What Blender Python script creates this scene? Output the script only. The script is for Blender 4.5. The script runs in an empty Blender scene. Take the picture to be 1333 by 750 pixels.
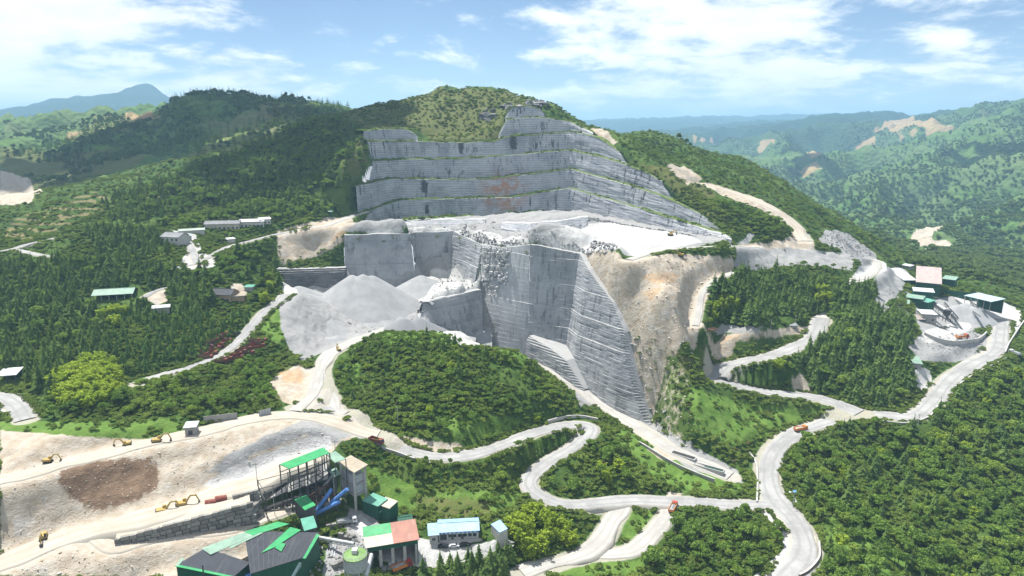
import bpy, bmesh, math, random
import numpy as np
from mathutils import Vector, Matrix
R = math.radians
rng = np.random.default_rng(7)
random.seed(7)
scene = bpy.context.scene
COL = scene.collection

# ------------------------------------------------------------------ camera
CAM_Z, PITCH, FPX = 180.0, 13.3, 890.0          # metres, degrees, focal length in pixels of a 1333 px wide frame
cam_d = bpy.data.cameras.new('camera'); cam = bpy.data.objects.new('camera', cam_d); COL.objects.link(cam)
cam.location = (0, 0, CAM_Z); cam.rotation_euler = (R(90 - PITCH), 0, 0)
cam_d.sensor_width = 36.0; cam_d.lens = 36.0 * FPX / 1333.0
cam_d.clip_start = 1.0; cam_d.clip_end = 60000.0
scene.camera = cam

# ------------------------------------------------------------------ render, exposure
scene.render.engine = 'CYCLES'
cy = scene.cycles
cy.use_denoising = True
cy.max_bounces = 5; cy.diffuse_bounces = 2; cy.glossy_bounces = 2; cy.transmission_bounces = 3; cy.volume_bounces = 0; cy.transparent_max_bounces = 6
cy.use_adaptive_sampling = True; cy.adaptive_threshold = 0.01
scene.view_settings.view_transform = 'Standard'; scene.view_settings.look = 'None'
scene.view_settings.exposure = 0.92; scene.view_settings.gamma = 1.0; scene.view_settings.use_curve_mapping = False

# ------------------------------------------------------------------ sky and sun
SUN_EL, SUN_AZ = 64.0, -40.0                     # sun stands behind the quarry, a little to the left (azimuth from +Y towards +X)
world = bpy.data.worlds.new('World'); scene.world = world; world.use_nodes = True
wn = world.node_tree; wn.nodes.clear()
def wnode(t, **kw):
    n = wn.nodes.new(t)
    for k, v in kw.items(): setattr(n, k, v)
    return n
wl = wn.links.new
def wmath(op, a, b=None, c=None, clamp=False):
    n = wnode('ShaderNodeMath', operation=op, use_clamp=clamp)
    for i, v in enumerate((a, b, c)):
        if v is None: continue
        if isinstance(v, (int, float)): n.inputs[i].default_value = v
        else: wl(v, n.inputs[i])
    return n.outputs[0]
CLOUD_OFF = (14.8, 22.2, 8.4)
sky = wnode('ShaderNodeTexSky', sky_type='NISHITA', sun_disc=False)
sky.sun_elevation = R(SUN_EL); sky.sun_rotation = R(SUN_AZ); sky.altitude = 3500; sky.air_density = 1.0; sky.dust_density = 0.0; sky.ozone_density = 0.6
tc = wnode('ShaderNodeTexCoord'); sep = wnode('ShaderNodeSeparateXYZ'); wl(tc.outputs['Generated'], sep.inputs[0])
zc = wmath('MAXIMUM', sep.outputs[2], 0.0)
den = wmath('ADD', zc, 0.22)
cxy = wnode('ShaderNodeCombineXYZ')
wl(wmath('DIVIDE', sep.outputs[0], den), cxy.inputs[0]); wl(wmath('DIVIDE', sep.outputs[1], den), cxy.inputs[1])
def wnoise(scale, detail, rough, off, vec, dist=0.0):
    mp = wnode('ShaderNodeMapping'); mp.inputs['Location'].default_value = off; wl(vec, mp.inputs[0])
    n = wnode('ShaderNodeTexNoise'); n.inputs['Scale'].default_value = scale; n.inputs['Detail'].default_value = detail
    n.inputs['Roughness'].default_value = rough; n.inputs['Distortion'].default_value = dist; wl(mp.outputs[0], n.inputs['Vector'])
    return n.outputs[0]
big = wnoise(0.75, 9, 0.58, CLOUD_OFF, cxy.outputs[0], 0.25)
fine = wnoise(3.2, 9, 0.62, (1.7, 8.3, 0), cxy.outputs[0], 0.2)
cl = wmath('ADD', wmath('MULTIPLY', big, 0.68), wmath('MULTIPLY', fine, 0.32))
ramp = wnode('ShaderNodeMapRange', interpolation_type='SMOOTHSTEP'); wl(cl, ramp.inputs[0])
ramp.inputs[1].default_value = 0.455; ramp.inputs[2].default_value = 0.545; ramp.inputs[3].default_value = 0.0; ramp.inputs[4].default_value = 0.93
shade = wnode('ShaderNodeMapRange'); wl(fine, shade.inputs[0]); shade.inputs[1].default_value = 0.3; shade.inputs[2].default_value = 0.7
shade.inputs[3].default_value = 9.0; shade.inputs[4].default_value = 12.5
ccol = wnode('ShaderNodeCombineColor'); wl(wmath('MULTIPLY', shade.outputs[0], 0.965), ccol.inputs[0]); wl(wmath('MULTIPLY', shade.outputs[0], 0.99), ccol.inputs[1]); wl(wmath('MULTIPLY', shade.outputs[0], 1.02), ccol.inputs[2])
cmix = wnode('ShaderNodeMix', data_type='RGBA'); wl(ramp.outputs[0], cmix.inputs[0]); wl(sky.outputs[0], cmix.inputs[6]); wl(ccol.outputs[0], cmix.inputs[7])
bg = wnode('ShaderNodeBackground'); wl(cmix.outputs[2], bg.inputs[0]); bg.inputs[1].default_value = 0.064
wo = wnode('ShaderNodeOutputWorld'); wl(bg.outputs[0], wo.inputs[0])

sun_d = bpy.data.lights.new('sun', 'SUN'); sun_d.energy = 4.8; sun_d.angle = R(0.5); sun_d.color = (1.0, 0.965, 0.90)
sun = bpy.data.objects.new('sun', sun_d); COL.objects.link(sun); sun.location = (0, 300, 900)
sdir = Vector((math.sin(R(SUN_AZ)) * math.cos(R(SUN_EL)), math.cos(R(SUN_AZ)) * math.cos(R(SUN_EL)), math.sin(R(SUN_EL))))
sun.rotation_euler = sdir.to_track_quat('Z', 'Y').to_euler()

# ------------------------------------------------------------------ survey helpers: photograph pixel -> place
CP, SP = math.cos(R(PITCH)), math.sin(R(PITCH))
def ray(px, py):
    cx, cyv = (px - 666.5) / FPX, (375 - py) / FPX
    return cx, CP + cyv * SP, -SP + cyv * CP
def at(px, py, Y):
    dx, dy, dz = ray(px, py); t = Y / dy
    return (dx * t, Y, CAM_Z + dz * t)
def atz(px, py, z):
    dx, dy, dz = ray(px, py); t = (z - CAM_Z) / dz
    return (dx * t, dy * t, z)

# ------------------------------------------------------------------ noise
def _hash(ix, iy, seed):
    h = (ix.astype(np.int64) * 374761393 + iy.astype(np.int64) * 668265263 + seed * 1442695041) & 0xFFFFFFFF
    h = ((h ^ (h >> 13)) * 1274126177) & 0xFFFFFFFF
    return ((h ^ (h >> 16)) & 0xFFFF).astype(np.float64) / 65535.0
def vnoise(x, y, seed=0):
    x = np.asarray(x, float); y = np.asarray(y, float)
    ix, iy = np.floor(x), np.floor(y); fx, fy = x - ix, y - iy
    fx = fx * fx * (3 - 2 * fx); fy = fy * fy * (3 - 2 * fy)
    a, b = _hash(ix, iy, seed), _hash(ix + 1, iy, seed); c, d = _hash(ix, iy + 1, seed), _hash(ix + 1, iy + 1, seed)
    return (a + (b - a) * fx) * (1 - fy) + (c + (d - c) * fx) * fy
def fbm(x, y, octv=4, seed=0, gain=0.5):
    s = 0; a = 1.0; tot = 0
    for o in range(octv):
        s = s + a * (vnoise(x * 2 ** o + 17.3 * o, y * 2 ** o - 9.1 * o, seed + o) - 0.5); tot += a; a *= gain
    return s / tot * 2
def in_poly(X, Y, P):
    P = np.asarray(P, float); r = np.zeros(np.shape(X), bool); n = len(P); j = n - 1
    for i in range(n):
        xi, yi, xj, yj = P[i, 0], P[i, 1], P[j, 0], P[j, 1]
        if yi != yj:
            r ^= ((yi > Y) != (yj > Y)) & (X < (xj - xi) * (Y - yi) / (yj - yi) + xi)
        j = i
    return r
def dist_line(X, Y, P, closed=False):
    P = np.asarray(P, float)[:, :2]; best = np.full(np.shape(X), 1e9); bt = np.zeros(np.shape(X))
    n = len(P); s = 0.0
    for i in range(n if closed else n - 1):
        a, b = P[i], P[(i + 1) % n]; d = b - a; L2 = max(d @ d, 1e-9); L = math.sqrt(L2)
        t = np.clip(((X - a[0]) * d[0] + (Y - a[1]) * d[1]) / L2, 0, 1)
        dd = np.hypot(X - a[0] - t * d[0], Y - a[1] - t * d[1])
        m = dd < best; best = np.where(m, dd, best); bt = np.where(m, s + t * L, bt); s += L
    return best, bt
def resample(P, step, smooth=True):
    P = np.asarray(P, float)
    if smooth and len(P) > 2:                       # Catmull-Rom
        Q = []
        E = np.vstack([2 * P[0] - P[1], P, 2 * P[-1] - P[-2]])
        for i in range(len(P) - 1):
            p0, p1, p2, p3 = E[i:i + 4]
            for t in np.linspace(0, 1, 12, endpoint=False):
                Q.append(0.5 * ((2 * p1) + (-p0 + p2) * t + (2 * p0 - 5 * p1 + 4 * p2 - p3) * t * t + (-p0 + 3 * p1 - 3 * p2 + p3) * t ** 3))
        Q.append(P[-1]); P = np.array(Q)
    d = np.r_[0, np.cumsum(np.linalg.norm(np.diff(P, axis=0), axis=1))]
    n = max(2, int(d[-1] / step) + 1); s = np.linspace(0, d[-1], n)
    return np.stack([np.interp(s, d, P[:, k]) for k in range(P.shape[1])], 1)

# ------------------------------------------------------------------ object helpers
def tag(o, label=None, cat=None, group=None, kind=None):
    if label: o['label'] = label
    if cat: o['category'] = cat
    if group: o['group'] = group
    if kind: o['kind'] = kind
    return o
def mesh_obj(name, verts, faces, mat=None, parent=None, smooth=False):
    me = bpy.data.meshes.new(name); me.from_pydata([tuple(map(float, v)) for v in verts], [], [tuple(int(i) for i in f) for f in faces])
    if mat: me.materials.append(mat)
    if smooth: me.polygons.foreach_set('use_smooth', [True] * len(me.polygons))
    me.update()
    o = bpy.data.objects.new(name, me); COL.objects.link(o)
    if parent: o.parent = parent
    return o
def np_mesh(name, V, F4, mat, smooth=False):       # fast quads / tris from arrays
    V = np.asarray(V, np.float32); F4 = np.asarray(F4, np.int32); k = F4.shape[1]
    me = bpy.data.meshes.new(name)
    me.vertices.add(len(V)); me.vertices.foreach_set('co', V.ravel())
    me.loops.add(F4.size); me.loops.foreach_set('vertex_index', F4.ravel())
    me.polygons.add(len(F4)); me.polygons.foreach_set('loop_start', np.arange(0, F4.size, k, dtype=np.int32))
    try: me.polygons.foreach_set('loop_total', np.full(len(F4), k, np.int32))
    except Exception: pass
    me.update(calc_edges=True); me.validate()
    if mat: me.materials.append(mat)
    me.polygons.foreach_set('use_smooth', np.full(len(me.polygons), smooth))
    return me
def link(name, me, parent=None):
    o = bpy.data.objects.new(name, me); COL.objects.link(o)
    if parent: o.parent = parent
    return o
def grid_faces(nr, nc):
    i = np.arange(nr - 1)[:, None] * nc + np.arange(nc - 1)[None]
    return np.stack([i, i + 1, i + nc + 1, i + nc], -1).reshape(-1, 4)

# ------------------------------------------------------------------ materials
class NT:
    def __init__(s, name, rough=0.9, spec=0.2):
        s.m = bpy.data.materials.new(name); s.m.use_nodes = True; s.t = s.m.node_tree; s.b = s.t.nodes['Principled BSDF']
        s.b.inputs['Roughness'].default_value = rough; s.b.inputs['Specular IOR Level'].default_value = spec
    def n(s, t, **kw):
        x = s.t.nodes.new(t)
        for k, v in kw.items(): setattr(x, k, v)
        return x
    def set(s, sock, v):
        if hasattr(v, 'is_linked') or hasattr(v, 'links'): s.t.links.new(v, sock)
        else: sock.default_value = v
    def math(s, op, a, b=0.0, clamp=False):
        x = s.n('ShaderNodeMath', operation=op, use_clamp=clamp); s.set(x.inputs[0], a); s.set(x.inputs[1], b); return x.outputs[0]
    def pos(s, space='world'):
        if space == 'world': return s.n('ShaderNodeNewGeometry').outputs['Position']
        return s.n('ShaderNodeTexCoord').outputs['Object']
    def noise(s, scale, detail=4, rough=0.55, vec=None, stretch=(1, 1, 1), dist=0.0):
        mp = s.n('ShaderNodeMapping'); s.set(mp.inputs[0], vec if vec is not None else s.pos()); mp.inputs['Scale'].default_value = stretch
        x = s.n('ShaderNodeTexNoise'); s.set(x.inputs['Vector'], mp.outputs[0]); x.inputs['Scale'].default_value = scale
        x.inputs['Detail'].default_value = detail; x.inputs['Roughness'].default_value = rough; x.inputs['Distortion'].default_value = dist
        return x.outputs[0]
    def voro(s, scale, vec=None, feature='F1', out='Distance'):
        x = s.n('ShaderNodeTexVoronoi', feature=feature); s.set(x.inputs['Vector'], vec if vec is not None else s.pos()); x.inputs['Scale'].default_value = scale
        return x.outputs[out]
    def rng(s, v, a, b, c=0.0, d=1.0, smooth=True):
        x = s.n('ShaderNodeMapRange', interpolation_type='SMOOTHSTEP' if smooth else 'LINEAR'); s.set(x.inputs[0], v)
        for i, q in enumerate((a, b, c, d)): s.set(x.inputs[1 + i], q)
        return x.outputs[0]
    def mix(s, f, a, b, mode='MIX'):
        x = s.n('ShaderNodeMix', data_type='RGBA', blend_type=mode); s.set(x.inputs[0], f)
        for k, v in ((6, a), (7, b)):
            if isinstance(v, tuple): x.inputs[k].default_value = (v[0], v[1], v[2], 1)
            else: s.set(x.inputs[k], v)
        return x.outputs[2]
    def attr(s, name):
        return s.n('ShaderNodeAttribute', attribute_name=name).outputs['Fac']
    def base(s, c):
        if isinstance(c, tuple): s.b.inputs['Base Color'].default_value = (*c[:3], 1)
        else: s.set(s.b.inputs['Base Color'], c)
        return s
    def bump(s, h, strength=0.5, dist=0.3):
        x = s.n('ShaderNodeBump'); x.inputs['Strength'].default_value = strength; x.inputs['Distance'].default_value = dist
        s.set(x.inputs['Height'], h); s.set(s.b.inputs['Normal'], x.outputs[0]); return s
def paint(name, col, rough=0.6, var=0.12, dirt=0.25, scale=0.6, dirtcol=(0.33, 0.31, 0.28)):
    """painted or weathered sheet: slight tone changes and dusty patches"""
    t = NT(name, rough)
    v = t.noise(scale, 5, 0.6, t.pos('obj')); w = t.noise(scale * 4, 5, 0.65, t.pos('obj'))
    c = t.mix(t.rng(v, 0.3, 0.7), tuple(x * (1 - var) for x in col), tuple(min(1, x * (1 + var)) for x in col))
    c = t.mix(t.math('MULTIPLY', t.rng(w, 0.45, 0.8), dirt), c, dirtcol)
    t.base(c); return t.m
MAT = {}
# ================================================================== QUARRY LINES (surveyed edges: px, py, distance north)
# each face: list of (top edge), (bottom edge) stations in matching order
PIT = {
 'w0':  ([(360,350,528),(405,350,532),(450,348,536)], [(360,374,524),(405,374,528),(450,374,530)]),
 'w1a': ([(448,306,556),(490,305,560),(534,304,564)], [(450,374,548),(495,370,552),(541,364,556)]),
 'w1s': ([(534,304,564),(537,303,588)], [(541,364,556),(543,352,582)]),
 'w1b': ([(537,303,588),(565,302,590),(590,301,592)], [(543,352,582),(566,349,584),(587,346,586)]),
 'w1c': ([(590,301,592),(608,310,572),(628,319,545)], [(587,346,586),(602,358,566),(620,374,534)]),
 'w1d': ([(628,319,545),(655,323,522),(690,318,500)], [(624,478,505),(655,474,497),(690,466,488)]),
 'w2l': ([(575,374,520),(551,393,476)], [(572,378,520),(545,412,472)]),
 'w2':  ([(551,393,476),(588,385,492),(626,377,510)], [(545,412,472),(585,428,484),(626,452,500)]),
 'w3':  ([(690,318,500),(722,324,493),(755,331,485),(767,352,466),(798,394,440),(814,432,425),(836,518,404),(850,551,394)],
         [(690,466,488),(712,475,480),(738,486,470),(750,500,451),(775,515,433),(798,527,418),(832,549,398),(850,556,391)]),
 'u1':  ([(652,289,590),(690,291,567),(730,287,579),(766,282,595)], [(652,298,582),(690,304,558),(729,302,568),(764,299,582)]),
 'u2':  ([(520,289,614),(575,286,612),(632,285,614)], [(520,298,606),(575,297,604),(631,296,606)]),
 'w4':  ([(690,437,484),(712,450,468),(737,469,450),(762,506,434)], [(688,462,483.5),(709,478,466.5),(735,494,448.5),(758,509,434)]),
}
# upper quarry: bench lines px -> py, bottom to top, and the plan of the foot px -> Y
UP = [
 [(470,291),(487,292),(527,287),(600,284),(663,280),(748,272),(800,283),(870,297),(910,305),(952,312)],
 [(466,279),(487,272),(521,260),(600,259),(663,257),(742,245),(800,262),(870,283),(905,294),(944,305)],
 [(463,243),(508,233),(560,234),(630,233),(690,227),(742,220),(800,236),(860,255),(890,268),(915,281)],
 [(486,209),(530,208),(600,207),(650,203),(700,199),(742,196),(775,203),(800,210),(835,222),(862,236)],
 [(478,184),(530,184),(600,186),(643,185),(660,178),(700,175),(743,172),(777,178),(790,187),(806,198)],
]
UP5 = [[(473,171),(490,169),(520,168),(536,171),(549,183)], [(646,181),(653,168),(660,156),(690,153),(716,154),(745,160),(772,173)]]
UP6 = [[(658,152),(664,140),(685,138),(704,142),(714,152)]]
def up_Y(px, tier):
    b = np.interp(px, [440,466,487,521,560,650,742,800,870,952], [600,632,656,688,690,694,702,655,595,535])
    return b + tier * 11.0
def lerp_py(L, px): return float(np.interp(px, [p[0] for p in L], [p[1] for p in L]))

# ================================================================== TERRAIN CONTROL
CZ = [ # px, py, z
 (585,368,57.5),(600,374,57.5),(592,379,57.5),(576,367,57.5),(606,368,57.5),(565,360,57),
 (1045,745,-2),(1048,700,0),(1005,650,0),(1000,600,3),(1041,562,8),(1120,538,14),(1190,542,15),(1235,495,19),(1300,455,24),(1310,420,27),(1290,400,30),
 (1050,515,18),(960,503,22),(928,490,28),(960,472,32),(1025,457,36),(1065,430,42),(1070,405,48),
 (1333,750,-8),(1200,740,-6),(1100,740,-2),(1130,640,2),(1250,640,0),(1333,640,0),(1333,560,8),(1250,560,8),(1130,580,6),(1333,490,18),(1500,600,5),(1500,450,22),(1500,750,-10),
 (960,655,0),(880,652,2),(820,652,3),(740,655,5),(692,625,10),(740,585,14),(768,555,18),(700,562,20),(640,585,22),(560,594,25),(500,575,28),(460,545,34),(430,535,38),(400,528,40),
 (850,620,6),(800,590,11),(820,690,0),(750,725,0),(700,745,1),(850,740,-3),(950,720,-3),(650,740,2),(600,745,3),(600,640,17),
 (560,705,10),(640,705,9),(520,715,11),(480,690,13),(450,720,12),(400,745,14),(330,745,17),(250,745,18),(460,655,16),(540,660,13),(420,680,14),
 (300,651,30),(250,656,29),(200,673,28),(120,690,26),(60,715,24),(0,735,23),(350,670,18),(400,657,18),(300,684,18),(200,703,22),(150,713,24),(330,640,30),(380,628,24),
 (300,710,16),(0,700,27),(100,745,20),(0,750,20),(180,740,17),
 (350,600,33),(410,580,36),(300,628,30),(60,612,42),(60,690,26),(150,590,42),(200,577,42),(200,660,28),(130,665,28),(250,645,29),(270,560,42),(370,540,42),(440,550,38),(0,625,42),(440,590,32),(470,600,28),
 (100,560,48),(100,582,44),(0,560,48),(230,552,44),(0,590,45),(200,530,46),(350,520,43),(60,530,48),(0,520,49),(20,500,51),(-150,600,45),(-150,700,30),(-150,500,56),
 (120,500,50),(200,480,48),(300,462,49),(350,405,64),(375,382,70),
 (700,312,94),(760,300,95),(850,310,94),(900,320,93),(820,330,93),(770,322,94),(950,322,92),(800,345,90),
 (900,560,14),(980,540,13),(1000,500,22),(870,590,4),(930,610,2),(960,625,0),(900,530,24),
 (1000,435,47),(1100,450,40),(1150,520,18),(1190,490,22),(1100,500,22),(1130,420,48),(1150,470,30),(1200,410,32),(1190,392,35),(1215,388,35),(1250,385,35),(1280,384,35),
 (650,560,25),(590,570,28),(480,550,33),
 (420,460,45),(400,480,45),(440,440,45),(500,430,45),(540,405,46),(480,400,46),(600,432,38),(640,458,25),(683,455,16),(720,480,12),(780,525,5),(835,553,1),
 (378,375,71),(370,400,66),(375,440,54),(390,465,47),
]
CY = [ # px, py, Y
 (0,470,350),(30,450,372),(30,400,410),(30,340,468),(20,325,490),(100,310,505),(120,450,372),(120,400,415),(145,383,430),(120,340,475),(200,440,385),(215,395,425),(200,375,440),(200,340,475),
 (300,430,405),(290,378,440),(280,350,470),(262,330,490),(345,375,455),(330,330,495),(230,310,520),(280,297,550),(340,292,565),(400,300,568),(440,287,595),
 (0,297,560),(50,278,590),(100,250,640),(160,233,690),(233,213,740),(293,193,800),(333,180,840),(400,160,880),(433,147,910),
 (150,280,580),(200,260,620),(300,240,680),(300,270,610),(350,220,720),(400,240,670),(420,260,630),(400,200,780),(440,220,690),(380,275,600),(455,190,760),(460,215,700),
 (0,265,900),(100,225,1050),(50,240,980),(200,190,1150),(180,205,1080),(260,132,1350),(330,137,1400),(380,141,1350),(300,160,1250),(420,152,1200),(230,150,1330),(200,168,1300),(0,230,1150),
 (60,190,1650),(100,171,1780),(140,149,1850),(165,144,1850),(210,150,1850),(100,200,1400),(150,175,1600),(0,210,1400),(30,198,1650),(5,178,2000),(-60,178,2000),
 (-40,178,7200),(10,178,7000),(40,156,7000),(65,150,7000),(100,128,7000),(115,127,7000),(140,131,7000),(165,118,7000),(190,112,7000),(210,120,7000),(232,136,7000),(270,165,7000),
 (440,146,905),(500,131,900),(560,118,900),(610,113,900),(660,117,890),(700,131,870),(716,147,850),(740,153,850),(790,176,850),(830,172,885),(870,178,900),(920,200,870),(970,211,860),(1000,225,830),(1060,262,770),(1100,290,730),(1150,315,725),(1200,340,705),(1260,362,670),(1333,386,640),(1420,405,620),
 (500,160,830),(560,165,795),(600,150,830),(560,184,765),(600,180,765),(640,165,790),(650,150,810),(690,134,830),
 (800,190,800),(830,203,765),(890,225,715),(930,243,690),(1000,268,650),(1048,312,600),(990,290,590),(950,275,630),(900,252,650),(880,238,680),(950,300,560),(1000,240,740),(1060,290,680),(1100,320,630),(1090,303,645),(1140,348,565),(1180,351,680),(1200,372,600),(1150,380,530),(1100,365,535),(1050,360,520),(1333,405,590),(1333,440,500),
 (1000,330,555),(950,338,515),(1050,335,560),(870,340,465),(850,400,416),(900,400,420),(870,370,436),(920,440,436),(925,462,425),(900,440,414),(880,440,402),(950,455,424),(850,470,406),(900,500,382),(860,520,388),(960,365,505),(920,430,432),
 (560,434,398),(500,436,400),(450,455,392),(620,448,395),(680,460,393),(730,505,378),(757,540,362),(600,500,352),(520,500,355),(460,500,360),
 (470,300,585),(650,311,550),(400,345,545),(400,312,562),(370,322,545),
 # right-hand valley and its hills
 (1210,308,1500),(1333,300,1350),(1333,345,1000),(1260,335,1150),(1333,230,2100),(1333,190,2800),(1333,153,3500),(1290,162,3400),(1250,195,2900),(1150,238,2600),(1090,248,2700),(1100,210,3700),(1150,190,4000),(1230,175,3700),(1190,154,5200),(1140,161,5000),(1100,169,4900),(1240,161,5000),(1030,195,4300),(1000,185,4700),(950,190,5000),(900,185,5600),(960,162,7500),(925,175,6200),(890,180,6800),(1200,265,2100),(1270,240,2250),(1180,288,1750),(1100,265,2300),(1230,225,2500),(1300,270,1700),(1420,158,3500),(1500,168,3300),(1500,300,1350),
 (700,166,9000),(800,163,11000),(850,160,11000),(900,164,10000),(1000,160,11000),(1060,156,12000),(1100,158,12000),(1150,160,11000),(1310,155,12000),(1250,160,12000),(1400,158,12000),(600,166,9000),(450,166,9000),(300,166,9500),
]
cps = [atz(*c) for c in CZ] + [at(*c) for c in CY]
for px, py, Y in [c for c in CY if 840 <= c[2] <= 910 and c[1] < 230] + [(1060,262,770),(1100,290,740),(1150,315,725),(1200,340,705)]:
    X, Yv, Z = at(px, py, Y); cps.append((X * 1.07 + 8, Y * 1.08, Z - 26))     # the ground falls away behind the ridges
for X in (-9000,-4500,-1500,1500,5000,10000):
    cps.append((X, 17000, 120)); cps.append((X * 1.1, 23000, 60))
for X, Y, Z in ((-2500,4000,120),(-1200,4200,110),(300,3000,60),(600,6500,60),(3500,6500,80),(1500,8000,70),(-6000,9500,150),(-2500,9500,150),(-4500,5200,130),(200,1500,70),(0,2200,60),(-700,2600,100),
                (0,150,-6),(120,150,-8),(-120,150,8),(-170,150,16),(200,150,-12),(0,1100,110),(300,1050,80),(-1500,1500,120),(-900,800,95),(-700,500,80),(2500,1500,150),(1500,700,30),(900,400,20)):
    cps.append((X, Y, Z))
W3D = {k: (np.array([at(*p) for p in t]), np.array([at(*p) for p in b])) for k, (t, b) in PIT.items()}
for k, (t, b) in W3D.items():
    for P, s in ((t, 1.0), (b, -1.0)):
        Q = resample(P, 9.0, False); c = b.mean(0) - t.mean(0)
        n = resample(t, 9.0, False)[:1] * 0
        for i, q in enumerate(Q):
            other = (b if s > 0 else t); j = np.argmin(np.hypot(other[:, 0] - q[0], other[:, 1] - q[1])); dv = (q - other[j])[:2]
            L = np.hypot(*dv); dv = dv / L if L > 0.5 else np.zeros(2)
            cps.append((q[0] + dv[0] * 3.0, q[1] + dv[1] * 3.0, q[2] - (0.1 if s > 0 else -0.0)))
UPT = []          # tiers of the upper quarry: (top stations, bottom stations, tier, segment)
def tier_line(L, tier, x0, x1, n=40, dY=0.0):
    return np.array([at(px, lerp_py(L, px), float(up_Y(px, tier)) + dY) for px in np.linspace(x0, x1, n)])
for i in range(4):
    lo, hi = UP[i], UP[i + 1]; x0, x1 = hi[0][0], hi[-1][0]
    bx = np.interp(np.linspace(0, 1, 60), [0, 1], [max(lo[0][0], x0 - 4), min(lo[-1][0], x1 + 12)])
    tp = np.array([at(px, lerp_py(hi, px), float(up_Y(px, i)) + 5.0) for px in np.linspace(x0, x1, 60)])
    zlo = [at(px, lerp_py(lo, px), float(up_Y(px, i)) - 6.0)[2] if i else at(px, lerp_py(lo, px), float(up_Y(px, i)))[2] for px in bx]
    bt = np.array([(at(px, lerp_py(lo, px), float(up_Y(px, i)))[0], float(up_Y(px, i)), z) for px, z in zip(bx, zlo)])
    UPT.append((tp, bt, i))
for seg in UP5:
    xs = np.linspace(seg[0][0], seg[-1][0], 26)
    tp = np.array([at(px, lerp_py(seg, px), float(up_Y(px, 4)) + 5.0) for px in xs])
    zl = [at(px, lerp_py(UP[4], px), float(up_Y(px, 4)) - 6.0)[2] for px in xs]
    UPT.append((tp, np.array([(p[0], float(up_Y(px, 4)), z) for p, px, z in zip(tp, xs, zl)]), 4))
for seg in UP6:
    xs = np.linspace(seg[0][0], seg[-1][0], 16)
    tp = np.array([at(px, lerp_py(seg, px), float(up_Y(px, 5)) + 5.0) for px in xs])
    zl = [at(px, lerp_py(UP5[1], px), float(up_Y(px, 5)) - 6.0)[2] for px in xs]
    UPT.append((tp, np.array([(p[0], float(up_Y(px, 5)), z) for p, px, z in zip(tp, xs, zl)]), 5))
for q in resample(UPT[0][1], 12, False):
    cps.append((q[0], q[1] + 1, q[2])); cps.append((q[0], q[1] - 14, q[2] - 0.5))
OUT_UP = [(470,291,0,-2),(466,279,0,4),(463,243,1,4),(486,209,2,4),(478,184,3,4),(473,171,4,6),(490,169,4,6),(520,168,4,6),(536,171,4,6),(549,184,3,7),(600,186,3,7),(645,183,3,7),(653,168,4,6),(659,152,5,6),(664,140,5,6),(685,138,5,6),(704,142,5,6),(715,153,4,6),(745,160,4,6),(772,173,4,6),(806,198,3,5),(862,236,2,5),(915,281,1,5),(944,305,0,5),(952,312,0,-2)]
UPOUT = np.array([at(px, py, float(up_Y(px, t)) + d) for px, py, t, d in OUT_UP])
for q in resample(UPOUT, 10, False): cps.append((q[0], q[1] + 3, q[2]))
cps = np.array(cps)

# ------------------------------------------------------------------ interpolate the ground on a fan grid (fine near, coarse far)
NTH, TH = 840, R(50)
thg = np.linspace(-TH, TH, NTH)
rg = np.r_[np.arange(150, 760, 1.5), 760 * 1.011 ** np.arange(0, 306)]
NRr = len(rg)
cu, cv = np.arctan2(cps[:, 0], cps[:, 1]), np.log(np.hypot(cps[:, 0], cps[:, 1]))
keep = np.ones(len(cps), bool)
for i in range(len(cps)):
    if keep[i]: keep[i + 1:] &= (np.hypot(cu[i + 1:] - cu[i], cv[i + 1:] - cv[i]) > 0.004)
cps, cu, cv = cps[keep], cu[keep], cv[keep]
KC = 0.010
def solve_rbf():
    D = np.sqrt((cu[:, None] - cu[None]) ** 2 + (cv[:, None] - cv[None]) ** 2 + KC * KC)
    n = len(cu); A = np.zeros((n + 3, n + 3)); A[:n, :n] = D - np.eye(n) * 0.0008; A[:n, n] = 1; A[:n, n + 1] = cu; A[:n, n + 2] = cv; A[n:, :n] = A[:n, n:].T
    return np.linalg.solve(A, np.r_[cps[:, 2], 0, 0, 0])
sol = solve_rbf()
def rbf(u, v):
    n = len(cu); out = np.empty(u.shape, np.float64).ravel(); uf, vf = u.ravel(), v.ravel(); w = sol[:n].astype(np.float32)
    c1, c2 = cu.astype(np.float32), cv.astype(np.float32)
    for s in range(0, uf.size, 20000):
        a, b = uf[s:s + 20000].astype(np.float32), vf[s:s + 20000].astype(np.float32)
        d = np.sqrt((a[:, None] - c1[None]) ** 2 + (b[:, None] - c2[None]) ** 2 + np.float32(KC * KC))
        out[s:s + 20000] = (d @ w).astype(np.float64) + sol[n] + sol[n + 1] * a + sol[n + 2] * b
    return out.reshape(u.shape)
UU, VV = np.meshgrid(thg, np.log(rg))
H = rbf(UU, VV)
GX = rg[:, None] * np.sin(UU); GY = rg[:, None] * np.cos(UU)
GR = np.broadcast_to(rg[:, None], GX.shape)

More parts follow.
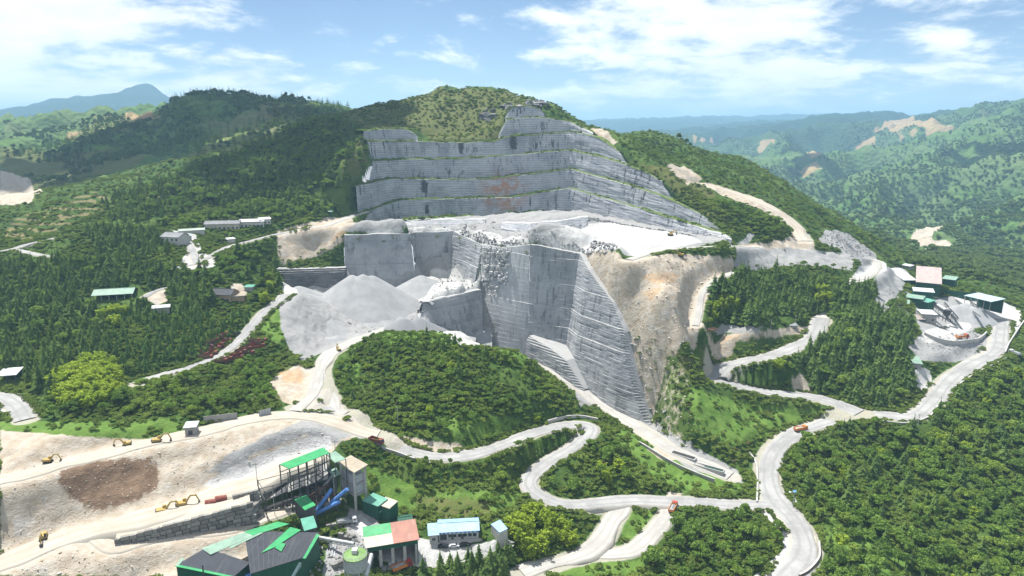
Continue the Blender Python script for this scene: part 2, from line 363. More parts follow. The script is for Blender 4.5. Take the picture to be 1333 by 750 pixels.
def height(X, Y):
    X = np.asarray(X, float); Y = np.asarray(Y, float)
    r = np.clip(np.hypot(X, Y), rg[0], rg[-2]); th = np.clip(np.arctan2(X, Y), -TH, TH - 1e-6)
    fi = np.interp(r, rg, np.arange(NRr)); fj = (th + TH) / (2 * TH) * (NTH - 1)
    i, j = fi.astype(int), fj.astype(int); i = np.minimum(i, NRr - 2); j = np.minimum(j, NTH - 2); a, b = fi - i, fj - j
    return (H[i, j] * (1 - b) + H[i, j + 1] * b) * (1 - a) + (H[i + 1, j] * (1 - b) + H[i + 1, j + 1] * b) * a
def gp(px, py, lift=0.0):
    """where the line of sight of a pixel meets the ground"""
    dx, dy, dz = ray(px, py); h = math.hypot(dx, dy); th = math.atan2(dx, dy)
    fj = (min(max(th, -TH), TH - 1e-6) + TH) / (2 * TH) * (NTH - 1); j = min(int(fj), NTH - 2); b = fj - j
    col = H[:, j] * (1 - b) + H[:, j + 1] * b + lift; zr = CAM_Z + rg * dz / h; m = np.nonzero(zr <= col)[0]
    if len(m) == 0: k = NRr - 1; r = rg[-1]
    else:
        k = m[0]
        if k == 0: r = rg[0]
        else:
            d0, d1 = zr[k - 1] - col[k - 1], zr[k] - col[k]; r = rg[k - 1] + (rg[k] - rg[k - 1]) * d0 / (d0 - d1 + 1e-9)
    return np.array((r * dx / h, r * dy / h, CAM_Z + r * dz / h))
def gpoly(pts, step=14):
    out = []; n = len(pts)
    for i in range(n):
        a, b = pts[i], pts[(i + 1) % n]; m = max(1, int(math.hypot(b[0] - a[0], b[1] - a[1]) / step))
        for k in range(m): out.append(gp(a[0] + (b[0] - a[0]) * k / m, a[1] + (b[1] - a[1]) * k / m))
    return np.array(out)
# ================================================================== ROADS (centre lines in photograph pixels, width in metres)
ROADS = [
 ('haul_road',  'road', 12, [(1000,770),(1030,745),(1047,722),(1047,700),(1030,674),(1009,650),(1000,625),(1000,600),(1014,578),(1041,562),(1080,549),(1118,539),(1160,541),(1190,541),(1215,522),(1236,494),(1265,475),(1296,457),(1302,435),(1304,415)]),
 ('haul_road',  'road', 12, [(1118,539),(1085,524),(1050,515),(1010,513),(970,506),(940,496),(930,488),(942,478),(970,470),(1000,463),(1030,455),(1052,443),(1066,430),(1070,412)]),
 ('haul_road',  'road', 9, [(1006,657),(975,657),(940,656),(900,653),(860,651),(820,651),(785,654),(750,659),(722,655),(700,643),(690,627),(700,611),(720,597),(745,583),(763,568),(768,558),(757,551),(737,551),(715,557),(690,566),(660,577),(630,587),(595,594),(560,594),(525,585),(497,572),(478,556),(458,541),(436,533),(410,530),(385,529)]),
 ('quarry_track','dirt', 9, [(450,541),(436,533),(430,518),(421,498),(419,478),(430,461),(455,447),(490,434),(520,423)]),
 ('quarry_track','dirt', 6, [(384,534),(395,527),(408,510),(414,490),(418,476)]),
 ('quarry_track','dirt', 9, [(811,653),(804,667),(796,680),(788,695),(776,709),(755,723),(730,731),(700,738),(680,746)]),
 ('quarry_track','dirt', 8, [(866,655),(868,668),(860,681),(848,695),(836,708),(818,718),(795,721),(768,721)]),
 ('quarry_track','sand', 9, [(492,572),(470,562),(450,552),(420,543),(385,539),(350,540),(310,548),(270,560),(230,568),(190,577),(140,588),(90,602),(40,615),(-10,628)]),
 ('quarry_track','sand', 12, [(410,592),(370,609),(330,628),(290,643),(250,651),(200,668),(150,683),(100,695),(60,712),(20,728),(-20,742)]),
 ('quarry_track','sand', 7, [(120,694),(150,711),(190,703),(240,695),(300,684),(350,672),(400,657),(430,648)]),
 ('village_road','road', 9, [(-10,514),(10,520),(25,532),(34,546)]),
 ('village_road','road', 7, [(178,499),(210,489),(245,480),(275,468),(300,455),(322,432),(343,407),(360,392),(374,381)]),
 ('village_road','road', 6, [(-10,330),(15,325),(35,318),(60,312),(90,306),(115,302)]),
 ('village_road','road', 5, [(20,324),(40,329),(60,333),(75,336)]),
 ('village_road','road', 6, [(245,312),(249,325),(256,340),(258,350)]),
 ('village_road','road', 6, [(228,350),(255,344),(275,331),(300,321),(330,313),(355,305),(380,301),(405,298)]),
 ('quarry_track','dirt', 7, [(405,298),(430,291),(455,283),(475,274)]),
 ('village_road','road', 5, [(188,388),(200,379),(217,374)]),
 ('quarry_track','sand', 11, [(915,238),(945,247),(975,258),(1000,267),(1022,282),(1038,298),(1050,316)]),
 ('quarry_track','dirt', 7, [(1110,365),(1130,358),(1144,348),(1136,338),(1120,333)]),
 ('quarry_track','dirt', 5, [(905,425),(910,400),(915,380),(930,364),(955,354)]),
 ('quarry_track','dirt', 10, [(700,462),(730,485),(765,512),(800,536),(830,556),(870,580),(910,602),(950,622)]),
 ('quarry_track','dirt', 6, [(820,338),(860,326),(905,322),(950,320),(985,322)]),
]
ROAD3D = []
RFLAT = np.zeros(H.shape)
for name, kind, w, pts in ROADS:
    P = np.array([gp(*p) for p in pts]); P = resample(P, 2.0)
    k = min(21, (len(P) // 2) * 2 - 1); ker = np.ones(k) / k
    z = np.convolve(np.pad(P[:, 2], k // 2, mode='edge'), ker, 'valid'); P[:, 2] = z
    ROAD3D.append((name, kind, w, P))
def near(P, pad):
    P = np.asarray(P); b = (P[:, 0].min() - pad, P[:, 0].max() + pad, P[:, 1].min() - pad, P[:, 1].max() + pad)
    return (GX > b[0]) & (GX < b[1]) & (GY > b[2]) & (GY < b[3])
# natural roughness first, so that roads and yards cut through it
flat = np.zeros(H.shape)
FLATS = [ # levelled or worked ground, in pixels
 [(690,318),(755,330),(800,340),(950,345),(960,315),(870,296),(800,283),(748,272),(690,292)],
 [(380,480),(385,440),(420,400),(560,360),(620,400),(640,440),(540,425),(450,450)],
 [(0,640),(0,750),(150,750),(480,750),(560,740),(560,680),(470,640),(440,560),(300,540),(100,590)],
 [(1140,380),(1140,440),(1260,440),(1320,400),(1250,370),(1180,350)],
 [(560,715),(700,715),(680,690),(560,690)],
 [(768,352),(870,334),(950,340),(925,374),(906,440),(850,448),(818,418)],
]
for F in FLATS:
    P = gpoly(F); m = near(P, 10); ins = in_poly(GX[m], GY[m], P); d, _ = dist_line(GX[m], GY[m], P, True)
    flat[m] = np.maximum(flat[m], np.clip(np.where(ins, 1.0, 1 - d / 10), 0, 1))
nz = fbm(UU * 22, VV * 22, 3, 3) * 0.0085 + fbm(UU * 95, VV * 95, 4, 9) * 0.0032
far = np.clip((GR - 1000) / 900, 0, 1)
rid = (1 - np.abs(fbm(UU * 9 + 3.1, VV * 9, 4, 21)) * 2.2)
nz = nz * (1 - 0.4 * far) + far * (rid - 0.35) * 0.038 + far * fbm(UU * 5 + 1.7, VV * 5, 2, 33) * 0.012
midf = np.clip((GR - 520) / 200, 0, 1)
damp = 1.0 - 0.35 * (1 - midf)
H = H + nz * GR * (1 - flat) * damp * np.clip((9000 - GR) / 5000, 0.35, 1)
slope_ = np.hypot(np.gradient(H, axis=0) / np.gradient(rg)[:, None], np.gradient(H, axis=1) / (GR * (thg[1] - thg[0])))
H += flat * (fbm(GX / 6, GY / 6, 3, 5) * 0.35 + fbm(GX / 4.5, GY / 9, 4, 8) * 1.6 * np.clip((slope_ - 0.22) / 0.3, 0, 1))
for name, kind, w, P in ROAD3D:
    m = near(P, w + 14); d, s = dist_line(GX[m], GY[m], P)
    L = np.r_[0, np.cumsum(np.hypot(*np.diff(P[:, :2], axis=0).T))]; zr = np.interp(s, L, P[:, 2])
    t = np.clip((d - (w / 2 + 1.6)) / 9.0, 0, 1); t = t * t * (3 - 2 * t)
    H[m] = (zr - 0.35) * (1 - t) + H[m] * t
    RFLAT[m] = np.maximum(RFLAT[m], np.clip(1 - (d - w / 2) / 2.5, 0, 1))

# ================================================================== SURFACE KINDS (where each soil or growth lies)
MASKS = {}
def mask(name, pts, soft=3.0, amount=1.0, world_pts=None):
    P = gpoly(pts) if world_pts is None else np.asarray(world_pts)
    m = near(P, soft * 3)
    if not m.any(): return None
    ins = in_poly(GX[m], GY[m], P); d, _ = dist_line(GX[m], GY[m], P, True); sd = np.where(ins, d, -d)
    v = np.clip(0.5 + sd / (2 * soft), 0, 1) * amount
    A = MASKS.setdefault(name, np.zeros(H.shape)); A[m] = np.maximum(A[m], v)
# --- white cut stone floors, concrete yards
for p in ([(690,312),(700,303),(735,297),(770,291),(800,290),(870,300),(900,308),(915,316),(880,322),(840,334),(812,332),(790,325),(760,330),(715,322)],
          [(560,352),(588,347),(622,372),(618,384),(590,390),(560,384),(548,370)],
          [(530,400),(560,380),(600,395),(560,420),(610,430),(626,452),(600,450),(545,415)],
          [(480,300),(540,296),(600,298),(650,305),(690,312),(690,320),(640,322),(600,306),(540,305),(470,306)],
          [(1265,475),(1290,455),(1296,420),(1260,405),(1240,385),(1290,385),(1322,400),(1330,420),(1318,440),(1308,462),(1280,480)],
          [(1195,440),(1205,430),(1260,415),(1265,425),(1240,445),(1205,447)],
          [(1190,482),(1212,482),(1214,500),(1196,512)],
          [(0,512),(28,512),(40,530),(30,545),(0,535)],
          [(228,350),(243,330),(262,330),(278,330),(282,345),(262,352)],
          [(236,305),(255,305),(262,325),(250,330)],
          [(360,388),(368,375),(383,372),(388,384),(375,390)],
          [(1030,462),(1052,440),(1062,410),(1076,402),(1080,425),(1068,440)],
          [(500,700),(545,700),(600,712),(660,700),(640,725),(560,740),(490,730)],
          [(455,680),(470,668),(490,690),(510,695),(500,710),(470,700)],
          [(990,640),(1030,640),(1062,700),(1060,740),(1010,770),(960,770),(1020,715),(1018,690),(990,668)],
          [(262,632),(300,608),(350,588),(400,569),(430,567),(432,584),(390,597),(330,618),(290,636)],
          [(985,305),(968,318),(955,318),(975,303)], [(1100,372),(1115,352),(1130,345),(1150,338),(1155,352),(1125,366)],
          [(225,300),(245,303),(250,312),(232,318)]):
    mask('white', p, 1.6)
mask('gravel', [(380,526),(405,512),(428,505),(448,532),(484,566),(468,572),(430,548),(388,542)], 3.0)
# --- grey crushed rock
for p in ([(445,303),(475,286),(527,286),(600,282),(663,278),(748,270),(870,296),(955,312),(900,322),(760,328),(690,318),(620,316),(590,302)],
          [(362,392),(385,368),(412,362),(470,352),(540,358),(560,372),(552,400),(600,430),(626,452),(560,428),(500,432),(440,448),(412,462),(395,470),(378,458),(366,430)],
          [(1142,400),(1135,370),(1150,352),(1175,345),(1185,360),(1160,395),(1150,415)],
          [(1065,312),(1085,298),(1105,305),(1140,330),(1150,345),(1130,350),(1100,330)],
          [(1195,430),(1190,395),(1240,385),(1295,400),(1290,420),(1230,445)],
          [(1180,450),(1200,435),(1270,432),(1290,440),(1285,462),(1240,472),(1200,470)],
          [(445,700),(455,660),(490,670),(500,700),(480,745),(420,750),(425,710)],
          [(700,455),(760,500),(850,552),(960,612),(968,630),(900,612),(820,560),(770,525),(690,470)],
          [(955,345),(960,320),(1050,325),(1110,330),(1110,352),(1040,345),(985,352)],
          [(925,420),(1000,428),(985,436),(930,432)],
          [(340,570),(400,545),(455,552),(462,566),(440,578),(400,566),(330,590),(300,618),(268,615),(300,590)]):
    mask('gravel', p, 2.5)
# --- pale tan subsoil
for p in ([(655,285),(690,288),(740,283),(765,280),(745,274),(665,281)],
          [(180,690),(330,680),(330,752),(150,752)],[(362,308),(400,303),(430,306),(452,312),(420,330),(400,335),(365,345)],
                    [(765,350),(800,342),(870,330),(950,335),(962,352),(928,372),(908,420),(930,440),(905,452),(880,462),(850,450),(832,428),(815,415),(800,388)],
          [(0,560),(130,570),(200,572),(300,545),(440,533),(470,565),(440,580),(420,600),(330,640),(250,660),(150,712),(420,640),(430,655),(200,710),(200,750),(0,750)],
          [(350,496),(385,475),(410,480),(412,500),(385,527),(366,522)],
          [(360,300),(400,290),(455,280),(470,292),(455,300),(440,306),(362,335)],
          [(510,575),(520,565),(560,575),(600,578),(612,588),(560,588)],
          [(905,235),(925,238),(985,258),(1018,275),(1045,300),(1055,325),(1040,322),(1020,292),(990,272),(940,255)],
          [(868,214),(890,216),(915,232),(905,237),(880,230)], [(768,168),(785,168),(805,185),(798,189),(780,182)],
          [(1185,312),(1205,296),(1235,293),(1215,303),(1212,312),(1240,315),(1235,325),(1200,322)],
          [(905,436),(960,434),(1040,425),(1065,420),(1062,432),(1000,440),(940,446),(905,447)],
          [(960,318),(1035,312),(1060,315),(1060,325),(960,332)],
          [(1040,515),(1030,495),(1042,486),(1055,500),(1058,518)],
          [(190,390),(200,378),(215,374),(218,392),(205,398)],
          [(300,370),(318,368),(322,385),(306,388)],
          [(870,640),(890,642),(885,650),(865,648)], [(840,585),(885,575),(905,592),(895,600),(860,598)],
          [(0,220),(40,235),(55,250),(40,265),(0,268)],
          [(925,455),(945,440),(960,442),(952,462),(930,470)]):
    mask('tan', p, 3.0)
foot = np.vstack([W3D[k][1] for k in ('w0', 'w1a', 'w1b', 'w1c', 'w1d', 'w3')]); rimx = np.vstack([W3D[k][0] for k in ('w0', 'w1a', 'w1b', 'w1c', 'w1d', 'w3')])
fr_ = np.array([gp(*p) for p in ((835,560),(780,530),(757,540),(700,470),(640,455),(560,432),(480,436),(425,462),(392,470),(372,440),(368,400))])
mask('gravel', None, 2.5, world_pts=np.vstack([foot + (rimx - foot) * 0.6, fr_ + np.array((0, 6, 0))]))
tr_ = W3D['w3'][0][2:]
mask('tan', None, 3.0, world_pts=np.vstack([tr_ - np.array((4, 0, 0)), tr_[::-1] + np.array((12, 5, 0))]), amount=0.62)
mask('tan', [(812,420),(850,440),(890,462),(905,500),(892,540),(908,582),(870,592),(848,540),(832,470)], 4.0, 0.47)
# orange cuts on the far hills
for p in ([(990,188),(1010,182),(1008,190),(985,196)], [(1050,200),(1066,196),(1068,204),(1052,207)], [(1112,190),(1128,176),(1140,180),(1130,190)],
          [(1120,168),(1150,164),(1165,156),(1190,152),(1215,156),(1190,163),(1160,172)], [(1195,160),(1220,157),(1245,165),(1225,175),(1205,172)], [(1165,173),(1190,168),(1200,176),(1170,178)],
          [(975,188),(990,184),(1002,183),(998,190)], [(900,182),(925,178),(930,184),(905,188)], [(1040,222),(1065,210),(1070,220),(1045,232)], [(1060,165),(1078,163),(1072,168)], [(1305,300),(1333,290),(1333,296)]):
    mask('orange', p, 16.0)
for p in ([(152,150),(185,145),(215,150),(205,158),(170,158)], [(84,178),(100,168),(112,172),(100,184)]): mask('orange', p, 10.0, 0.8)
for p in ([(920,440),(960,434),(985,438),(930,448)], [(838,355),(880,352),(885,368),(860,372),(835,362)], [(820,385),(850,372),(870,380),(850,392)], [(360,485),(395,478),(398,500),(370,500)], [(420,320),(440,300),(455,300),(450,310)]):
    mask('orange', p, 4.0, 0.8)
mask('brown', [(74,612),(85,602),(120,600),(195,594),(208,612),(207,632),(180,648),(140,664),(115,662),(82,640)], 5.0)
# --- light green meadow, dry grass, terraces, woodland floor
for p in ([(0,545),(100,550),(235,545),(235,562),(100,575),(0,585)], [(850,620),(790,560),(830,560),(930,610),(975,640),(880,640)], [(890,500),(930,515),(1000,525),(1080,540),(1040,555),(960,580),(900,560)],
          [(480,434),(560,428),(640,446),(600,456),(540,446),(500,450)], [(560,540),(640,540),(690,548),(640,572),(590,570)], [(640,450),(690,466),(700,480),(660,470)], [(445,480),(470,470),(470,500),(450,510)], [(1072,690),(1085,665),(1115,670),(1175,720),(1195,752),(1078,752)], [(800,672),(835,660),(852,666),(845,690),(812,710)], [(430,590),(480,605),(560,640),(700,640),(640,670),(520,660),(440,610)], [(780,730),(850,730),(840,750),(700,750)],
          [(335,425),(365,400),(380,430),(360,450)], [(240,190),(330,170),(360,180),(300,210)], [(100,200),(160,180),(210,170),(190,205),(120,215),(60,215)]):
    mask('lime', p, 8.0)
for p in ([(440,150),(500,133),(560,120),(610,115),(660,120),(700,133),(655,150),(656,184),(560,184),(546,166),(474,170)], [(440,170),(470,175),(478,210),(462,240),(445,230)], [(800,205),(870,220),(930,250),(960,300),(930,290),(860,235)], [(320,470),(400,470),(420,525),(330,520)], [(540,645),(640,650),(640,680),(545,680)],
          [(920,480),(950,462),(990,462),(950,480)], [(880,460),(930,470),(920,500),(885,490)], [(0,190),(60,200),(200,190),(180,215),(0,260)]):
    mask('dry', p, 8.0)
for p in ([(0,310),(20,285),(120,250),(160,262),(100,290),(60,305),(20,318)], [(84,182),(135,150),(205,148),(210,165),(150,175),(100,195)], [(245,200),(290,175),(360,165),(355,185),(300,200)], [(140,270),(230,230),(260,240),(180,275)]):
    mask('terrace', p, 9.0)
# ================================================================== MATERIALS OF THE LAND
def terrain_material():
    t = NT('ground_soils', 0.95, 0.1)
    n1 = t.noise(0.035, 6, 0.6); n2 = t.noise(0.22, 6, 0.62); n3 = t.noise(1.3, 4, 0.6); nf = t.noise(0.0045, 8, 0.62)
    g = t.mix(t.rng(n2, 0.35, 0.65), (0.026, 0.058, 0.012), (0.062, 0.110, 0.022))
    g = t.mix(t.rng(n1, 0.45, 0.7), g, (0.088, 0.135, 0.030))
    g = t.mix(t.math('MULTIPLY', t.rng(n3, 0.55, 0.8), 0.5), g, (0.11, 0.10, 0.05))
    # far woods: a mottled tone
    dist = t.n('ShaderNodeVectorMath', operation='LENGTH'); t.set(dist.inputs[0], t.pos()); D = dist.outputs['Value']
    fv = t.voro(0.055); fvb = t.noise(0.05, 5, 0.7)
    fg = t.mix(t.rng(fvb, 0.35, 0.65), (0.040, 0.090, 0.024), (0.10, 0.175, 0.045))
    fg = t.mix(t.rng(nf, 0.38, 0.62), fg, (0.095, 0.145, 0.05))
    fg = t.mix(t.math('MULTIPLY', t.rng(t.noise(0.0022, 7, 0.65), 0.6, 0.72), 0.6), fg, (0.17, 0.15, 0.09))
    fg = t.mix(t.rng(D, 3600, 5600), fg, (0.020, 0.050, 0.034))  # farthest land painted darker and bluer with distance, so the haze reads blue
    g = t.mix(t.rng(D, 800, 1300), g, fg)
    def lay(col, name, a, b, amt=1.0, edge=0.32):
        m = t.math('ADD', t.attr(name), t.math('MULTIPLY', t.math('SUBTRACT', t.noise(0.28, 5, 0.65), 0.5), edge * 2))
        return t.mix(t.math('MULTIPLY', t.rng(m, 0.42, 0.60), amt), col, t.mix(t.rng(n2, 0.3, 0.7), a, b))
    c = lay(g, 'lime', (0.085, 0.165, 0.028), (0.135, 0.215, 0.045), 0.85)
    c = lay(c, 'dry', (0.125, 0.12, 0.045), (0.085, 0.110, 0.032), 0.85)
    # cultivation terraces: narrow level strips, alternately bare earth and crops
    sx = t.n('ShaderNodeSeparateXYZ'); t.set(sx.inputs[0], t.pos())
    zz = t.math('ADD', sx.outputs[2], t.math('MULTIPLY', n1, 5.0)); st = t.math('FRACT', t.math('MULTIPLY', zz, 0.30))
    tm = t.math('MULTIPLY', t.rng(st, 0.45, 0.6), t.rng(t.attr('terrace'), 0.35, 0.65))
    c = t.mix(t.math('MULTIPLY', tm, 0.75), c, (0.21, 0.17, 0.09))
    c = lay(c, 'tan', (0.34, 0.28, 0.21), (0.44, 0.395, 0.33))
    # boulders and veins in the spoil
    bl = t.math('MULTIPLY', t.rng(t.noise(0.12, 7, 0.7), 0.52, 0.66), t.rng(t.attr('tan'), 0.4, 0.6))
    c = t.mix(t.math('MULTIPLY', bl, 0.75), c, (0.42, 0.40, 0.365))
    bl2 = t.math('MULTIPLY', t.rng(t.noise(0.6, 5, 0.7), 0.60, 0.68), t.rng(t.attr('tan'), 0.4, 0.6))
    c = t.mix(t.math('MULTIPLY', bl2, 0.25), c, (0.17, 0.14, 0.10))
    c = lay(c, 'gravel', (0.25, 0.25, 0.247), (0.30, 0.30, 0.296))
    gb = t.math('MULTIPLY', t.rng(t.noise(0.8, 6, 0.7), 0.56, 0.66), t.rng(t.attr('gravel'), 0.45, 0.6))
    c = t.mix(t.math('MULTIPLY', gb, 0.25), c, (0.16, 0.155, 0.15))
    c = lay(c, 'orange', (0.40, 0.235, 0.12), (0.45, 0.33, 0.20), 0.65)
    c = lay(c, 'brown', (0.135, 0.088, 0.058), (0.20, 0.135, 0.088), 0.96, 0.45)
    bp = t.math('MULTIPLY', t.rng(t.voro(0.32), 0.10, 0.05), t.rng(t.attr('brown'), 0.5, 0.6))
    c = t.mix(t.math('MULTIPLY', bp, 0.8), c, (0.5, 0.45, 0.38))
    c = lay(c, 'white', (0.38, 0.375, 0.36), (0.48, 0.48, 0.47), 1.0, 0.22)
    c = t.mix(t.math('MULTIPLY', t.rng(t.math('ADD', t.attr('verge'), t.math('MULTIPLY', t.math('SUBTRACT', t.noise(0.2, 5, 0.65), 0.5), 0.8)), 0.25, 0.75), 0.75), c, (0.40, 0.37, 0.32))
    t.base(c)
    hb = t.math('ADD', t.math('MULTIPLY', n2, 1.4), t.math('MULTIPLY', n3, 0.5)); hb = t.math('ADD', hb, t.math('MULTIPLY', t.rng(D, 900, 1500, 0.0, 8.0), t.math('SUBTRACT', 1.0, fv)))
    t.bump(hb, 0.7, 1.2)
    return t.m
def rock_material(name, lo, hi, stain, stain_amt, rust=None, courses=None, dust=(0.33, 0.33, 0.325)):
    """sawn granite: pale stone dust lies on everything level, rain streaks run down the upright faces"""
    t = NT(name, 0.85, 0.25)
    a = t.noise(0.05, 5, 0.6); s1 = t.noise(0.30, 6, 0.65, stretch=(1, 1, 0.07)); s2 = t.noise(0.9, 5, 0.6, stretch=(1, 1, 0.10)); f = t.noise(1.7, 5, 0.65)
    c = t.mix(t.rng(a, 0.3, 0.7), lo, hi)
    c = t.mix(t.math('MULTIPLY', t.rng(f, 0.35, 0.75), 0.30), c, tuple(x * 0.62 for x in lo))
    c = t.mix(t.math('MULTIPLY', t.rng(s2, 0.5, 0.72), 0.35), c, tuple(min(1, x * 1.25) for x in hi))
    sm = t.math('MULTIPLY', t.rng(s1, 0.53, 0.62), t.rng(t.noise(0.028, 4, 0.6), 0.42, 0.58))
    c = t.mix(t.math('MULTIPLY', sm, stain_amt), c, stain)
    bigst = t.math('MULTIPLY', t.rng(t.noise(0.035, 6, 0.68, stretch=(1, 1, 0.8)), 0.54, 0.66), 0.55)
    c = t.mix(bigst, c, tuple(x * 0.5 for x in lo))
    if courses:
        sx = t.n('ShaderNodeSeparateXYZ'); t.set(sx.inputs[0], t.pos())
        fr = t.math('FRACT', t.math('ADD', t.math('MULTIPLY', sx.outputs[2], 1.0 / courses), t.math('MULTIPLY', t.noise(0.02, 2, 0.5), 1.6)))
        c = t.mix(t.math('MULTIPLY', t.rng(fr, 0.74, 0.90), t.rng(t.noise(0.12, 4, 0.6), 0.35, 0.6, 0.35, 0.9)), c, tuple(x * 0.55 for x in lo))
    if rust is not None:
        vx = t.n('ShaderNodeVectorMath', operation='DISTANCE'); t.set(vx.inputs[0], t.pos()); vx.inputs[1].default_value = rust
        rm = t.math('MULTIPLY', t.rng(vx.outputs['Value'], 34.0, 6.0), t.rng(t.noise(0.14, 6, 0.68), 0.40, 0.56))
        c = t.mix(t.math('MULTIPLY', rm, 0.9), c, (0.33, 0.165, 0.09))
    if rust is not None:
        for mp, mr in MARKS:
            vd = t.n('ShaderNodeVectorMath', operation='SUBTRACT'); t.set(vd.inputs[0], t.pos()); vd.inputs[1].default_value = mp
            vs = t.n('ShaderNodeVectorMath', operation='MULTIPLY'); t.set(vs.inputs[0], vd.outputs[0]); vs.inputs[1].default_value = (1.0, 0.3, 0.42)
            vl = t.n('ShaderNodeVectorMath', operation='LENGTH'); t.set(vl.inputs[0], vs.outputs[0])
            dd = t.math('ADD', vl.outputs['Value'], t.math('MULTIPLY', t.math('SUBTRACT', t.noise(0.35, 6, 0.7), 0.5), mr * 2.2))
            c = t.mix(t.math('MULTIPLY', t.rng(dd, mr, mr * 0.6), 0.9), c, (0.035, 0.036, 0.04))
    nz = t.n('ShaderNodeSeparateXYZ'); t.set(nz.inputs[0], t.n('ShaderNodeNewGeometry').outputs['True Normal'])
    up = t.math('MULTIPLY', t.rng(nz.outputs[2], 0.6, 0.85), t.rng(t.noise(0.25, 5, 0.65), 0.25, 0.55, 0.45, 1.0))
    c = t.mix(up, c, dust)
    t.base(c); t.bump(t.math('ADD', f, t.math('MULTIPLY', s2, 0.7)), 0.55, 0.5)
    return t.m
MAT['ground'] = terrain_material()
rust_at = at(655, 250, 704)
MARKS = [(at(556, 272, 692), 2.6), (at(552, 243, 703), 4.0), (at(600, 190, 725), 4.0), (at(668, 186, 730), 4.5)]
MAT['pit_rock'] = rock_material('granite_pit', (0.235, 0.245, 0.26), (0.36, 0.37, 0.385), (0.05, 0.052, 0.057), 0.55)
MAT['old_rock'] = rock_material('granite_upper', (0.28, 0.295, 0.325), (0.42, 0.435, 0.46), (0.045, 0.046, 0.05), 0.92, rust_at, 2.3, (0.46, 0.46, 0.455))
MAT['pale_rock'] = rock_material('granite_pale', (0.34, 0.35, 0.36), (0.46, 0.47, 0.48), (0.10, 0.10, 0.105), 0.6)
MAT['dark_rock'] = rock_material('granite_weathered', (0.09, 0.092, 0.095), (0.17, 0.17, 0.17), (0.025, 0.026, 0.028), 0.9)
def road_material(name, a, b, dust, rut):
    t = NT(name, 0.9, 0.15); n = t.noise(0.08, 5, 0.6); w = t.noise(0.55, 5, 0.65); e = t.attr('across')
    c = t.mix(t.rng(n, 0.3, 0.7), a, b)
    c = t.mix(t.math('MULTIPLY', t.rng(w, 0.45, 0.75), 0.35), c, dust)
    tr = t.math('MULTIPLY', t.rng(t.math('ABSOLUTE', t.math('SUBTRACT', t.math('ABSOLUTE', e), 0.42)), 0.20, 0.04), t.rng(n, 0.3, 0.6, 0.25, 0.8))
    c = t.mix(t.math('MULTIPLY', tr, 0.5), c, rut)
    c = t.mix(t.math('MULTIPLY', t.rng(t.math('ADD', t.math('ABSOLUTE', e), t.math('MULTIPLY', w, 0.3)), 0.98, 1.12), 0.7), c, (0.36, 0.34, 0.29))
    t.base(c); t.bump(w, 0.3, 0.1); return t.m
MAT['road'] = road_material('dusty_concrete', (0.225, 0.225, 0.222), (0.34, 0.337, 0.33), (0.42, 0.415, 0.40), (0.17, 0.17, 0.167))
MAT['dirt'] = road_material('pale_gravel_track', (0.30, 0.29, 0.27), (0.40, 0.39, 0.365), (0.46, 0.45, 0.43), (0.22, 0.21, 0.19))
MAT['sand'] = road_material('sandy_track', (0.34, 0.295, 0.24), (0.43, 0.39, 0.33), (0.49, 0.455, 0.40), (0.26, 0.22, 0.175))

# ================================================================== GROUND SHEET
cut = np.zeros(H.shape, bool)
for k, (t_, b_) in W3D.items():
    if k == 'w4': continue
    tt, bb = resample(t_, 4, False), resample(b_, 4, False)
    n = 40; ti = np.linspace(0, 1, n)
    tt = np.stack([np.interp(ti, np.linspace(0, 1, len(tt)), tt[:, c]) for c in range(3)], 1); bb = np.stack([np.interp(ti, np.linspace(0, 1, len(bb)), bb[:, c]) for c in range(3)], 1)
    bb = bb + (tt - bb) * 0.25
    P = np.vstack([tt, bb[::-1]]); m = near(P, 2); cut[m] |= in_poly(GX[m], GY[m], P)
P = np.vstack([UPOUT, UPT[0][1][::-1] + np.array([0, 1.0, 0])]); m = near(P, 2); cut[m] |= in_poly(GX[m], GY[m], P)
F = grid_faces(NRr, NTH)
cf = cut.ravel()
F = F[~(cf[F].any(1))]
gm = np_mesh('ground', np.stack([GX, GY, H], -1).reshape(-1, 3), F[:, ::-1], MAT['ground'], True)
MASKS['verge'] = RFLAT
for nme in ('white','gravel','tan','orange','brown','lime','dry','terrace','verge'):
    a = gm.attributes.new(nme, 'FLOAT', 'POINT'); a.data.foreach_set('value', MASKS[nme].astype(np.float32).ravel())
ground = link('ground', gm); ground['kind'] = 'structure'

# ================================================================== ROADS
def ribbon(P, w, lift=0.0, cols=7, rough=0.35, seed=0):
    T = np.gradient(P[:, :2], axis=0); T /= np.linalg.norm(T, axis=1)[:, None] + 1e-9; N = np.stack([-T[:, 1], T[:, 0]], 1)
    e = np.r_[-1.16, np.linspace(-1, 1, cols - 2), 1.16]; s = np.arange(len(P)); V = []; A = []
    wl_ = w / 2 * (1 + rough * 0.35 * fbm(s / 9.0, s * 0 + 2, 3, seed)); wr_ = w / 2 * (1 + rough * 0.35 * fbm(s / 9.0, s * 0 + 7, 3, seed + 5))
    for c in e:
        off = np.where(c < 0, wl_, wr_) * c
        XY = P[:, :2] + N * off[:, None]; z = P[:, 2] + lift + 0.12 * (1 - c * c) - (0.10 if abs(c) == 1 else 2.6 if abs(c) > 1 else 0)
        V.append(np.c_[XY, z]); A.append(np.full(len(P), c))
    V = np.stack(V, 1).reshape(-1, 3); A = np.stack(A, 1).ravel()
    return V, grid_faces(len(P), cols), A
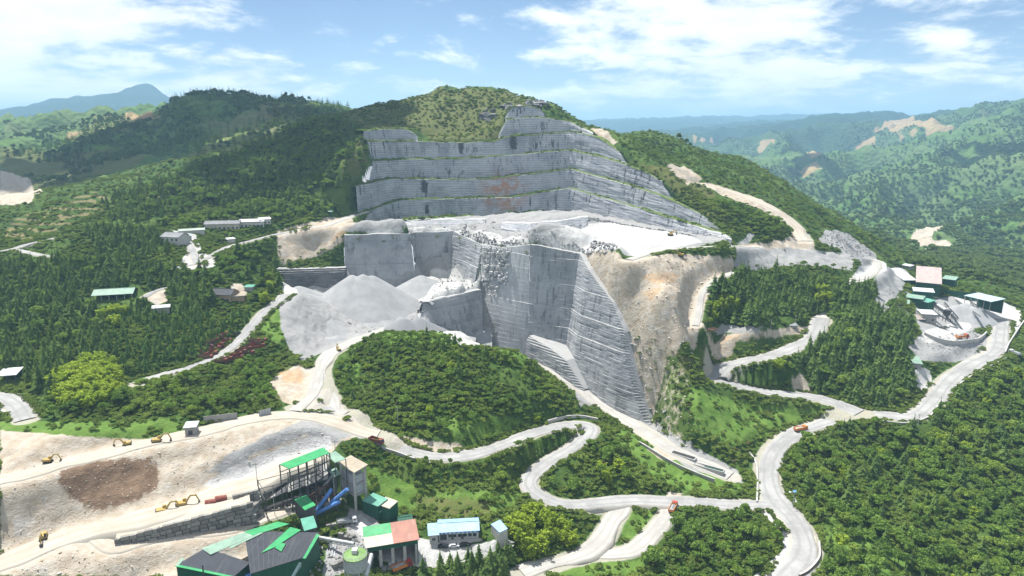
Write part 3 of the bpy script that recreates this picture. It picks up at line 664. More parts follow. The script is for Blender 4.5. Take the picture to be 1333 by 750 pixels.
for k, (name, kind, w, P) in enumerate(ROAD3D):
    V, Fq, A = ribbon(P, w, 0.02 + 0.012 * (k % 5), 11, 1.8 if kind != 'road' else 1.1, k * 11)
    me = np_mesh(name, V, Fq[:, ::-1], MAT[kind], True)
    a = me.attributes.new('across', 'FLOAT', 'POINT'); a.data.foreach_set('value', A.astype(np.float32))
    o = link(name, me); o['kind'] = 'structure'

# ================================================================== QUARRY FACES
def stepped_wall(name, top, bot, mat, course=2.3, ledge_big=6, big_w=3.5, jit=0.25, step=3.0, seed=0, lip=4.0, level=None, edge=0.5, frac_noise=0.35):
    n = max(6, int(max(np.linalg.norm(np.diff(top, axis=0), axis=1).sum(), np.linalg.norm(np.diff(bot, axis=0), axis=1).sum()) / step))
    def par(P):
        q = np.linspace(0, 1, len(P)); s = np.linspace(0, 1, n); return np.stack([np.interp(s, q, P[:, c]) for c in range(3)], 1)
    T, B = par(top), par(bot)
    T = T.copy(); T[:, 2] += fbm(np.arange(n) * step / 9.0, np.arange(n) * 0.0, 3, seed + 90) * edge
    nc = max(2, int(round(np.max(T[:, 2] - B[:, 2]) / course)))
    w = np.ones(nc)
    rs = np.random.default_rng(seed + 3)
    for k in range(nc):
        if ledge_big and (k + 1) % ledge_big == 0: w[k] = big_w
    w *= rs.uniform(0.5, 1.5, nc); cw = np.r_[0, np.cumsum(w)] / w.sum()
    hz = np.r_[0, np.cumsum(rs.uniform(0.75, 1.25, nc))]; hz /= hz[-1]
    d2 = (T - B)[:, :2]; L = np.linalg.norm(d2, axis=1)[:, None] + 1e-6
    tang = np.gradient((T + B)[:, :2], axis=0); tang /= np.linalg.norm(tang, axis=1)[:, None] + 1e-9
    nrm = np.stack([-tang[:, 1], tang[:, 0]], 1); nrm *= (1.0 if (nrm * d2).sum() >= 0 else -1.0)     # into the hill
    arc = np.r_[0, np.cumsum(np.linalg.norm(np.diff((T + B)[:, :2] / 2, axis=0), axis=1))]
    rows = []
    rows.append(np.c_[B[:, :2], B[:, 2] - 4.0])
    if level is not None:
        zmin = B[:, 2].min(); nl = int((T[:, 2].max() - zmin) / course) + 1; hsp = np.maximum(T[:, 2] - B[:, 2], 0.01)
        ext = lambda zc: sum((zc < lv).astype(float) * 0.8 for lv in level) if len(level) else 0 * zc
        for k in range(nl):
            za = zmin + k * course; zb = za + course * rs.uniform(0.86, 1.0)
            blk = (vnoise(arc / 9.0, arc * 0 + k * 3.7, seed) - 0.5) * jit * 2 + (vnoise(arc / 2.6, arc * 0 + k * 5.1, seed + 9) - 0.5) * jit + fbm(arc / 40, arc * 0, 3, seed + 2) * frac_noise * 2
            c0, c1 = np.clip(za, B[:, 2], T[:, 2]), np.clip(za + course, B[:, 2], T[:, 2]); f0, f1 = (c0 - B[:, 2]) / hsp, (c1 - B[:, 2]) / hsp; inside = ((c1 - c0) > 0.05).astype(float)
            off = nrm * ((blk - ext(c0 + 0.01)) * inside * np.clip((T[:, 2] - c0) / 4.0, 0, 1))[:, None]
            chip = np.maximum(0, fbm(arc / 3, arc * 0 + k * 1.7, 2, seed + 40)) * 0.35 * inside
            rows.append(np.c_[B[:, :2] + d2 * f0[:, None] + off, c0]); rows.append(np.c_[B[:, :2] + d2 * (f0 + (f1 - f0) * 0.80)[:, None] + off, c1 - chip])
    for k in range(nc if level is None else 0):
        blk = (vnoise(arc / 11.0, arc * 0 + k * 3.7, seed) - 0.5) * jit * 2 + fbm(arc / 40, arc * 0, 3, seed + 2) * frac_noise * 2
        blk = np.round(blk / 0.12) * 0.12
        xy = B[:, :2] + d2 * cw[k] + nrm * blk[:, None]
        z0 = B[:, 2] + (T - B)[:, 2] * hz[k]; z1 = B[:, 2] + (T - B)[:, 2] * hz[k + 1]
        chip = np.maximum(0, fbm(arc / 4, arc * 0 + k * 1.7, 2, seed + 40)) * 0.5
        rows.append(np.c_[xy, z0]); xt = xy + d2 * (cw[k + 1] - cw[k]) * 0.70
        rows.append(np.c_[xt + nrm * 0.06, z1 - chip * (0.6 if k < nc - 1 else 0.3)])
    rows.append(np.c_[T[:, :2] + nrm * 0.2, T[:, 2] + 0.05])
    if lip: rows.append(np.c_[T[:, :2] + nrm * lip, T[:, 2] + 0.25]); rows.append(np.c_[T[:, :2] + nrm * (lip + 2.5), T[:, 2] - 2.2])
    V = np.stack(rows, 0); me = np_mesh(name, V.reshape(-1, 3), grid_faces(len(rows), n), mat, False)
    o = link(name, me); o['kind'] = 'structure'
    return o, T, B, nrm
WALLS = {}
for i, (k, (t_, b_)) in enumerate(W3D.items()):
    mt = {'w0': 'dark_rock', 'w2l': 'pit_rock', 'w4': 'pit_rock', 'u1': 'old_rock', 'u2': 'old_rock', 'w1d': 'pale_rock'}.get(k, 'pit_rock')
    WALLS[k] = stepped_wall('quarry_face', t_, b_, MAT[mt], jit=0.25 if k != 'w1d' else 0.08, course=1.5 if k != 'w1d' else 3.2, ledge_big={'w3': 17, 'w1d': 14, 'w1c': 13, 'w4': 0, 'w2': 11}.get(k, 18), seed=i * 7, lip={'w4': 15.0, 'w1s': 0.0}.get(k, 4.0), step=1.6, level=[37.0, 51.0, 68.0, 86.0] if k != 'w1d' else [51.0, 86.0])
t = NT('bench_grass', 0.95, 0.1); nn = t.noise(0.5, 5, 0.65)
t.base(t.mix(t.rng(nn, 0.35, 0.62), (0.06, 0.115, 0.025), (0.15, 0.18, 0.07))); MAT['bench_grass'] = t.m
BENCH = []
for i, (tp, bt, ti) in enumerate(UPT):
    o, T, B, nrm = stepped_wall('quarry_face', tp, bt, MAT['old_rock'], course=2.3, ledge_big=0, seed=100 + i * 5, lip=0.0, step=2.6, jit=0.4, edge=0.6, frac_noise=0.6)
    # the bench above this lift: weedy rubble strip with a ragged low verge
    ar = np.arange(len(T)); hgt = 0.5 + np.maximum(0, fbm(ar / 3.0, ar * 0, 3, 60 + i)) * 1.8
    rows = [np.c_[T[:, :2], T[:, 2] - 0.3], np.c_[T[:, :2] + nrm * 0.5, T[:, 2] + hgt], np.c_[T[:, :2] + nrm * 2.2, T[:, 2] + hgt * 0.7], np.c_[T[:, :2] + nrm * 8.5, T[:, 2] + 0.3], np.c_[T[:, :2] + nrm * 12, T[:, 2] - 3]]
    me = np_mesh('quarry_bench', np.stack(rows, 0).reshape(-1, 3), grid_faces(5, len(T)), MAT['bench_grass'], True)
    link('quarry_bench', me)['kind'] = 'structure'
    BENCH.append((T, nrm))
# ================================================================== AIR
def build_haze():
    x0, x1, y0, y1, z0, z1 = -21000, 21000, -60, 24500, -320, 610
    v = [(x, y, z) for x in (x0, x1) for y in (y0, y1) for z in (z0, z1)]
    o = mesh_obj('haze', v, [(0,1,3,2),(4,6,7,5),(0,4,5,1),(2,3,7,6),(0,2,6,4),(1,5,7,3)])
    m = bpy.data.materials.new('thin_summer_haze'); m.use_nodes = True; nt = m.node_tree; nt.nodes.clear()
    pv = nt.nodes.new('ShaderNodeVolumePrincipled'); out = nt.nodes.new('ShaderNodeOutputMaterial')
    pv.inputs['Color'].default_value = (0.42, 0.72, 1.0, 1); pv.inputs['Density'].default_value = HAZE; pv.inputs['Anisotropy'].default_value = 0.1
    nt.links.new(pv.outputs[0], out.inputs['Volume']); o.data.materials.append(m)
    tag(o, 'thin blue summer haze lying over the valley and far hills', 'haze', kind='stuff')
HAZE = 1.12e-4
build_haze()

# ================================================================== VEGETATION
def leaf_material(name, a, b, tip, trans=0.33):
    k_ = (1.0, 1.0, 1.0) if ('bamboo' in name or 'distant' in name) else (1.25, 1.42, 1.35)
    a, b, tip = ((col[0] * k * 1.08, col[1] * k * 0.95, col[2] * k * 1.0) for col, k in zip((a, b, tip), k_))
    m = bpy.data.materials.new(name); m.use_nodes = True; nt = m.node_tree; nt.nodes.clear(); L = nt.links.new
    out = nt.nodes.new('ShaderNodeOutputMaterial'); d = nt.nodes.new('ShaderNodeBsdfDiffuse'); tr = nt.nodes.new('ShaderNodeBsdfTranslucent'); mx = nt.nodes.new('ShaderNodeMixShader'); mx.inputs[0].default_value = trans
    oi = nt.nodes.new('ShaderNodeObjectInfo'); at_ = nt.nodes.new('ShaderNodeAttribute'); at_.attribute_name = 'tone'
    m1 = nt.nodes.new('ShaderNodeMix'); m1.data_type = 'RGBA'; nx = nt.nodes.new('ShaderNodeTexNoise'); nx.inputs['Scale'].default_value = 0.045; nx.inputs['Detail'].default_value = 4; L(oi.outputs['Location'], nx.inputs['Vector'])
    mr = nt.nodes.new('ShaderNodeMapRange'); mr.inputs[1].default_value = 0.36; mr.inputs[2].default_value = 0.64; L(nx.outputs[0], mr.inputs[0])
    av = nt.nodes.new('ShaderNodeMath'); av.operation = 'MULTIPLY_ADD'; av.use_clamp = True; L(oi.outputs['Random'], av.inputs[0]); av.inputs[1].default_value = 0.55; sb = nt.nodes.new('ShaderNodeMath'); sb.operation = 'MULTIPLY'; L(mr.outputs[0], sb.inputs[0]); sb.inputs[1].default_value = 0.55; L(sb.outputs[0], av.inputs[2]); L(av.outputs[0], m1.inputs[0]); m1.inputs[6].default_value = (*a, 1); m1.inputs[7].default_value = (*b, 1)
    m2 = nt.nodes.new('ShaderNodeMix'); m2.data_type = 'RGBA'; L(at_.outputs['Fac'], m2.inputs[0]); L(m1.outputs[2], m2.inputs[6]); m2.inputs[7].default_value = (*tip, 1)
    L(m2.outputs[2], d.inputs[0]); L(m2.outputs[2], tr.inputs[0]); L(d.outputs[0], mx.inputs[1]); L(tr.outputs[0], mx.inputs[2]); L(mx.outputs[0], out.inputs[0])
    return m
LEAF = {
 'light': leaf_material('light_leaves', (0.085, 0.175, 0.024), (0.155, 0.250, 0.040), (0.20, 0.30, 0.06), 0.4),
 'farleaf': leaf_material('distant_leaves', (0.048, 0.108, 0.034), (0.105, 0.175, 0.050), (0.13, 0.20, 0.06)),
 'farlime': leaf_material('distant_light_leaves', (0.080, 0.155, 0.040), (0.145, 0.225, 0.056), (0.17, 0.25, 0.07)),
 'conifer': leaf_material('fir_needles', (0.026, 0.068, 0.024), (0.085, 0.150, 0.034), (0.13, 0.21, 0.055)),
 'young':   leaf_material('young_fir_needles', (0.045, 0.105, 0.030), (0.075, 0.155, 0.038), (0.11, 0.20, 0.05)),
 'broad':   leaf_material('broad_leaves', (0.034, 0.092, 0.016), (0.105, 0.200, 0.032), (0.15, 0.25, 0.05)),
 'bamboo':  leaf_material('bamboo_leaves', (0.20, 0.34, 0.030), (0.30, 0.45, 0.045), (0.36, 0.50, 0.07), 0.45),
 'shrub':   leaf_material('scrub_leaves', (0.036, 0.085, 0.016), (0.130, 0.205, 0.036), (0.17, 0.24, 0.06)),
 'limeshrub': leaf_material('light_scrub_leaves', (0.060, 0.130, 0.020), (0.110, 0.195, 0.032), (0.15, 0.24, 0.05)),
 'dryshrub': leaf_material('dry_scrub_leaves', (0.080, 0.105, 0.035), (0.125, 0.125, 0.055), (0.17, 0.16, 0.08)),
}
MAT['bark'] = paint('bark', (0.085, 0.062, 0.042), 0.95, 0.3, 0.2, 3.0)
def quads(C, Ud, Vd, tone):
    """C centres, Ud/Vd half axes -> verts, faces, per-vertex tone"""
    V = np.stack([C - Ud - Vd, C + Ud - Vd, C + Ud + Vd, C - Ud + Vd], 1).reshape(-1, 3)
    return V, np.arange(len(V)).reshape(-1, 4), np.repeat(tone, 4)
def join_parts(parts):
    V, Fq, T = [], [], []; o = 0
    for v, f, t in parts: V.append(v); Fq.append(f + o); T.append(t); o += len(v)
    return np.vstack(V), np.vstack(Fq), np.concatenate(T)
def conifer_crown(seed, nwh=17, slim=0.17):
    r = np.random.default_rng(seed); parts = []
    for w in range(nwh):
        f = w / (nwh - 1); z = 0.14 + 0.84 * f ** 0.92; rad = slim * (1 - f) ** (0.7 + 0.25 * (seed % 3)) * r.uniform(0.6, 1.25) + 0.012
        nb = int(9 - 4 * f); a0 = r.uniform(0, 6.28)
        for b in range(nb):
            a = a0 + b * 6.283 / nb + r.normal(0, 0.2); L = rad * r.uniform(0.72, 1.25); dirv = np.array((math.cos(a), math.sin(a), 0)); side = np.array((-math.sin(a), math.cos(a), 0))
            tn = r.uniform(0, 0.35) + 0.35 * f * r.random()
            for s in (-1, 1):
                p0 = np.array((0, 0, z)); p1 = dirv * L * 0.55 + np.array((0, 0, z - L * 0.10)); p2 = dirv * L + np.array((0, 0, z - L * 0.42))
                wd = L * 0.34
                v = np.array([p0, p1, p1 + side * s * wd - np.array((0, 0, wd * 0.55)), p0 + side * s * wd * 0.3 - np.array((0, 0, 0.02)),
                              p1, p2, p2 + side * s * wd * 0.25 - np.array((0, 0, wd * 0.3)), p1 + side * s * wd - np.array((0, 0, wd * 0.55))])
                parts.append((v, np.arange(8).reshape(2, 4), np.array([tn * 0.5, tn, tn, tn * 0.5, tn, tn + 0.25, tn + 0.25, tn])))
    parts.append(quads(np.array([[0, 0, 0.97], [0, 0, 0.97]]), np.array([[0.014, 0, 0], [0, 0.014, 0]]), np.array([[0, 0, 0.05]] * 2), np.array([0.5, 0.5])))
    return join_parts(parts)
def clump_crown(seed, n_cl=16, n_leaf=58, rx=0.38, rz=0.34, cz=0.62, cr=(0.11, 0.20), leaf=0.038):
    r = np.random.default_rng(seed); parts = []
    for c in range(n_cl):
        d = r.normal(size=3); d /= np.linalg.norm(d); d[2] = abs(d[2]) * 1.1 - 0.25; q = r.uniform(0.35, 0.95)
        cen = np.array((d[0] * rx * q, d[1] * rx * q, cz + d[2] * rz * q)); rr = r.uniform(*cr)
        n = r.normal(size=(n_leaf, 3)); n /= np.linalg.norm(n, axis=1)[:, None]; n[:, 2] = np.abs(n[:, 2]) * 1.0 - 0.28
        C = cen + n * rr * r.uniform(0.7, 1.06, (n_leaf, 1)) * np.array((1, 1, 0.8))
        t = n + r.normal(0, 0.45, (n_leaf, 3)); t /= np.linalg.norm(t, axis=1)[:, None]
        u = np.cross(t, r.normal(size=(n_leaf, 3))); u /= np.linalg.norm(u, axis=1)[:, None] + 1e-9; v = np.cross(t, u); s = leaf * r.uniform(0.6, 1.35, (n_leaf, 1))
        tone = np.clip(r.uniform(0, 0.5) + 0.35 * r.random(n_leaf), 0, 1)
        parts.append(quads(C, u * s, v * s * 0.75, tone))
    return join_parts(parts)
def bamboo_crown(seed, nc=12):
    r = np.random.default_rng(seed); parts = []
    for c in range(nc):
        a = r.uniform(0, 6.283); dv = np.array((math.cos(a), math.sin(a), 0)); base = dv * r.uniform(0, 0.16) ; h = r.uniform(0.7, 1.0); lean = r.uniform(0.08, 0.22); n = 30
        t = r.uniform(0.25, 1.0, n) ** 0.8
        C = base + dv * (lean * t ** 2.2)[:, None] + np.array((0, 0, 1)) * (h * (t - 0.16 * t ** 4))[:, None]
        w = (0.085 * (1.1 - t) + 0.02)[:, None]; off = r.normal(size=(n, 3)) * w; C = C + off
        u = r.normal(size=(n, 3)) * np.array((1, 1, 0.4)); u /= np.linalg.norm(u, axis=1)[:, None]; vv = np.cross(u, r.normal(size=(n, 3))); vv /= np.linalg.norm(vv, axis=1)[:, None]
        s = r.uniform(0.7, 1.3, (n, 1)); parts.append(quads(C, u * 0.052 * s, vv * 0.026 * s, np.clip(r.uniform(0, 0.4) + 0.5 * t * r.random(n), 0, 1)))
    return join_parts(parts)
def trunk_geo(h, r0, r1, limbs=0, seed=0):
    r = np.random.default_rng(seed); parts = []
    def tube(p, q, a, b, k=6):
        p, q = np.array(p, float), np.array(q, float); d = q - p; u = np.cross(d, (0.3, 0.9, 0.1)); u /= np.linalg.norm(u); v = np.cross(d, u); v /= np.linalg.norm(v)
        ang = np.arange(k) * 2 * math.pi / k; ring = lambda c, rr: c + rr * (np.cos(ang)[:, None] * u + np.sin(ang)[:, None] * v)
        V = np.vstack([ring(p, a), ring(q, b)]); i = np.arange(k); Fq = np.stack([i, (i + 1) % k, (i + 1) % k + k, i + k], 1); parts.append((V, Fq, np.zeros(len(V))))
    tube((0, 0, -0.06), (0, 0, h), r0, r1)
    for l in range(limbs):
        a = r.uniform(0, 6.28); z = h * r.uniform(0.5, 0.95); L = r.uniform(0.15, 0.28); tube((0, 0, z), (math.cos(a) * L, math.sin(a) * L, z + L * 0.9), r1 * 0.8, r1 * 0.3, 5)
    return join_parts(parts)
def veg_mesh(name, geo, mat):
    V, Fq, T = geo; me = np_mesh(name, V, Fq, mat, False)
    a = me.attributes.new('tone', 'FLOAT', 'POINT'); a.data.foreach_set('value', T.astype(np.float32)); return me
def joined_mesh(name, geoA, matA, geoB, matB):
    V = np.vstack([geoA[0], geoB[0]]); Fq = np.vstack([geoA[1], geoB[1] + len(geoA[0])]); T = np.r_[geoA[2], geoB[2]]
    me = np_mesh(name, V, Fq, matA, False); me.materials.append(matB)
    me.polygons.foreach_set('material_index', np.r_[np.zeros(len(geoA[1]), np.int32), np.ones(len(geoB[1]), np.int32)])
    a = me.attributes.new('tone', 'FLOAT', 'POINT'); a.data.foreach_set('value', T.astype(np.float32)); return me
KIND = {}
def kind(name, mat, crowns, trunk):
    KIND[name] = dict(crown=[veg_mesh('crown', c, LEAF[mat]) for c in crowns], trunk=veg_mesh('trunk', trunk, MAT['bark']) if trunk else None,
                      whole=[joined_mesh(name, c, LEAF[mat], trunk, MAT['bark']) if trunk else veg_mesh(name, c, LEAF[mat]) for c in crowns])
ctr = trunk_geo(0.9, 0.016, 0.004)
btr = trunk_geo(0.62, 0.028, 0.014, 5, 3)
kind('fir_tree', 'conifer', [conifer_crown(s, 17, sl) for s, sl in ((1, 0.24), (2, 0.29), (3, 0.20), (6, 0.26), (7, 0.33))], ctr)
kind('young_fir', 'young', [conifer_crown(s, 12, sl) for s, sl in ((4, 0.22), (5, 0.25))], ctr)
kind('broadleaf_tree', 'broad', [clump_crown(11), clump_crown(12, 20, 50, 0.44, 0.28), clump_crown(13, 12, 60, 0.28, 0.42), clump_crown(16, 9, 60, 0.40, 0.30, 0.6)], btr)
kind('light_tree', 'light', [clump_crown(14, 13, 56, 0.36, 0.38), clump_crown(15, 9, 60, 0.28, 0.30, 0.6, (0.12, 0.22)), clump_crown(17, 17, 46, 0.46, 0.22, 0.55)], btr)
kind('bamboo', 'bamboo', [bamboo_crown(21), bamboo_crown(22, 15)], trunk_geo(0.8, 0.008, 0.004, 0))
kind('shrub', 'shrub', [clump_crown(31, 6, 40, 0.42, 0.25, 0.34, (0.16, 0.30), 0.072), clump_crown(32, 9, 34, 0.52, 0.2, 0.28, (0.13, 0.26), 0.07)], None)
kind('light_shrub', 'limeshrub', [clump_crown(33, 6, 24, 0.45, 0.22, 0.30, (0.18, 0.32), 0.10)], None)
kind('dry_shrub', 'dryshrub', [clump_crown(34, 7, 20, 0.48, 0.18, 0.26, (0.16, 0.28), 0.09)], None)
kind('far_tree', 'farleaf', [clump_crown(41, 5, 14, 0.36, 0.30, 0.50, (0.2, 0.32), 0.15)], None)
kind('far_fir', 'conifer', [conifer_crown(42, 7, 0.24)], None)
kind('far_bamboo', 'farlime', [clump_crown(43, 6, 12, 0.40, 0.34, 0.52, (0.16, 0.28), 0.13)], None)

def sample_grid(A, X, Y):
    r = np.clip(np.hypot(X, Y), rg[0], rg[-2]); th = np.clip(np.arctan2(X, Y), -TH, TH - 1e-6)
    i = np.rint(np.interp(r, rg, np.arange(NRr))).astype(int); j = np.rint((th + TH) / (2 * TH) * (NTH - 1)).astype(int)
    return A[np.clip(i, 0, NRr - 1), np.clip(j, 0, NTH - 1)]
BARE = np.maximum.reduce([MASKS[k] for k in ('white', 'gravel', 'tan', 'brown', 'orange')] + [np.where(RFLAT > 0.02, 1.0, 0.0), cut.astype(float)])
def project(X, Y, Z):
    d = Y * CP - (Z - CAM_Z) * SP; u = Y * SP + (Z - CAM_Z) * CP
    return 666.5 + FPX * X / d, 375 - FPX * u / d, d
SC = {}            # kind -> list of (x, y, z, size, region)
TAKEN = []
def scatter(kname, P, spacing, size, region, density=1.0, bare_max=0.35, seed=1, world=None, clear=None):
    P = gpoly(P) if world is None else np.asarray(world); r = np.random.default_rng(seed)
    nx = int((P[:, 0].max() - P[:, 0].min()) / spacing) + 1; ny = int((P[:, 1].max() - P[:, 1].min()) / spacing) + 1
    gx, gy = np.meshgrid(np.arange(nx), np.arange(ny)); X = P[:, 0].min() + (gx + r.uniform(-0.1, 1.1, gx.shape)) * spacing; Y = P[:, 1].min() + (gy + r.uniform(-0.1, 1.1, gx.shape)) * spacing
    X, Y = X.ravel(), Y.ravel(); m = in_poly(X, Y, P) & (r.random(X.size) < density); X, Y = X[m], Y[m]
    m = sample_grid(BARE, X, Y) < bare_max; X, Y = X[m], Y[m]
    Z = height(X, Y); px, py, d = project(X, Y, Z); m = (px > -170) & (px < 1500) & (py < 900); X, Y, Z = X[m], Y[m], Z[m]
    S = size[0] + (size[1] - size[0]) * r.beta(1.1, 1.9, X.size)
    far_k = kname.startswith('far'); ws = 120.0 if far_k else 26.0
    gapn = fbm(X / ws, Y / ws, 3, 200 + seed); S = S * (1 + 0.30 * fbm(X / (ws * 0.7), Y / (ws * 0.7), 2, 300)); m = gapn > (-0.06 if kname == 'far_tree' else -0.38 if kname == 'shrub' else -0.34 if kname == 'broadleaf_tree' else -0.52)
    if kname in ('shrub', 'dry_shrub', 'light_shrub'): m &= ~((np.maximum(sample_grid(MASKS['lime'], X, Y), sample_grid(MASKS['terrace'], X, Y)) > 0.5) & (r.random(len(X)) < (0.45 if kname == 'light_shrub' else 0.8)))
    X, Y, Z, S = X[m], Y[m], Z[m], S[m]
    if kname == 'broadleaf_tree':
        lt = (fbm(X / 34, Y / 34, 3, 400) + r.normal(0, 0.28, len(X))) > 0.13
        SC.setdefault('light_tree', []).append((X[lt], Y[lt], Z[lt], S[lt] * 0.92, region)); X, Y, Z, S = X[~lt], Y[~lt], Z[~lt], S[~lt]
    SC.setdefault(kname, []).append((X, Y, Z, S, region))
# ------------------------------------------------------------------ where things grow (outlines in photograph pixels)
FOREST_L  = [(0,345),(70,342),(150,338),(228,352),(240,372),(190,384),(130,385),(112,396),(150,420),(130,470),(90,500),(70,522),(40,500),(0,492)]
YOUNG_L   = [(150,400),(240,385),(262,412),(332,404),(326,428),(270,462),(200,488),(150,492),(128,468)]
FOREST_L2 = [(110,304),(205,300),(225,335),(130,338)]
SPUR      = [(130,262),(240,226),(300,203),(380,168),(440,152),(465,172),(455,215),(440,245),(380,262),(330,262),(280,272),(200,286),(150,292)]
SPUR2     = [(205,292),(260,287),(330,267),(400,262),(455,262),(438,280),(370,288),(340,285),(280,290),(232,300)]
FIR_R     = [(905,428),(915,388),(958,358),(1010,353),(1060,362),(1082,380),(1075,405),(1055,425),(1000,430),(930,432)]
FIR_R2    = [(1080,402),(1090,372),(1130,374),(1160,397),(1195,440),(1178,460),(1192,490),(1180,530),(1120,528),(1062,515),(1030,482),(1050,462),(1078,432)]
FIR_F     = [(545,770),(560,728),(600,720),(645,714),(668,735),(660,770)]
HILL_M    = [(440,470),(478,441),(560,436),(650,456),(690,470),(752,540),(700,556),(650,575),(612,575),(520,560),(480,545),(446,515)]
WOOD_R    = [(1028,585),(1110,552),(1190,556),(1240,512),(1333,482),(1480,470),(1480,800),(1080,800),(1068,690),(1024,650),(1018,610)]
WOOD_B    = [(838,690),(880,668),(980,672),(1016,694),(1012,715),(960,770),(850,770),(832,722)]
SLOPE_M   = [(500,598),(600,605),(690,580),(752,566),(756,572),(690,610),(680,650),(600,665),(545,650)]
HAIRPIN   = [(722,648),(712,626),(780,570),(832,592),(822,640),(760,648)]
WOOD_L    = [(62,524),(130,505),(200,505),(300,480),(330,472),(405,495),(362,524),(240,540),(62,545)]
BUSH_L    = [(240,366),(290,335),(360,318),(382,345),(370,376),(330,392),(262,398)]
RIDGE_R   = [(735,158),(800,182),(870,184),(970,217),(1060,270),(1200,346),(1333,395),(1480,420),(1480,470),(1333,432),(1260,385),(1150,332),(1090,297),(1050,292),(930,237),(860,208),(790,190)]
BUSH_R    = [(925,262),(960,268),(1010,285),(1035,305),(1035,315),(985,315),(975,300)]
ISLAND    = [(958,492),(990,478),(1020,470),(1040,505),(1000,508)]
LINE_R    = [(985,330),(1040,338),(1100,335),(1130,350),(1110,362),(1050,352),(990,345)]
MEADOW_R  = [(890,470),(940,500),(1000,520),(1085,542),(1035,556),(1000,580),(985,640),(900,600)]
scatter('fir_tree', FOREST_L, 4.6, (5, 14), 'left', seed=2)
scatter('young_fir', YOUNG_L, 3.3, (5, 8), 'young', seed=3)
scatter('fir_tree', FOREST_L2, 5.5, (8, 12), 'left', seed=4)
scatter('fir_tree', [(228,350),(290,392),(262,412),(205,384)], 5.0, (9, 14), 'left', seed=5)
scatter('fir_tree', SPUR, 6.2, (8, 14), 'spur', 0.85, seed=6)
scatter('broadleaf_tree', SPUR, 9, (7, 11), 'spur', 0.7, seed=7)
scatter('fir_tree', SPUR2, 6.0, (8, 13), 'spur', 0.6, seed=8)
scatter('broadleaf_tree', SPUR2, 6.5, (6, 10), 'spur', 0.9, seed=9)
scatter('fir_tree', FIR_R, 4.4, (6, 17), 'tanslope', seed=10)
scatter('fir_tree', FIR_R2, 4.6, (6, 15), 'plant', seed=11)
scatter('broadleaf_tree', FIR_R2, 9, (7, 10), 'plant', 0.6, seed=12)
scatter('fir_tree', FIR_F, 4.0, (10, 15), 'office', seed=13)
scatter('broadleaf_tree', HILL_M, 3.0, (1.6, 6.0), 'hill', 0.9, seed=14)
scatter('broadleaf_tree', WOOD_R, 4.3, (2.5, 10.5), 'haul', 0.9, seed=15)
scatter('fir_tree', WOOD_R, 8.5, (5, 14), 'haul', 0.7, seed=16)
scatter('fir_tree', HILL_M, 13, (4, 9), 'hill', 0.6, seed=75)
scatter('bamboo', HILL_M, 22, (4, 7), 'hill', 0.5, seed=76)
scatter('bamboo', WOOD_R, 24, (7, 10), 'haul', 0.5, seed=17)
scatter('broadleaf_tree', WOOD_B, 4.2, (2.5, 9), 'junction', 0.95, seed=18)
scatter('broadleaf_tree', SLOPE_M, 7, (3.5, 7.5), 'bank', 0.75, seed=19)
scatter('broadleaf_tree', HAIRPIN, 6.0, (4.5, 9), 'hairpin', 0.75, seed=20)
scatter('broadleaf_tree', WOOD_L, 5.0, (5, 9), 'lower', 0.85, seed=21)
scatter('broadleaf_tree', BUSH_L, 6, (5, 9), 'pad', 0.8, seed=22)
scatter('fir_tree', BUSH_L, 10, (9, 14), 'pad', 0.7, seed=23)
scatter('broadleaf_tree', BUSH_R, 5, (4, 8), 'sandtrack', seed=24)
scatter('broadleaf_tree', ISLAND, 4.6, (5, 9), 'island', 0.9, seed=25)
scatter('broadleaf_tree', LINE_R, 5.5, (4, 8), 'line', 0.8, seed=26)
scatter('fir_tree', [(950,330),(972,322),(978,332),(958,345)], 6, (10, 15), 'lone', 0.7, seed=27)
scatter('fir_tree', [(1065,322),(1080,316),(1115,325),(1112,335),(1070,332)], 7, (9, 13), 'lone', 0.8, seed=28)
scatter('bamboo', [(70,512),(110,478),(152,482),(160,512),(120,535),(75,532)], 3.6, (8, 13), 'leftgrove', seed=30)
scatter('bamboo', [(658,702),(690,668),(735,692),(758,708),(720,730),(680,735)], 3.6, (8, 13), 'officegrove', seed=31)
scatter('bamboo', [(915,412),(930,395),(955,398),(960,412),(930,420)], 5, (8, 12), 'tanslope', 0.7, seed=32)
scatter('bamboo', [(985,492),(1005,478),(1025,478),(1030,492)], 4.5, (7, 10), 'island', 0.8, seed=33)
scatter('bamboo', [(128,420),(150,400),(165,410),(150,432)], 5, (8, 12), 'leftgrove', 0.8, seed=34)
scatter('bamboo', [(335,395),(350,375),(362,385),(345,402)], 4, (7, 10), 'pad', 0.9, seed=35)
scatter('bamboo', [(1050,385),(1075,378),(1085,395),(1060,400)], 5, (8, 11), 'plant', 0.7, seed=36)
scatter('bamboo', [(770,620),(800,600),(812,612),(785,640)], 5, (6, 9), 'hairpin', 0.8, seed=37)
scatter('broadleaf_tree', FOREST_L, 12, (6, 10), 'left', 0.6, seed=70)
scatter('broadleaf_tree', FIR_R, 12, (6, 10), 'tanslope', 0.6, seed=71)
scatter('broadleaf_tree', YOUNG_L, 13, (4, 8), 'young', 0.5, seed=72)
scatter('shrub', [(800,680),(835,662),(850,672),(835,696),(812,708)], 2.6, (1.2, 3.0), 'scrub', 0.8, seed=73)
scatter('broadleaf_tree', [(450,180),(474,176),(484,205),(466,236),(462,262),(448,250)], 5, (4, 8), 'spur', 0.9, seed=74)
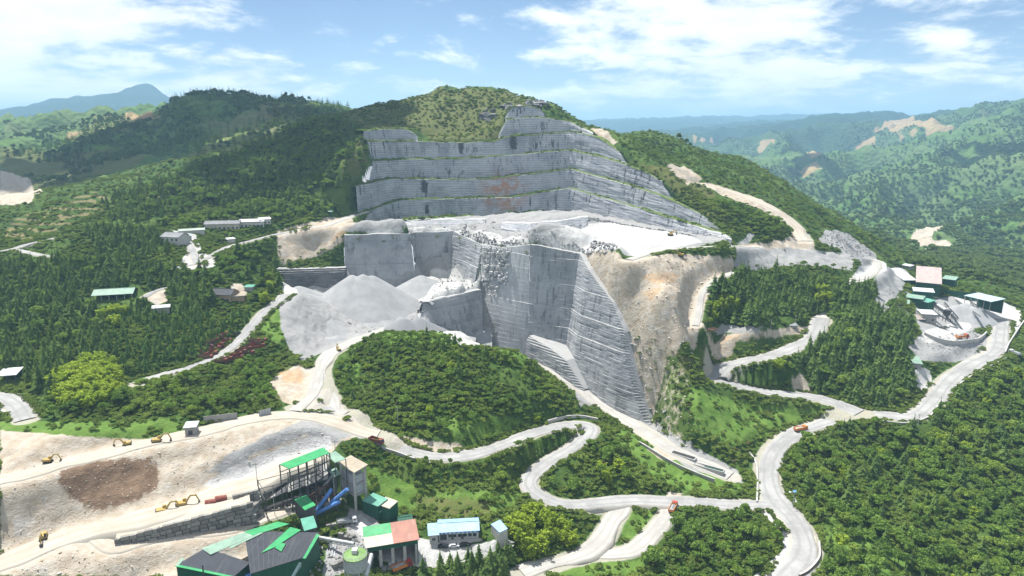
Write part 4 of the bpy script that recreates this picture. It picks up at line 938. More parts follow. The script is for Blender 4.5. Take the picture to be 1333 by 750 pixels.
# scrub everywhere on green ground, by band of distance
NEARB = np.array([(-330,160),(420,160),(520,620),(-420,620)])
scatter('shrub', None, 2.4, (1.6, 4.0), 'scrub', 0.85, seed=40, world=NEARB)
scatter('light_shrub', None, 3.6, (1.0, 2.6), 'scrub', 0.6, seed=41, world=NEARB)
scatter('dry_shrub', None, 6.0, (1.0, 2.4), 'scrub', 0.4, seed=42, world=NEARB)
MIDB = np.array([(-620,560),(620,560),(760,960),(-760,960)])
scatter('shrub', None, 4.6, (1.8, 4.2), 'scrub', 0.55, seed=43, world=MIDB)
scatter('dry_shrub', None, 8, (1.5, 3.0), 'scrub', 0.5, seed=44, world=MIDB)
scatter('broadleaf_tree', RIDGE_R, 6.4, (3.5, 6.5), 'ridge', 0.8, seed=45)
scatter('shrub', [(815,430),(850,440),(890,462),(905,500),(892,540),(908,582),(870,592),(848,540),(832,470)], 3.0, (1.2, 3.8), 'scrub', 0.7, 0.95, seed=60)
scatter('shrub', [(362,308),(452,305),(450,348),(362,350)], 3.5, (1.2, 3.5), 'scrub', 0.6, 0.95, seed=61)
# weeds and bushes rooted on the quarry benches
for bi, (T_, n_) in enumerate(BENCH):
    rr = np.random.default_rng(120 + bi); k_ = len(T_); rep = 3; I = np.repeat(np.arange(k_), rep); keep_ = (rr.random(len(I)) < np.where(I < k_ * 0.12, 0.95, 0.42)) & (fbm(I / 9.0, I * 0 + bi * 3.1, 3, 77) > -0.25); I = I[keep_]
    q = T_[I]; of = rr.uniform(0.6, 7.5, len(I)); XY = q[:, :2] + n_[I] * of[:, None] + rr.normal(0, 0.8, (len(I), 2))
    SC.setdefault('shrub' if bi % 2 else 'light_shrub', []).append((XY[:, 0], XY[:, 1], q[:, 2] + 0.2, rr.uniform(1.2, 3.4, len(I)), 'scrub'))
# low hedge bushes dotted along the haul road edges
for hi, (nm_, kd_, w_, P_) in enumerate(ROAD3D):
    if kd_ != 'road': continue
    rr = np.random.default_rng(90 + hi); T_ = np.gradient(P_[:, :2], axis=0); T_ /= np.linalg.norm(T_, axis=1)[:, None]; N_ = np.stack([-T_[:, 1], T_[:, 0]], 1)
    for sd_ in (-1, 1):
        m_ = (rr.random(len(P_)) < 0.8) & (fbm(np.arange(len(P_)) / 14.0, np.arange(len(P_)) * 0 + sd_ * 5, 2, hi) > -0.12)
        XY = (P_[:, :2] + N_ * sd_ * (w_ / 2 + 1.3 + rr.uniform(0, 0.7, len(P_)))[:, None])[m_]
        ok_ = np.ones(len(XY), bool)
        for _, _, w2, P2 in ROAD3D:
            if P2 is P_: continue
            d_, _ = dist_line(XY[:, 0], XY[:, 1], P2[::2]); ok_ &= d_ > w2 / 2 + 1.0
        XY = XY[ok_]
        if len(XY): SC.setdefault('shrub', []).append((XY[:, 0], XY[:, 1], height(XY[:, 0], XY[:, 1]), rr.uniform(1.8, 3.4, len(XY)), 'scrub'))
scatter('shrub', [(955,345),(960,320),(1050,325),(1110,330),(1110,352),(1040,345),(985,352)], 5, (1.5, 3.5), 'scrub', 0.4, 0.95, seed=62)
scatter('shrub', [(440,150),(500,132),(560,119),(610,114),(660,118),(700,132),(690,140),(640,140),(560,140),(470,165)], 5, (2, 4.5), 'scrub', 0.55, seed=63)
scatter('far_bamboo', [(1150,345),(1220,330),(1333,255),(1333,380),(1260,365)], 8, (7, 10), 'far', 0.9, seed=64)
# woods on the hills beyond
scatter('far_tree', None, 12, (7, 11), 'far', 0.55, seed=50, world=np.array([(200,880),(1100,700),(2400,2000),(3300,4200),(1000,4600),(600,2000)]))
scatter('far_bamboo', None, 13, (8, 12), 'far', 0.8, seed=51, world=np.array([(350,850),(1300,800),(2200,2300),(800,2400)]))
scatter('far_fir', None, 12, (10, 16), 'far', 0.8, seed=52, world=np.array([(-420,980),(-80,940),(-100,1450),(-1000,1500),(-900,1250)]))
scatter('far_tree', None, 10, (6, 11), 'far', 0.7, seed=53, world=np.array([(-1000,950),(-250,950),(-400,1400),(-1300,1900),(-1600,1700)]))
# ------------------------------------------------------------------ individuals and woods
REGION = {
 'left': ('tall dark fir in the dense plantation beside the pale village roads', 'firs of the village plantation'),
 'young': ('small fresh green fir in the even young stand above the scrap lorries', 'young firs above the scrap lorries'),
 'spur': ('dark tree of the wood climbing the spur behind the old village', 'trees of the wooded spur'),
 'tanslope': ('tall dark fir at the foot of the pale ochre spoil slope', 'firs beside the spoil slope'),
 'plant': ('tall dark fir in the wood between the looping haul road and crushing plant', 'firs below the crushing plant'),
 'office': ('tall fir standing in front of the blue roofed office', 'firs in front of the office'),
 'hill': ('low broad leafed tree on the green hill in front of the pit', 'trees of the hill before the pit'),
 'haul': ('leafy tree in the wide wood below the concrete haul road', 'trees below the haul road'),
 'junction': ('round leafy tree in the copse inside the haul road junction', 'trees inside the road junction'),
 'bank': ('leafy tree on the bank between the road and the blue office', 'trees on the road bank'),
 'hairpin': ('leafy tree on the slope inside the road hairpin', 'trees inside the hairpin'),
 'lower': ('dark leafy tree in the belt above the grassy terrace and sandy track', 'trees above the grassy terrace'),
 'pad': ('tree in the thicket under the quarry approach road beside the gravel slope', 'trees beside the gravel slope'),
 'sandtrack': ('leafy tree in the thicket hugging the sandy hill track', 'trees along the sandy hill track'),
 'island': ('tree on the small wooded island enclosed by the haul road bend', 'trees in the haul road bend'),
 'line': ('leafy tree in the row along the grey gravel shelf', 'trees along the gravel shelf'),
 'lone': ('lone dark fir standing on the grey gravel shelf above the forest', 'lone firs on the gravel shelf'),
 'leftgrove': ('bright yellow green bamboo plume in the grove under the dark firs', 'bamboo under the dark firs'),
 'officegrove': ('bright yellow green bamboo plume in the grove behind the small blue hut', 'bamboo beside the blue hut'),
 'ridge': ('low scrubby tree on the long ridge running down behind the plant', 'trees of the long ridge'),
}
CATS = {'light_tree': 'tree', 'fir_tree': 'fir tree', 'young_fir': 'fir tree', 'broadleaf_tree': 'tree', 'bamboo': 'bamboo'}
LABW = {'fir_tree': 'fir', 'broadleaf_tree': 'tree', 'bamboo': 'bamboo', 'young_fir': 'fir'}
def gn_scatter(name, me, X, Y, Z, S, label, cat):
    r = np.random.default_rng(len(X)); n = len(X)
    src = bpy.data.objects.new(name + '_source', me)
    pm = bpy.data.meshes.new(name); pm.vertices.add(n); pm.vertices.foreach_set('co', np.stack([X, Y, Z - 0.02 * S], 1).astype(np.float32).ravel())
    wv = S * r.uniform(0.8, 1.3, n) * (1.3 if 'scrub' in name else 1.0); a = pm.attributes.new('size', 'FLOAT_VECTOR', 'POINT'); a.data.foreach_set('vector', np.stack([wv, wv * r.uniform(0.9, 1.1, n), S], 1).astype(np.float32).ravel())
    a = pm.attributes.new('turn', 'FLOAT_VECTOR', 'POINT'); a.data.foreach_set('vector', np.stack([r.normal(0, 0.07, n), r.normal(0, 0.07, n), r.uniform(0, 6.28, n)], 1).astype(np.float32).ravel())
    o = link(name, pm); tag(o, label, cat, kind='stuff')
    ng = bpy.data.node_groups.new(name, 'GeometryNodeTree'); ng.interface.new_socket('Geometry', in_out='INPUT', socket_type='NodeSocketGeometry'); ng.interface.new_socket('Geometry', in_out='OUTPUT', socket_type='NodeSocketGeometry')
    N = ng.nodes.new; gi, go = N('NodeGroupInput'), N('NodeGroupOutput'); ip = N('GeometryNodeInstanceOnPoints'); oi = N('GeometryNodeObjectInfo'); oi.inputs['Object'].default_value = src
    n1 = N('GeometryNodeInputNamedAttribute'); n1.data_type = 'FLOAT_VECTOR'; n1.inputs[0].default_value = 'size'
    n2 = N('GeometryNodeInputNamedAttribute'); n2.data_type = 'FLOAT_VECTOR'; n2.inputs[0].default_value = 'turn'
    L = ng.links.new; L(gi.outputs[0], ip.inputs['Points']); L(oi.outputs['Geometry'], ip.inputs['Instance']); L(n1.outputs[0], ip.inputs['Scale']); L(n2.outputs[0], ip.inputs['Rotation']); L(ip.outputs[0], go.inputs[0])
    md = o.modifiers.new('scatter', 'NODES'); md.node_group = ng
    return o
STUFF = {'fir_tree': ('fir_forest', 'dark fir forest covering the slopes around the quarry', 'forest'), 'young_fir': ('fir_plantation', 'even young fir plantation above the scrap lorries', 'plantation'),
 'broadleaf_tree': ('broadleaf_wood', 'mixed broad leafed woodland on the hillsides', 'woodland'), 'bamboo': ('bamboo_grove', 'bright bamboo scattered through the woods', 'bamboo'),
 'light_tree': ('light_wood', 'lighter green broad leafed trees mixed through the woods', 'woodland'),
 'shrub': ('scrub', 'dense green scrub on the open slopes', 'scrub'), 'light_shrub': ('light_scrub', 'low light green scrub and ferns on the slopes', 'scrub'), 'dry_shrub': ('dry_scrub', 'sparse yellowed scrub on the slopes', 'scrub'),
 'far_tree': ('distant_wood', 'mottled woods on the hills across the valley', 'woodland'), 'far_fir': ('distant_fir_wood', 'dark fir woods on the hill behind the spur', 'woodland'), 'far_bamboo': ('distant_bamboo_wood', 'pale green bamboo woods across the valley', 'woodland')}
def plant_tree(kname, var, x, y, z, s, region, rz):
    K = KIND[kname]; e = bpy.data.objects.new(kname, None); e.empty_display_size = 0.3; COL.objects.link(e); e.location = (x, y, z - 0.02 * s); e.rotation_euler = (0, 0, rz); wd = s * random.uniform(0.85, 1.25); e.scale = (wd, wd, s)
    lb, gr = REGION.get(region, REGION['haul'])
    if kname == 'bamboo' and 'bamboo' not in lb: lb = lb.replace('tall dark fir', 'bright bamboo clump').replace('leafy tree', 'bright bamboo clump').replace('dark tree', 'bright bamboo clump'); lb = lb if 'bamboo' in lb else 'bright bamboo clump, ' + lb.split(' ', 1)[1]; gr = 'bamboo among ' + gr
    elif kname == 'fir_tree' and 'fir' not in lb.split(): lb = lb.replace('leafy tree', 'pointed dark fir').replace('tree in', 'pointed dark fir in').replace('dark tree', 'pointed dark fir'); gr = 'firs among ' + gr
    elif kname == 'broadleaf_tree' and ' fir ' in lb: lb = lb.replace('tall dark fir', 'round leafy tree').replace('small fresh green fir', 'round leafy tree'); gr = 'leafy trees among ' + gr
    elif kname == 'broadleaf_tree' and region == 'spur': lb = 'round leafy tree of the wood climbing the spur behind the old village'; gr = 'leafy ' + gr
    if kname == 'light_tree':
        for w_ in ('leafy tree', 'low broad leafed tree', 'dark tree', 'tall dark fir', 'small fresh green fir', 'low scrubby tree', 'tree in'):
            if w_ in lb: lb = lb.replace(w_, 'light green leafy tree' + (' in' if w_ == 'tree in' else '')); break
        lb = lb.replace('dark light', 'light').replace('round light', 'light'); gr = 'light green ' + gr
    tag(e, lb, CATS[kname], gr)
    for nm, me in (('stem' if kname == 'bamboo' else 'trunk', K['trunk']), ('crown', K['crown'][var])):
        c = bpy.data.objects.new(nm, me); COL.objects.link(c); c.parent = e
    return e
# ================================================================== THINGS: builders
CLEAR = []
def sheet(name, col, rough=0.45, dirt=0.3, axis=0, pitch=0.5):
    t = NT(name, rough, 0.35); po = t.pos('obj')
    v = t.noise(0.35, 5, 0.6, po); w = t.noise(1.6, 5, 0.7, po); s = t.noise(0.5, 5, 0.6, po, (1, 0.12, 1))
    c = t.mix(t.rng(v, 0.3, 0.7), tuple(x * 0.84 for x in col), tuple(min(1, x * 1.13) for x in col))
    c = t.mix(t.math('MULTIPLY', t.rng(s, 0.5, 0.75), dirt), c, (0.42, 0.40, 0.37)); c = t.mix(t.math('MULTIPLY', t.rng(w, 0.6, 0.8), dirt * 0.8), c, (0.20, 0.17, 0.14))
    t.base(c); wv = t.n('ShaderNodeTexWave', bands_direction='X'); t.set(wv.inputs['Vector'], po); wv.inputs['Scale'].default_value = 0.8; t.bump(wv.outputs['Fac'], 0.5, 0.12)
    return t.m
M = dict(
 teal=sheet('teal_sheet', (0.10, 0.30, 0.22)), green=sheet('bright_green_sheet', (0.035, 0.28, 0.10), dirt=0.12), palegreen=sheet('pale_green_sheet', (0.20, 0.31, 0.24)), white=sheet('white_sheet', (0.50, 0.515, 0.515)),
 cream=sheet('cream_sheet', (0.42, 0.38, 0.31)), rust=sheet('rust_red_sheet', (0.30, 0.125, 0.085)), black=sheet('black_felt', (0.030, 0.034, 0.045), 0.7, 0.10), blue=sheet('sky_blue_sheet', (0.26, 0.41, 0.56), dirt=0.15), paleblue=sheet('pale_blue_sheet', (0.36, 0.49, 0.52)),
 pink=sheet('faded_pink_sheet', (0.42, 0.325, 0.305)), tan=sheet('tan_sheet', (0.34, 0.29, 0.22)), grey=sheet('grey_tile', (0.20, 0.205, 0.215), 0.8, 0.35), brown=sheet('brown_sheet', (0.30, 0.25, 0.22)), olive=sheet('grey_green_sheet', (0.30, 0.36, 0.31)),
 dkgreen=paint('dark_green_cladding', (0.018, 0.085, 0.052), 0.6, 0.15, 0.12), conc=paint('concrete', (0.29, 0.285, 0.27), 0.9, 0.12, 0.3, 0.5), ltconc=paint('pale_concrete', (0.38, 0.375, 0.36), 0.9, 0.1, 0.25, 0.5), wall=paint('render_wall', (0.42, 0.415, 0.395), 0.9, 0.08, 0.25, 0.5),
 steel=paint('dark_steel', (0.065, 0.067, 0.072), 0.6, 0.2, 0.25, 1.0), galv=paint('galvanised_steel', (0.34, 0.36, 0.38), 0.5, 0.12, 0.2, 1.0), tube=paint('blue_tube', (0.10, 0.24, 0.56), 0.4, 0.12, 0.25, 0.8), yellow=paint('machine_yellow', (0.36, 0.25, 0.065), 0.6, 0.15, 0.45, 1.2),
 rubber=paint('rubber', (0.025, 0.025, 0.026), 0.9, 0.2, 0.3, 2.0), orange=paint('lorry_orange', (0.55, 0.20, 0.05), 0.5, 0.1, 0.3, 1.0), red=paint('lorry_red', (0.36, 0.055, 0.04), 0.5, 0.15, 0.25, 1.0), scrap=paint('rusty_red', (0.19, 0.055, 0.038), 0.85, 0.3, 0.35, 0.8), scrapb=paint('rust_brown', (0.15, 0.085, 0.055), 0.9, 0.3, 0.3, 0.8),
 carwhite=paint('car_white', (0.72, 0.73, 0.74), 0.3, 0.03, 0.05), carblack=paint('car_black', (0.02, 0.02, 0.024), 0.25, 0.05, 0.05), carsilver=paint('car_silver', (0.45, 0.47, 0.49), 0.3, 0.05, 0.05), tarp=paint('black_tarpaulin', (0.03, 0.03, 0.032), 0.6, 0.3, 0.2, 1.0), wood=paint('weathered_timber', (0.28, 0.21, 0.14), 0.9, 0.2, 0.3, 1.0))
t = NT('window_glass', 0.08, 0.5); t.base((0.03, 0.045, 0.06)); M['glass'] = t.m
t = NT('masonry', 0.92, 0.2); a = t.noise(0.5, 4, 0.6); b = t.noise(2.5, 5, 0.65); oi = t.n('ShaderNodeObjectInfo').outputs['Random']
c = t.mix(oi, (0.14, 0.135, 0.125), (0.28, 0.275, 0.255)); c = t.mix(t.math('MULTIPLY', t.rng(b, 0.5, 0.75), 0.5), c, (0.12, 0.115, 0.10)); t.base(c); t.bump(b, 0.6, 0.2); M['stone'] = t.m
t = NT('crushed_stone', 0.95, 0.1); a = t.noise(0.12, 5, 0.6); b = t.noise(2.2, 4, 0.7); s = t.noise(0.25, 4, 0.6, stretch=(1, 1, 0.3))
c = t.mix(t.rng(a, 0.3, 0.7), (0.25, 0.255, 0.26), (0.31, 0.315, 0.32)); c = t.mix(t.math('MULTIPLY', t.rng(b, 0.5, 0.8), 0.25), c, (0.26, 0.26, 0.26)); t.base(c); t.bump(b, 0.4, 0.25); M['gravel'] = t.m
t = NT('dark_grit', 0.95, 0.1); b = t.noise(2.2, 4, 0.7); t.base(t.mix(t.rng(b, 0.35, 0.7), (0.17, 0.175, 0.185), (0.23, 0.235, 0.245))); M['grit'] = t.m
t = NT('boulder', 0.95, 0.1); oi = t.n('ShaderNodeObjectInfo').outputs['Random']; b = t.noise(0.9, 5, 0.7); c = t.mix(oi, (0.16, 0.16, 0.157), (0.38, 0.375, 0.365)); t.base(t.mix(t.math('MULTIPLY', t.rng(b, 0.5, 0.75), 0.4), c, (0.18, 0.175, 0.165))); M['boulder'] = t.m
t = NT('pale_boulder', 0.95, 0.1); oi = t.n('ShaderNodeObjectInfo').outputs['Random']; t.base(t.mix(oi, (0.34, 0.34, 0.335), (0.52, 0.52, 0.51))); M['paleboulder'] = t.m
t = NT('dark_boulder', 0.95, 0.1); oi = t.n('ShaderNodeObjectInfo').outputs['Random']; t.base(t.mix(oi, (0.10, 0.10, 0.105), (0.30, 0.30, 0.30))); M['dkboulder'] = t.m
t = NT('rough_tan_stone', 0.95, 0.1); oi = t.n('ShaderNodeObjectInfo').outputs['Random']; t.base(t.mix(oi, (0.30, 0.24, 0.17), (0.58, 0.54, 0.47))); M['tanboulder'] = t.m

def thing(name, label, cat, loc, rz=0.0, group=None):
    e = bpy.data.objects.new(name, None); COL.objects.link(e); e.location = tuple(loc); e.rotation_euler = (0, 0, rz); e.empty_display_size = 0.5
    return tag(e, label, cat, group)
class MB:
    def __init__(s): s.V, s.F = [], []
    def add(s, v, f):
        o = len(s.V); s.V += [tuple(map(float, p)) for p in v]; s.F += [tuple(i + o for i in q) for q in f]; return s
    def box(s, x0, x1, y0, y1, z0, z1):
        return s.add([(x0,y0,z0),(x1,y0,z0),(x1,y1,z0),(x0,y1,z0),(x0,y0,z1),(x1,y0,z1),(x1,y1,z1),(x0,y1,z1)], [(0,3,2,1),(4,5,6,7),(0,1,5,4),(1,2,6,5),(2,3,7,6),(3,0,4,7)])
    def bar(s, p, q, w, h=None, k=None):
        p, q = Vector(p), Vector(q); h = h or w; d = (q - p).normalized(); up = Vector((0, 0, 1)) if abs(d.z) < 0.98 else Vector((0, 1, 0)); a = d.cross(up).normalized(); b = a.cross(d).normalized()
        if k:
            n = k; ring = [a * math.cos(6.2832 * i / n) * w / 2 + b * math.sin(6.2832 * i / n) * w / 2 for i in range(n)]
            return s.add([p + r for r in ring] + [q + r for r in ring], [(i, (i + 1) % n, (i + 1) % n + n, i + n) for i in range(n)] + [tuple(range(n))[::-1], tuple(range(n, 2 * n))])
        c = [a * w / 2 * i + b * h / 2 * j for i, j in ((-1,-1),(1,-1),(1,1),(-1,1))]
        return s.add([p + r for r in c] + [q + r for r in c], [(0,1,5,4),(1,2,6,5),(2,3,7,6),(3,0,4,7),(3,2,1,0),(4,5,6,7)])
    def slab(s, top, th):
        n = len(top); return s.add(list(top) + [(x, y, z - th) for x, y, z in top], [tuple(range(n)), tuple(range(2 * n - 1, n - 1, -1))] + [(i, i + n, (i + 1) % n + n, (i + 1) % n) for i in range(n)])
    def lathe(s, prof, n=16, c=(0, 0)):
        V = [(c[0] + r * math.cos(6.2832 * i / n), c[1] + r * math.sin(6.2832 * i / n), z) for r, z in prof for i in range(n)]
        return s.add(V, [(j * n + i, j * n + (i + 1) % n, (j + 1) * n + (i + 1) % n, (j + 1) * n + i) for j in range(len(prof) - 1) for i in range(n)] + [tuple(range(n))[::-1], tuple(range((len(prof) - 1) * n, len(prof) * n))])
    def build(s, name, mat, parent=None, label=None, smooth=False):
        o = mesh_obj(name, s.V, s.F, M[mat] if isinstance(mat, str) else mat, parent, smooth)
        if label: o['label'] = label
        return o
def eave(px, py, h, gz=None):
    if gz is None: gz = float(gp(px, py, h)[2]) - h
    return np.array(atz(px, py, gz + h)), gz
def place(p0, p1, h, gz=None):
    """front eave line seen at two pixels, h above ground -> origin, heading, length, ground level"""
    if gz is None: gz = min(eave(*p0, h)[1], eave(*p1, h)[1])
    a, b = np.array(atz(*p0, gz + h)), np.array(atz(*p1, gz + h)); d = b - a
    return a, math.atan2(d[1], d[0]), float(math.hypot(d[0], d[1])), gz
def footprint(o, x0, x1, y0, y1, pad=1.0):
    c, s = math.cos(o.rotation_euler.z), math.sin(o.rotation_euler.z); P = [(o.location.x + c * x - s * y, o.location.y + s * x + c * y) for x, y in ((x0,y0),(x1,y0),(x1,y1),(x0,y1))]
    CLEAR.append((np.array(P), pad))
def windows(parent, L, z0, z1, xs, w, y=-0.06, mat='glass', name='window', frame='white'):
    for x in xs:
        f = MB().box(x - w / 2 - 0.09, x + w / 2 + 0.09, y - 0.02, y + 0.10, z0 - 0.09, z1 + 0.09).build(name, frame, parent)
        MB().box(x - w / 2, x + w / 2, y - 0.07, y, z0, z1).build('pane', mat, f)
def shed(name, label, cat, p0, p1, h, depth, roof='gable', rise=1.5, hb=None, roofmat='white', wallmat='wall', over=0.6, gz=None, open_=False, posts=3, wins=0, door=0, group=None, wz=(0.9, 2.2), pad=1.0):
    a, rz, L, gz = place(p0, p1, h, gz); e = thing(name, label, cat, (a[0], a[1], gz), rz, group); footprint(e, 0, L, 0, depth, pad)
    hb = h if hb is None else hb
    if roof == 'mono': hb = hb if hb != h else h + rise
    if open_:
        for i in range(posts):
            x = 0.4 + (L - 0.8) * i / max(1, posts - 1)
            for y, hh in ((0.3, h), (depth - 0.3, hb)): MB().bar((x, y, -2.5), (x, y, hh), 0.35).build('post', 'conc' if wallmat != 'steel' else 'steel', e)
        MB().box(0.3, L - 0.3, depth - 0.5, depth - 0.2, -2.5, hb - 0.3).build('wall', wallmat, e)
    else:
        b = MB(); z0 = -3.0
        if roof == 'gable': b.add([(0,0,z0),(L,0,z0),(L,depth,z0),(0,depth,z0),(0,0,h),(L,0,h),(L,depth,h),(0,depth,h),(0,depth/2,h+rise),(L,depth/2,h+rise)], [(0,1,5,4),(1,2,6,9,5),(2,3,7,6),(3,0,4,8,7),(0,3,2,1)])
        else: b.add([(0,0,z0),(L,0,z0),(L,depth,z0),(0,depth,z0),(0,0,h),(L,0,h),(L,depth,hb),(0,depth,hb)], [(0,1,5,4),(1,2,6,5),(2,3,7,6),(3,0,4,7),(0,3,2,1)])
        b.build('wall', wallmat, e)
    o = over
    if roof == 'gable':
        rs = rise * (depth / 2 + o) / (depth / 2)
        r = MB(); zt = h + rise + 0.22; ze = zt - rs
        r.slab([(-o,-o,ze),(L+o,-o,ze),(L+o,depth/2,zt),(-o,depth/2,zt)], 0.18); r.slab([(-o,depth/2,zt),(L+o,depth/2,zt),(L+o,depth+o,ze),(-o,depth+o,ze)], 0.18)
        ro = r.build('roof', roofmat, e); MB().bar((-o, depth/2, zt + 0.04), (L + o, depth/2, zt + 0.04), 0.5, 0.12).build('ridge_cap', roofmat, ro)
    else:
        sl = (hb - h) / depth; ro = MB().slab([(-o,-o,h+0.2-sl*o),(L+o,-o,h+0.2-sl*o),(L+o,depth+o,hb+0.2+sl*o),(-o,depth+o,hb+0.2+sl*o)], 0.18).build('roof', roofmat, e)
        MB().bar((-o, -o, h + 0.15 - sl * o), (L + o, -o, h + 0.15 - sl * o), 0.2, 0.3).build('gutter', 'galv', ro)
    if wins and not open_: windows(e, L, wz[0], min(wz[1], h - 0.4), [L * (i + 0.5) / wins for i in range(wins)], min(1.5, L / wins * 0.5))
    for i in range(door): MB().box(L * (i + 0.5) / max(door, 1) - 0.9, L * (i + 0.5) / max(door, 1) + 0.9, -0.12, 0.05, 0, min(2.6, h - 0.5)).build('door', 'steel', e)
    return e, L, gz
def conveyor(label, a, b, w=1.4, mat='galv', cover=None, legs=3, group=None):
    a, b = np.array(a, float), np.array(b, float); rz = math.atan2(b[1] - a[1], b[0] - a[0]); L = math.hypot(b[0] - a[0], b[1] - a[1]); dz = b[2] - a[2]
    e = thing('conveyor', label, 'conveyor', a, rz, group)
    for s in (-1, 1):
        m = MB().bar((0, s * w / 2, 0), (L, s * w / 2, dz), 0.18, 0.3).bar((0, s * w / 2, -1.0), (L, s * w / 2, dz - 1.0), 0.14, 0.2)
        n = max(3, int(L / 3))
        for i in range(n): m.bar((L * i / n, s * w / 2, dz * i / n), (L * (i + 1) / n, s * w / 2, dz * (i + 1) / n - 1.0), 0.12)
        m.build('side_truss', mat, e)
    MB().bar((0, 0, 0.12), (L, 0, dz + 0.12), w * 0.9, 0.1).build('belt', 'rubber', e)
    if cover: MB().bar((0.5, 0, 0.35), (L - 0.3, 0, dz + 0.35), w * 1.5, None, 10).build('cover', cover, e)
    c_, s_ = math.cos(rz), math.sin(rz)
    for i in range(legs):
        x = L * (i + 0.7) / legs; zz = dz * (i + 0.7) / legs; g = float(height(a[0] + c_ * x, a[1] + s_ * x)) - a[2] - 0.5
        MB().bar((x, -w / 2, zz - 0.5), (x, -w / 2 - 0.3, g), 0.2).bar((x, w / 2, zz - 0.5), (x, w / 2 + 0.3, g), 0.2).bar((x, -w / 2, (zz + g) / 2), (x, w / 2, (zz + g) / 2), 0.14).build('leg', mat, e)
    return e
# ------------------------------------------------------------------ vehicles: one of each kind, then copies of it and of its parts
def wheel(parent, x, y, r, w):
    o = MB(); n = 14; V = []
    for yy in (-w / 2, w / 2): V += [(r * math.cos(6.2832 * i / n), yy, r * math.sin(6.2832 * i / n)) for i in range(n)]
    o.add(V, [(i, i + n, (i + 1) % n + n, (i + 1) % n) for i in range(n)] + [tuple(range(n)), tuple(range(2 * n - 1, n - 1, -1))])
    q = o.build('wheel', 'rubber', parent); q.location = (x, y, r)
    h = MB(); rr = r * 0.5
    for yy in (-w / 2 - 0.02, w / 2 + 0.02): h.add([(rr * math.cos(6.2832 * i / 10), yy, rr * math.sin(6.2832 * i / 10)) for i in range(10)], [tuple(range(10))])
    h.build('rim', 'galv', q); return q
def make_truck(cabm, bedm, load=None):
    e = bpy.data.objects.new('dump_truck', None); COL.objects.link(e)
    MB().box(-4.0, 4.2, -0.5, 0.5, 0.75, 1.05).build('chassis', 'steel', e)
    c = MB().add([(2.3,-1.2,0.8),(4.3,-1.2,0.8),(4.3,1.2,0.8),(2.3,1.2,0.8),(2.3,-1.15,2.9),(3.9,-1.15,2.95),(3.9,1.15,2.95),(2.3,1.15,2.9),(4.3,-1.2,1.75),(4.3,1.2,1.75)], [(0,3,2,1),(0,1,8,5,4),(3,7,6,9,2),(1,2,9,8),(8,9,6,5),(4,5,6,7),(0,4,7,3)]).build('cab', cabm, e)
    MB().add([(4.32,-1.0,1.85),(4.32,1.0,1.85),(3.97,1.0,2.75),(3.97,-1.0,2.75)], [(0,1,2,3)]).build('windscreen', 'glass', c)
    for s in (-1, 1): MB().box(2.7, 3.7, s * 1.2 - 0.03, s * 1.2 + 0.03, 1.8, 2.5).build('side_window', 'glass', c)
    b = MB(); b.box(-4.2, 2.0, -1.25, 1.25, 1.1, 1.25); b.box(-4.2, 2.0, -1.3, -1.18, 1.1, 2.5); b.box(-4.2, 2.0, 1.18, 1.3, 1.1, 2.5); b.box(1.88, 2.0, -1.18, 1.18, 1.25, 2.9); b.box(-4.2, -4.08, -1.18, 1.18, 1.25, 2.4)
    for x in (-3.2, -2.0, -0.8, 0.4, 1.4): b.box(x - 0.08, x + 0.08, -1.4, -1.3, 1.1, 2.5).box(x - 0.08, x + 0.08, 1.3, 1.4, 1.1, 2.5)
    bd = b.build('tipper_bed', bedm, e)
    if load: MB().add([(-4.0,-1.15,1.9),(1.8,-1.15,1.9),(1.8,1.15,1.9),(-4.0,1.15,1.9),(-2.2,0,2.7),(0.6,0.1,2.8)], [(0,1,5,4),(1,2,5),(2,3,4,5),(3,0,4)]).build('load', load, bd)
    for x in (3.2, -1.6, -3.0):
        for s in (-1, 1): wheel(e, x, s * 1.05, 0.55, 0.4)
    return e
def make_car(bodym):
    e = bpy.data.objects.new('parked_car', None); COL.objects.link(e)
    prof = [(-2.2,0.35),(2.2,0.35),(2.25,0.75),(1.3,0.95),(0.6,1.45),(-1.2,1.48),(-2.1,1.0),(-2.25,0.8)]
    V = [(x, y, z) for y in (-0.88, 0.88) for x, z in prof]; V = [(x, y * (0.84 if z > 1.2 else 1), z) for x, y, z in V]; n = 8
    b = MB().add(V, [tuple(range(n)), tuple(range(2 * n - 1, n - 1, -1))] + [(i, i + n, (i + 1) % n + n, (i + 1) % n) for i in range(n)]).build('body', bodym, e)
    MB().add([(1.22,-0.72,1.0),(1.22,0.72,1.0),(0.63,0.68,1.44),(0.63,-0.68,1.44)], [(0,1,2,3)]).build('windscreen', 'glass', b).location = (0.03, 0, 0.03)
    for s in (-1, 1): MB().add([(1.0,s*0.88,1.0),(-1.7,s*0.88,1.02),(-1.1,s*0.78,1.4),(0.55,s*0.78,1.4)], [(0,1,2,3) if s < 0 else (3,2,1,0)]).build('side_window', 'glass', b)
    for x in (1.4, -1.4):
        for s in (-1, 1): wheel(e, x, s * 0.8, 0.32, 0.22)
    return e
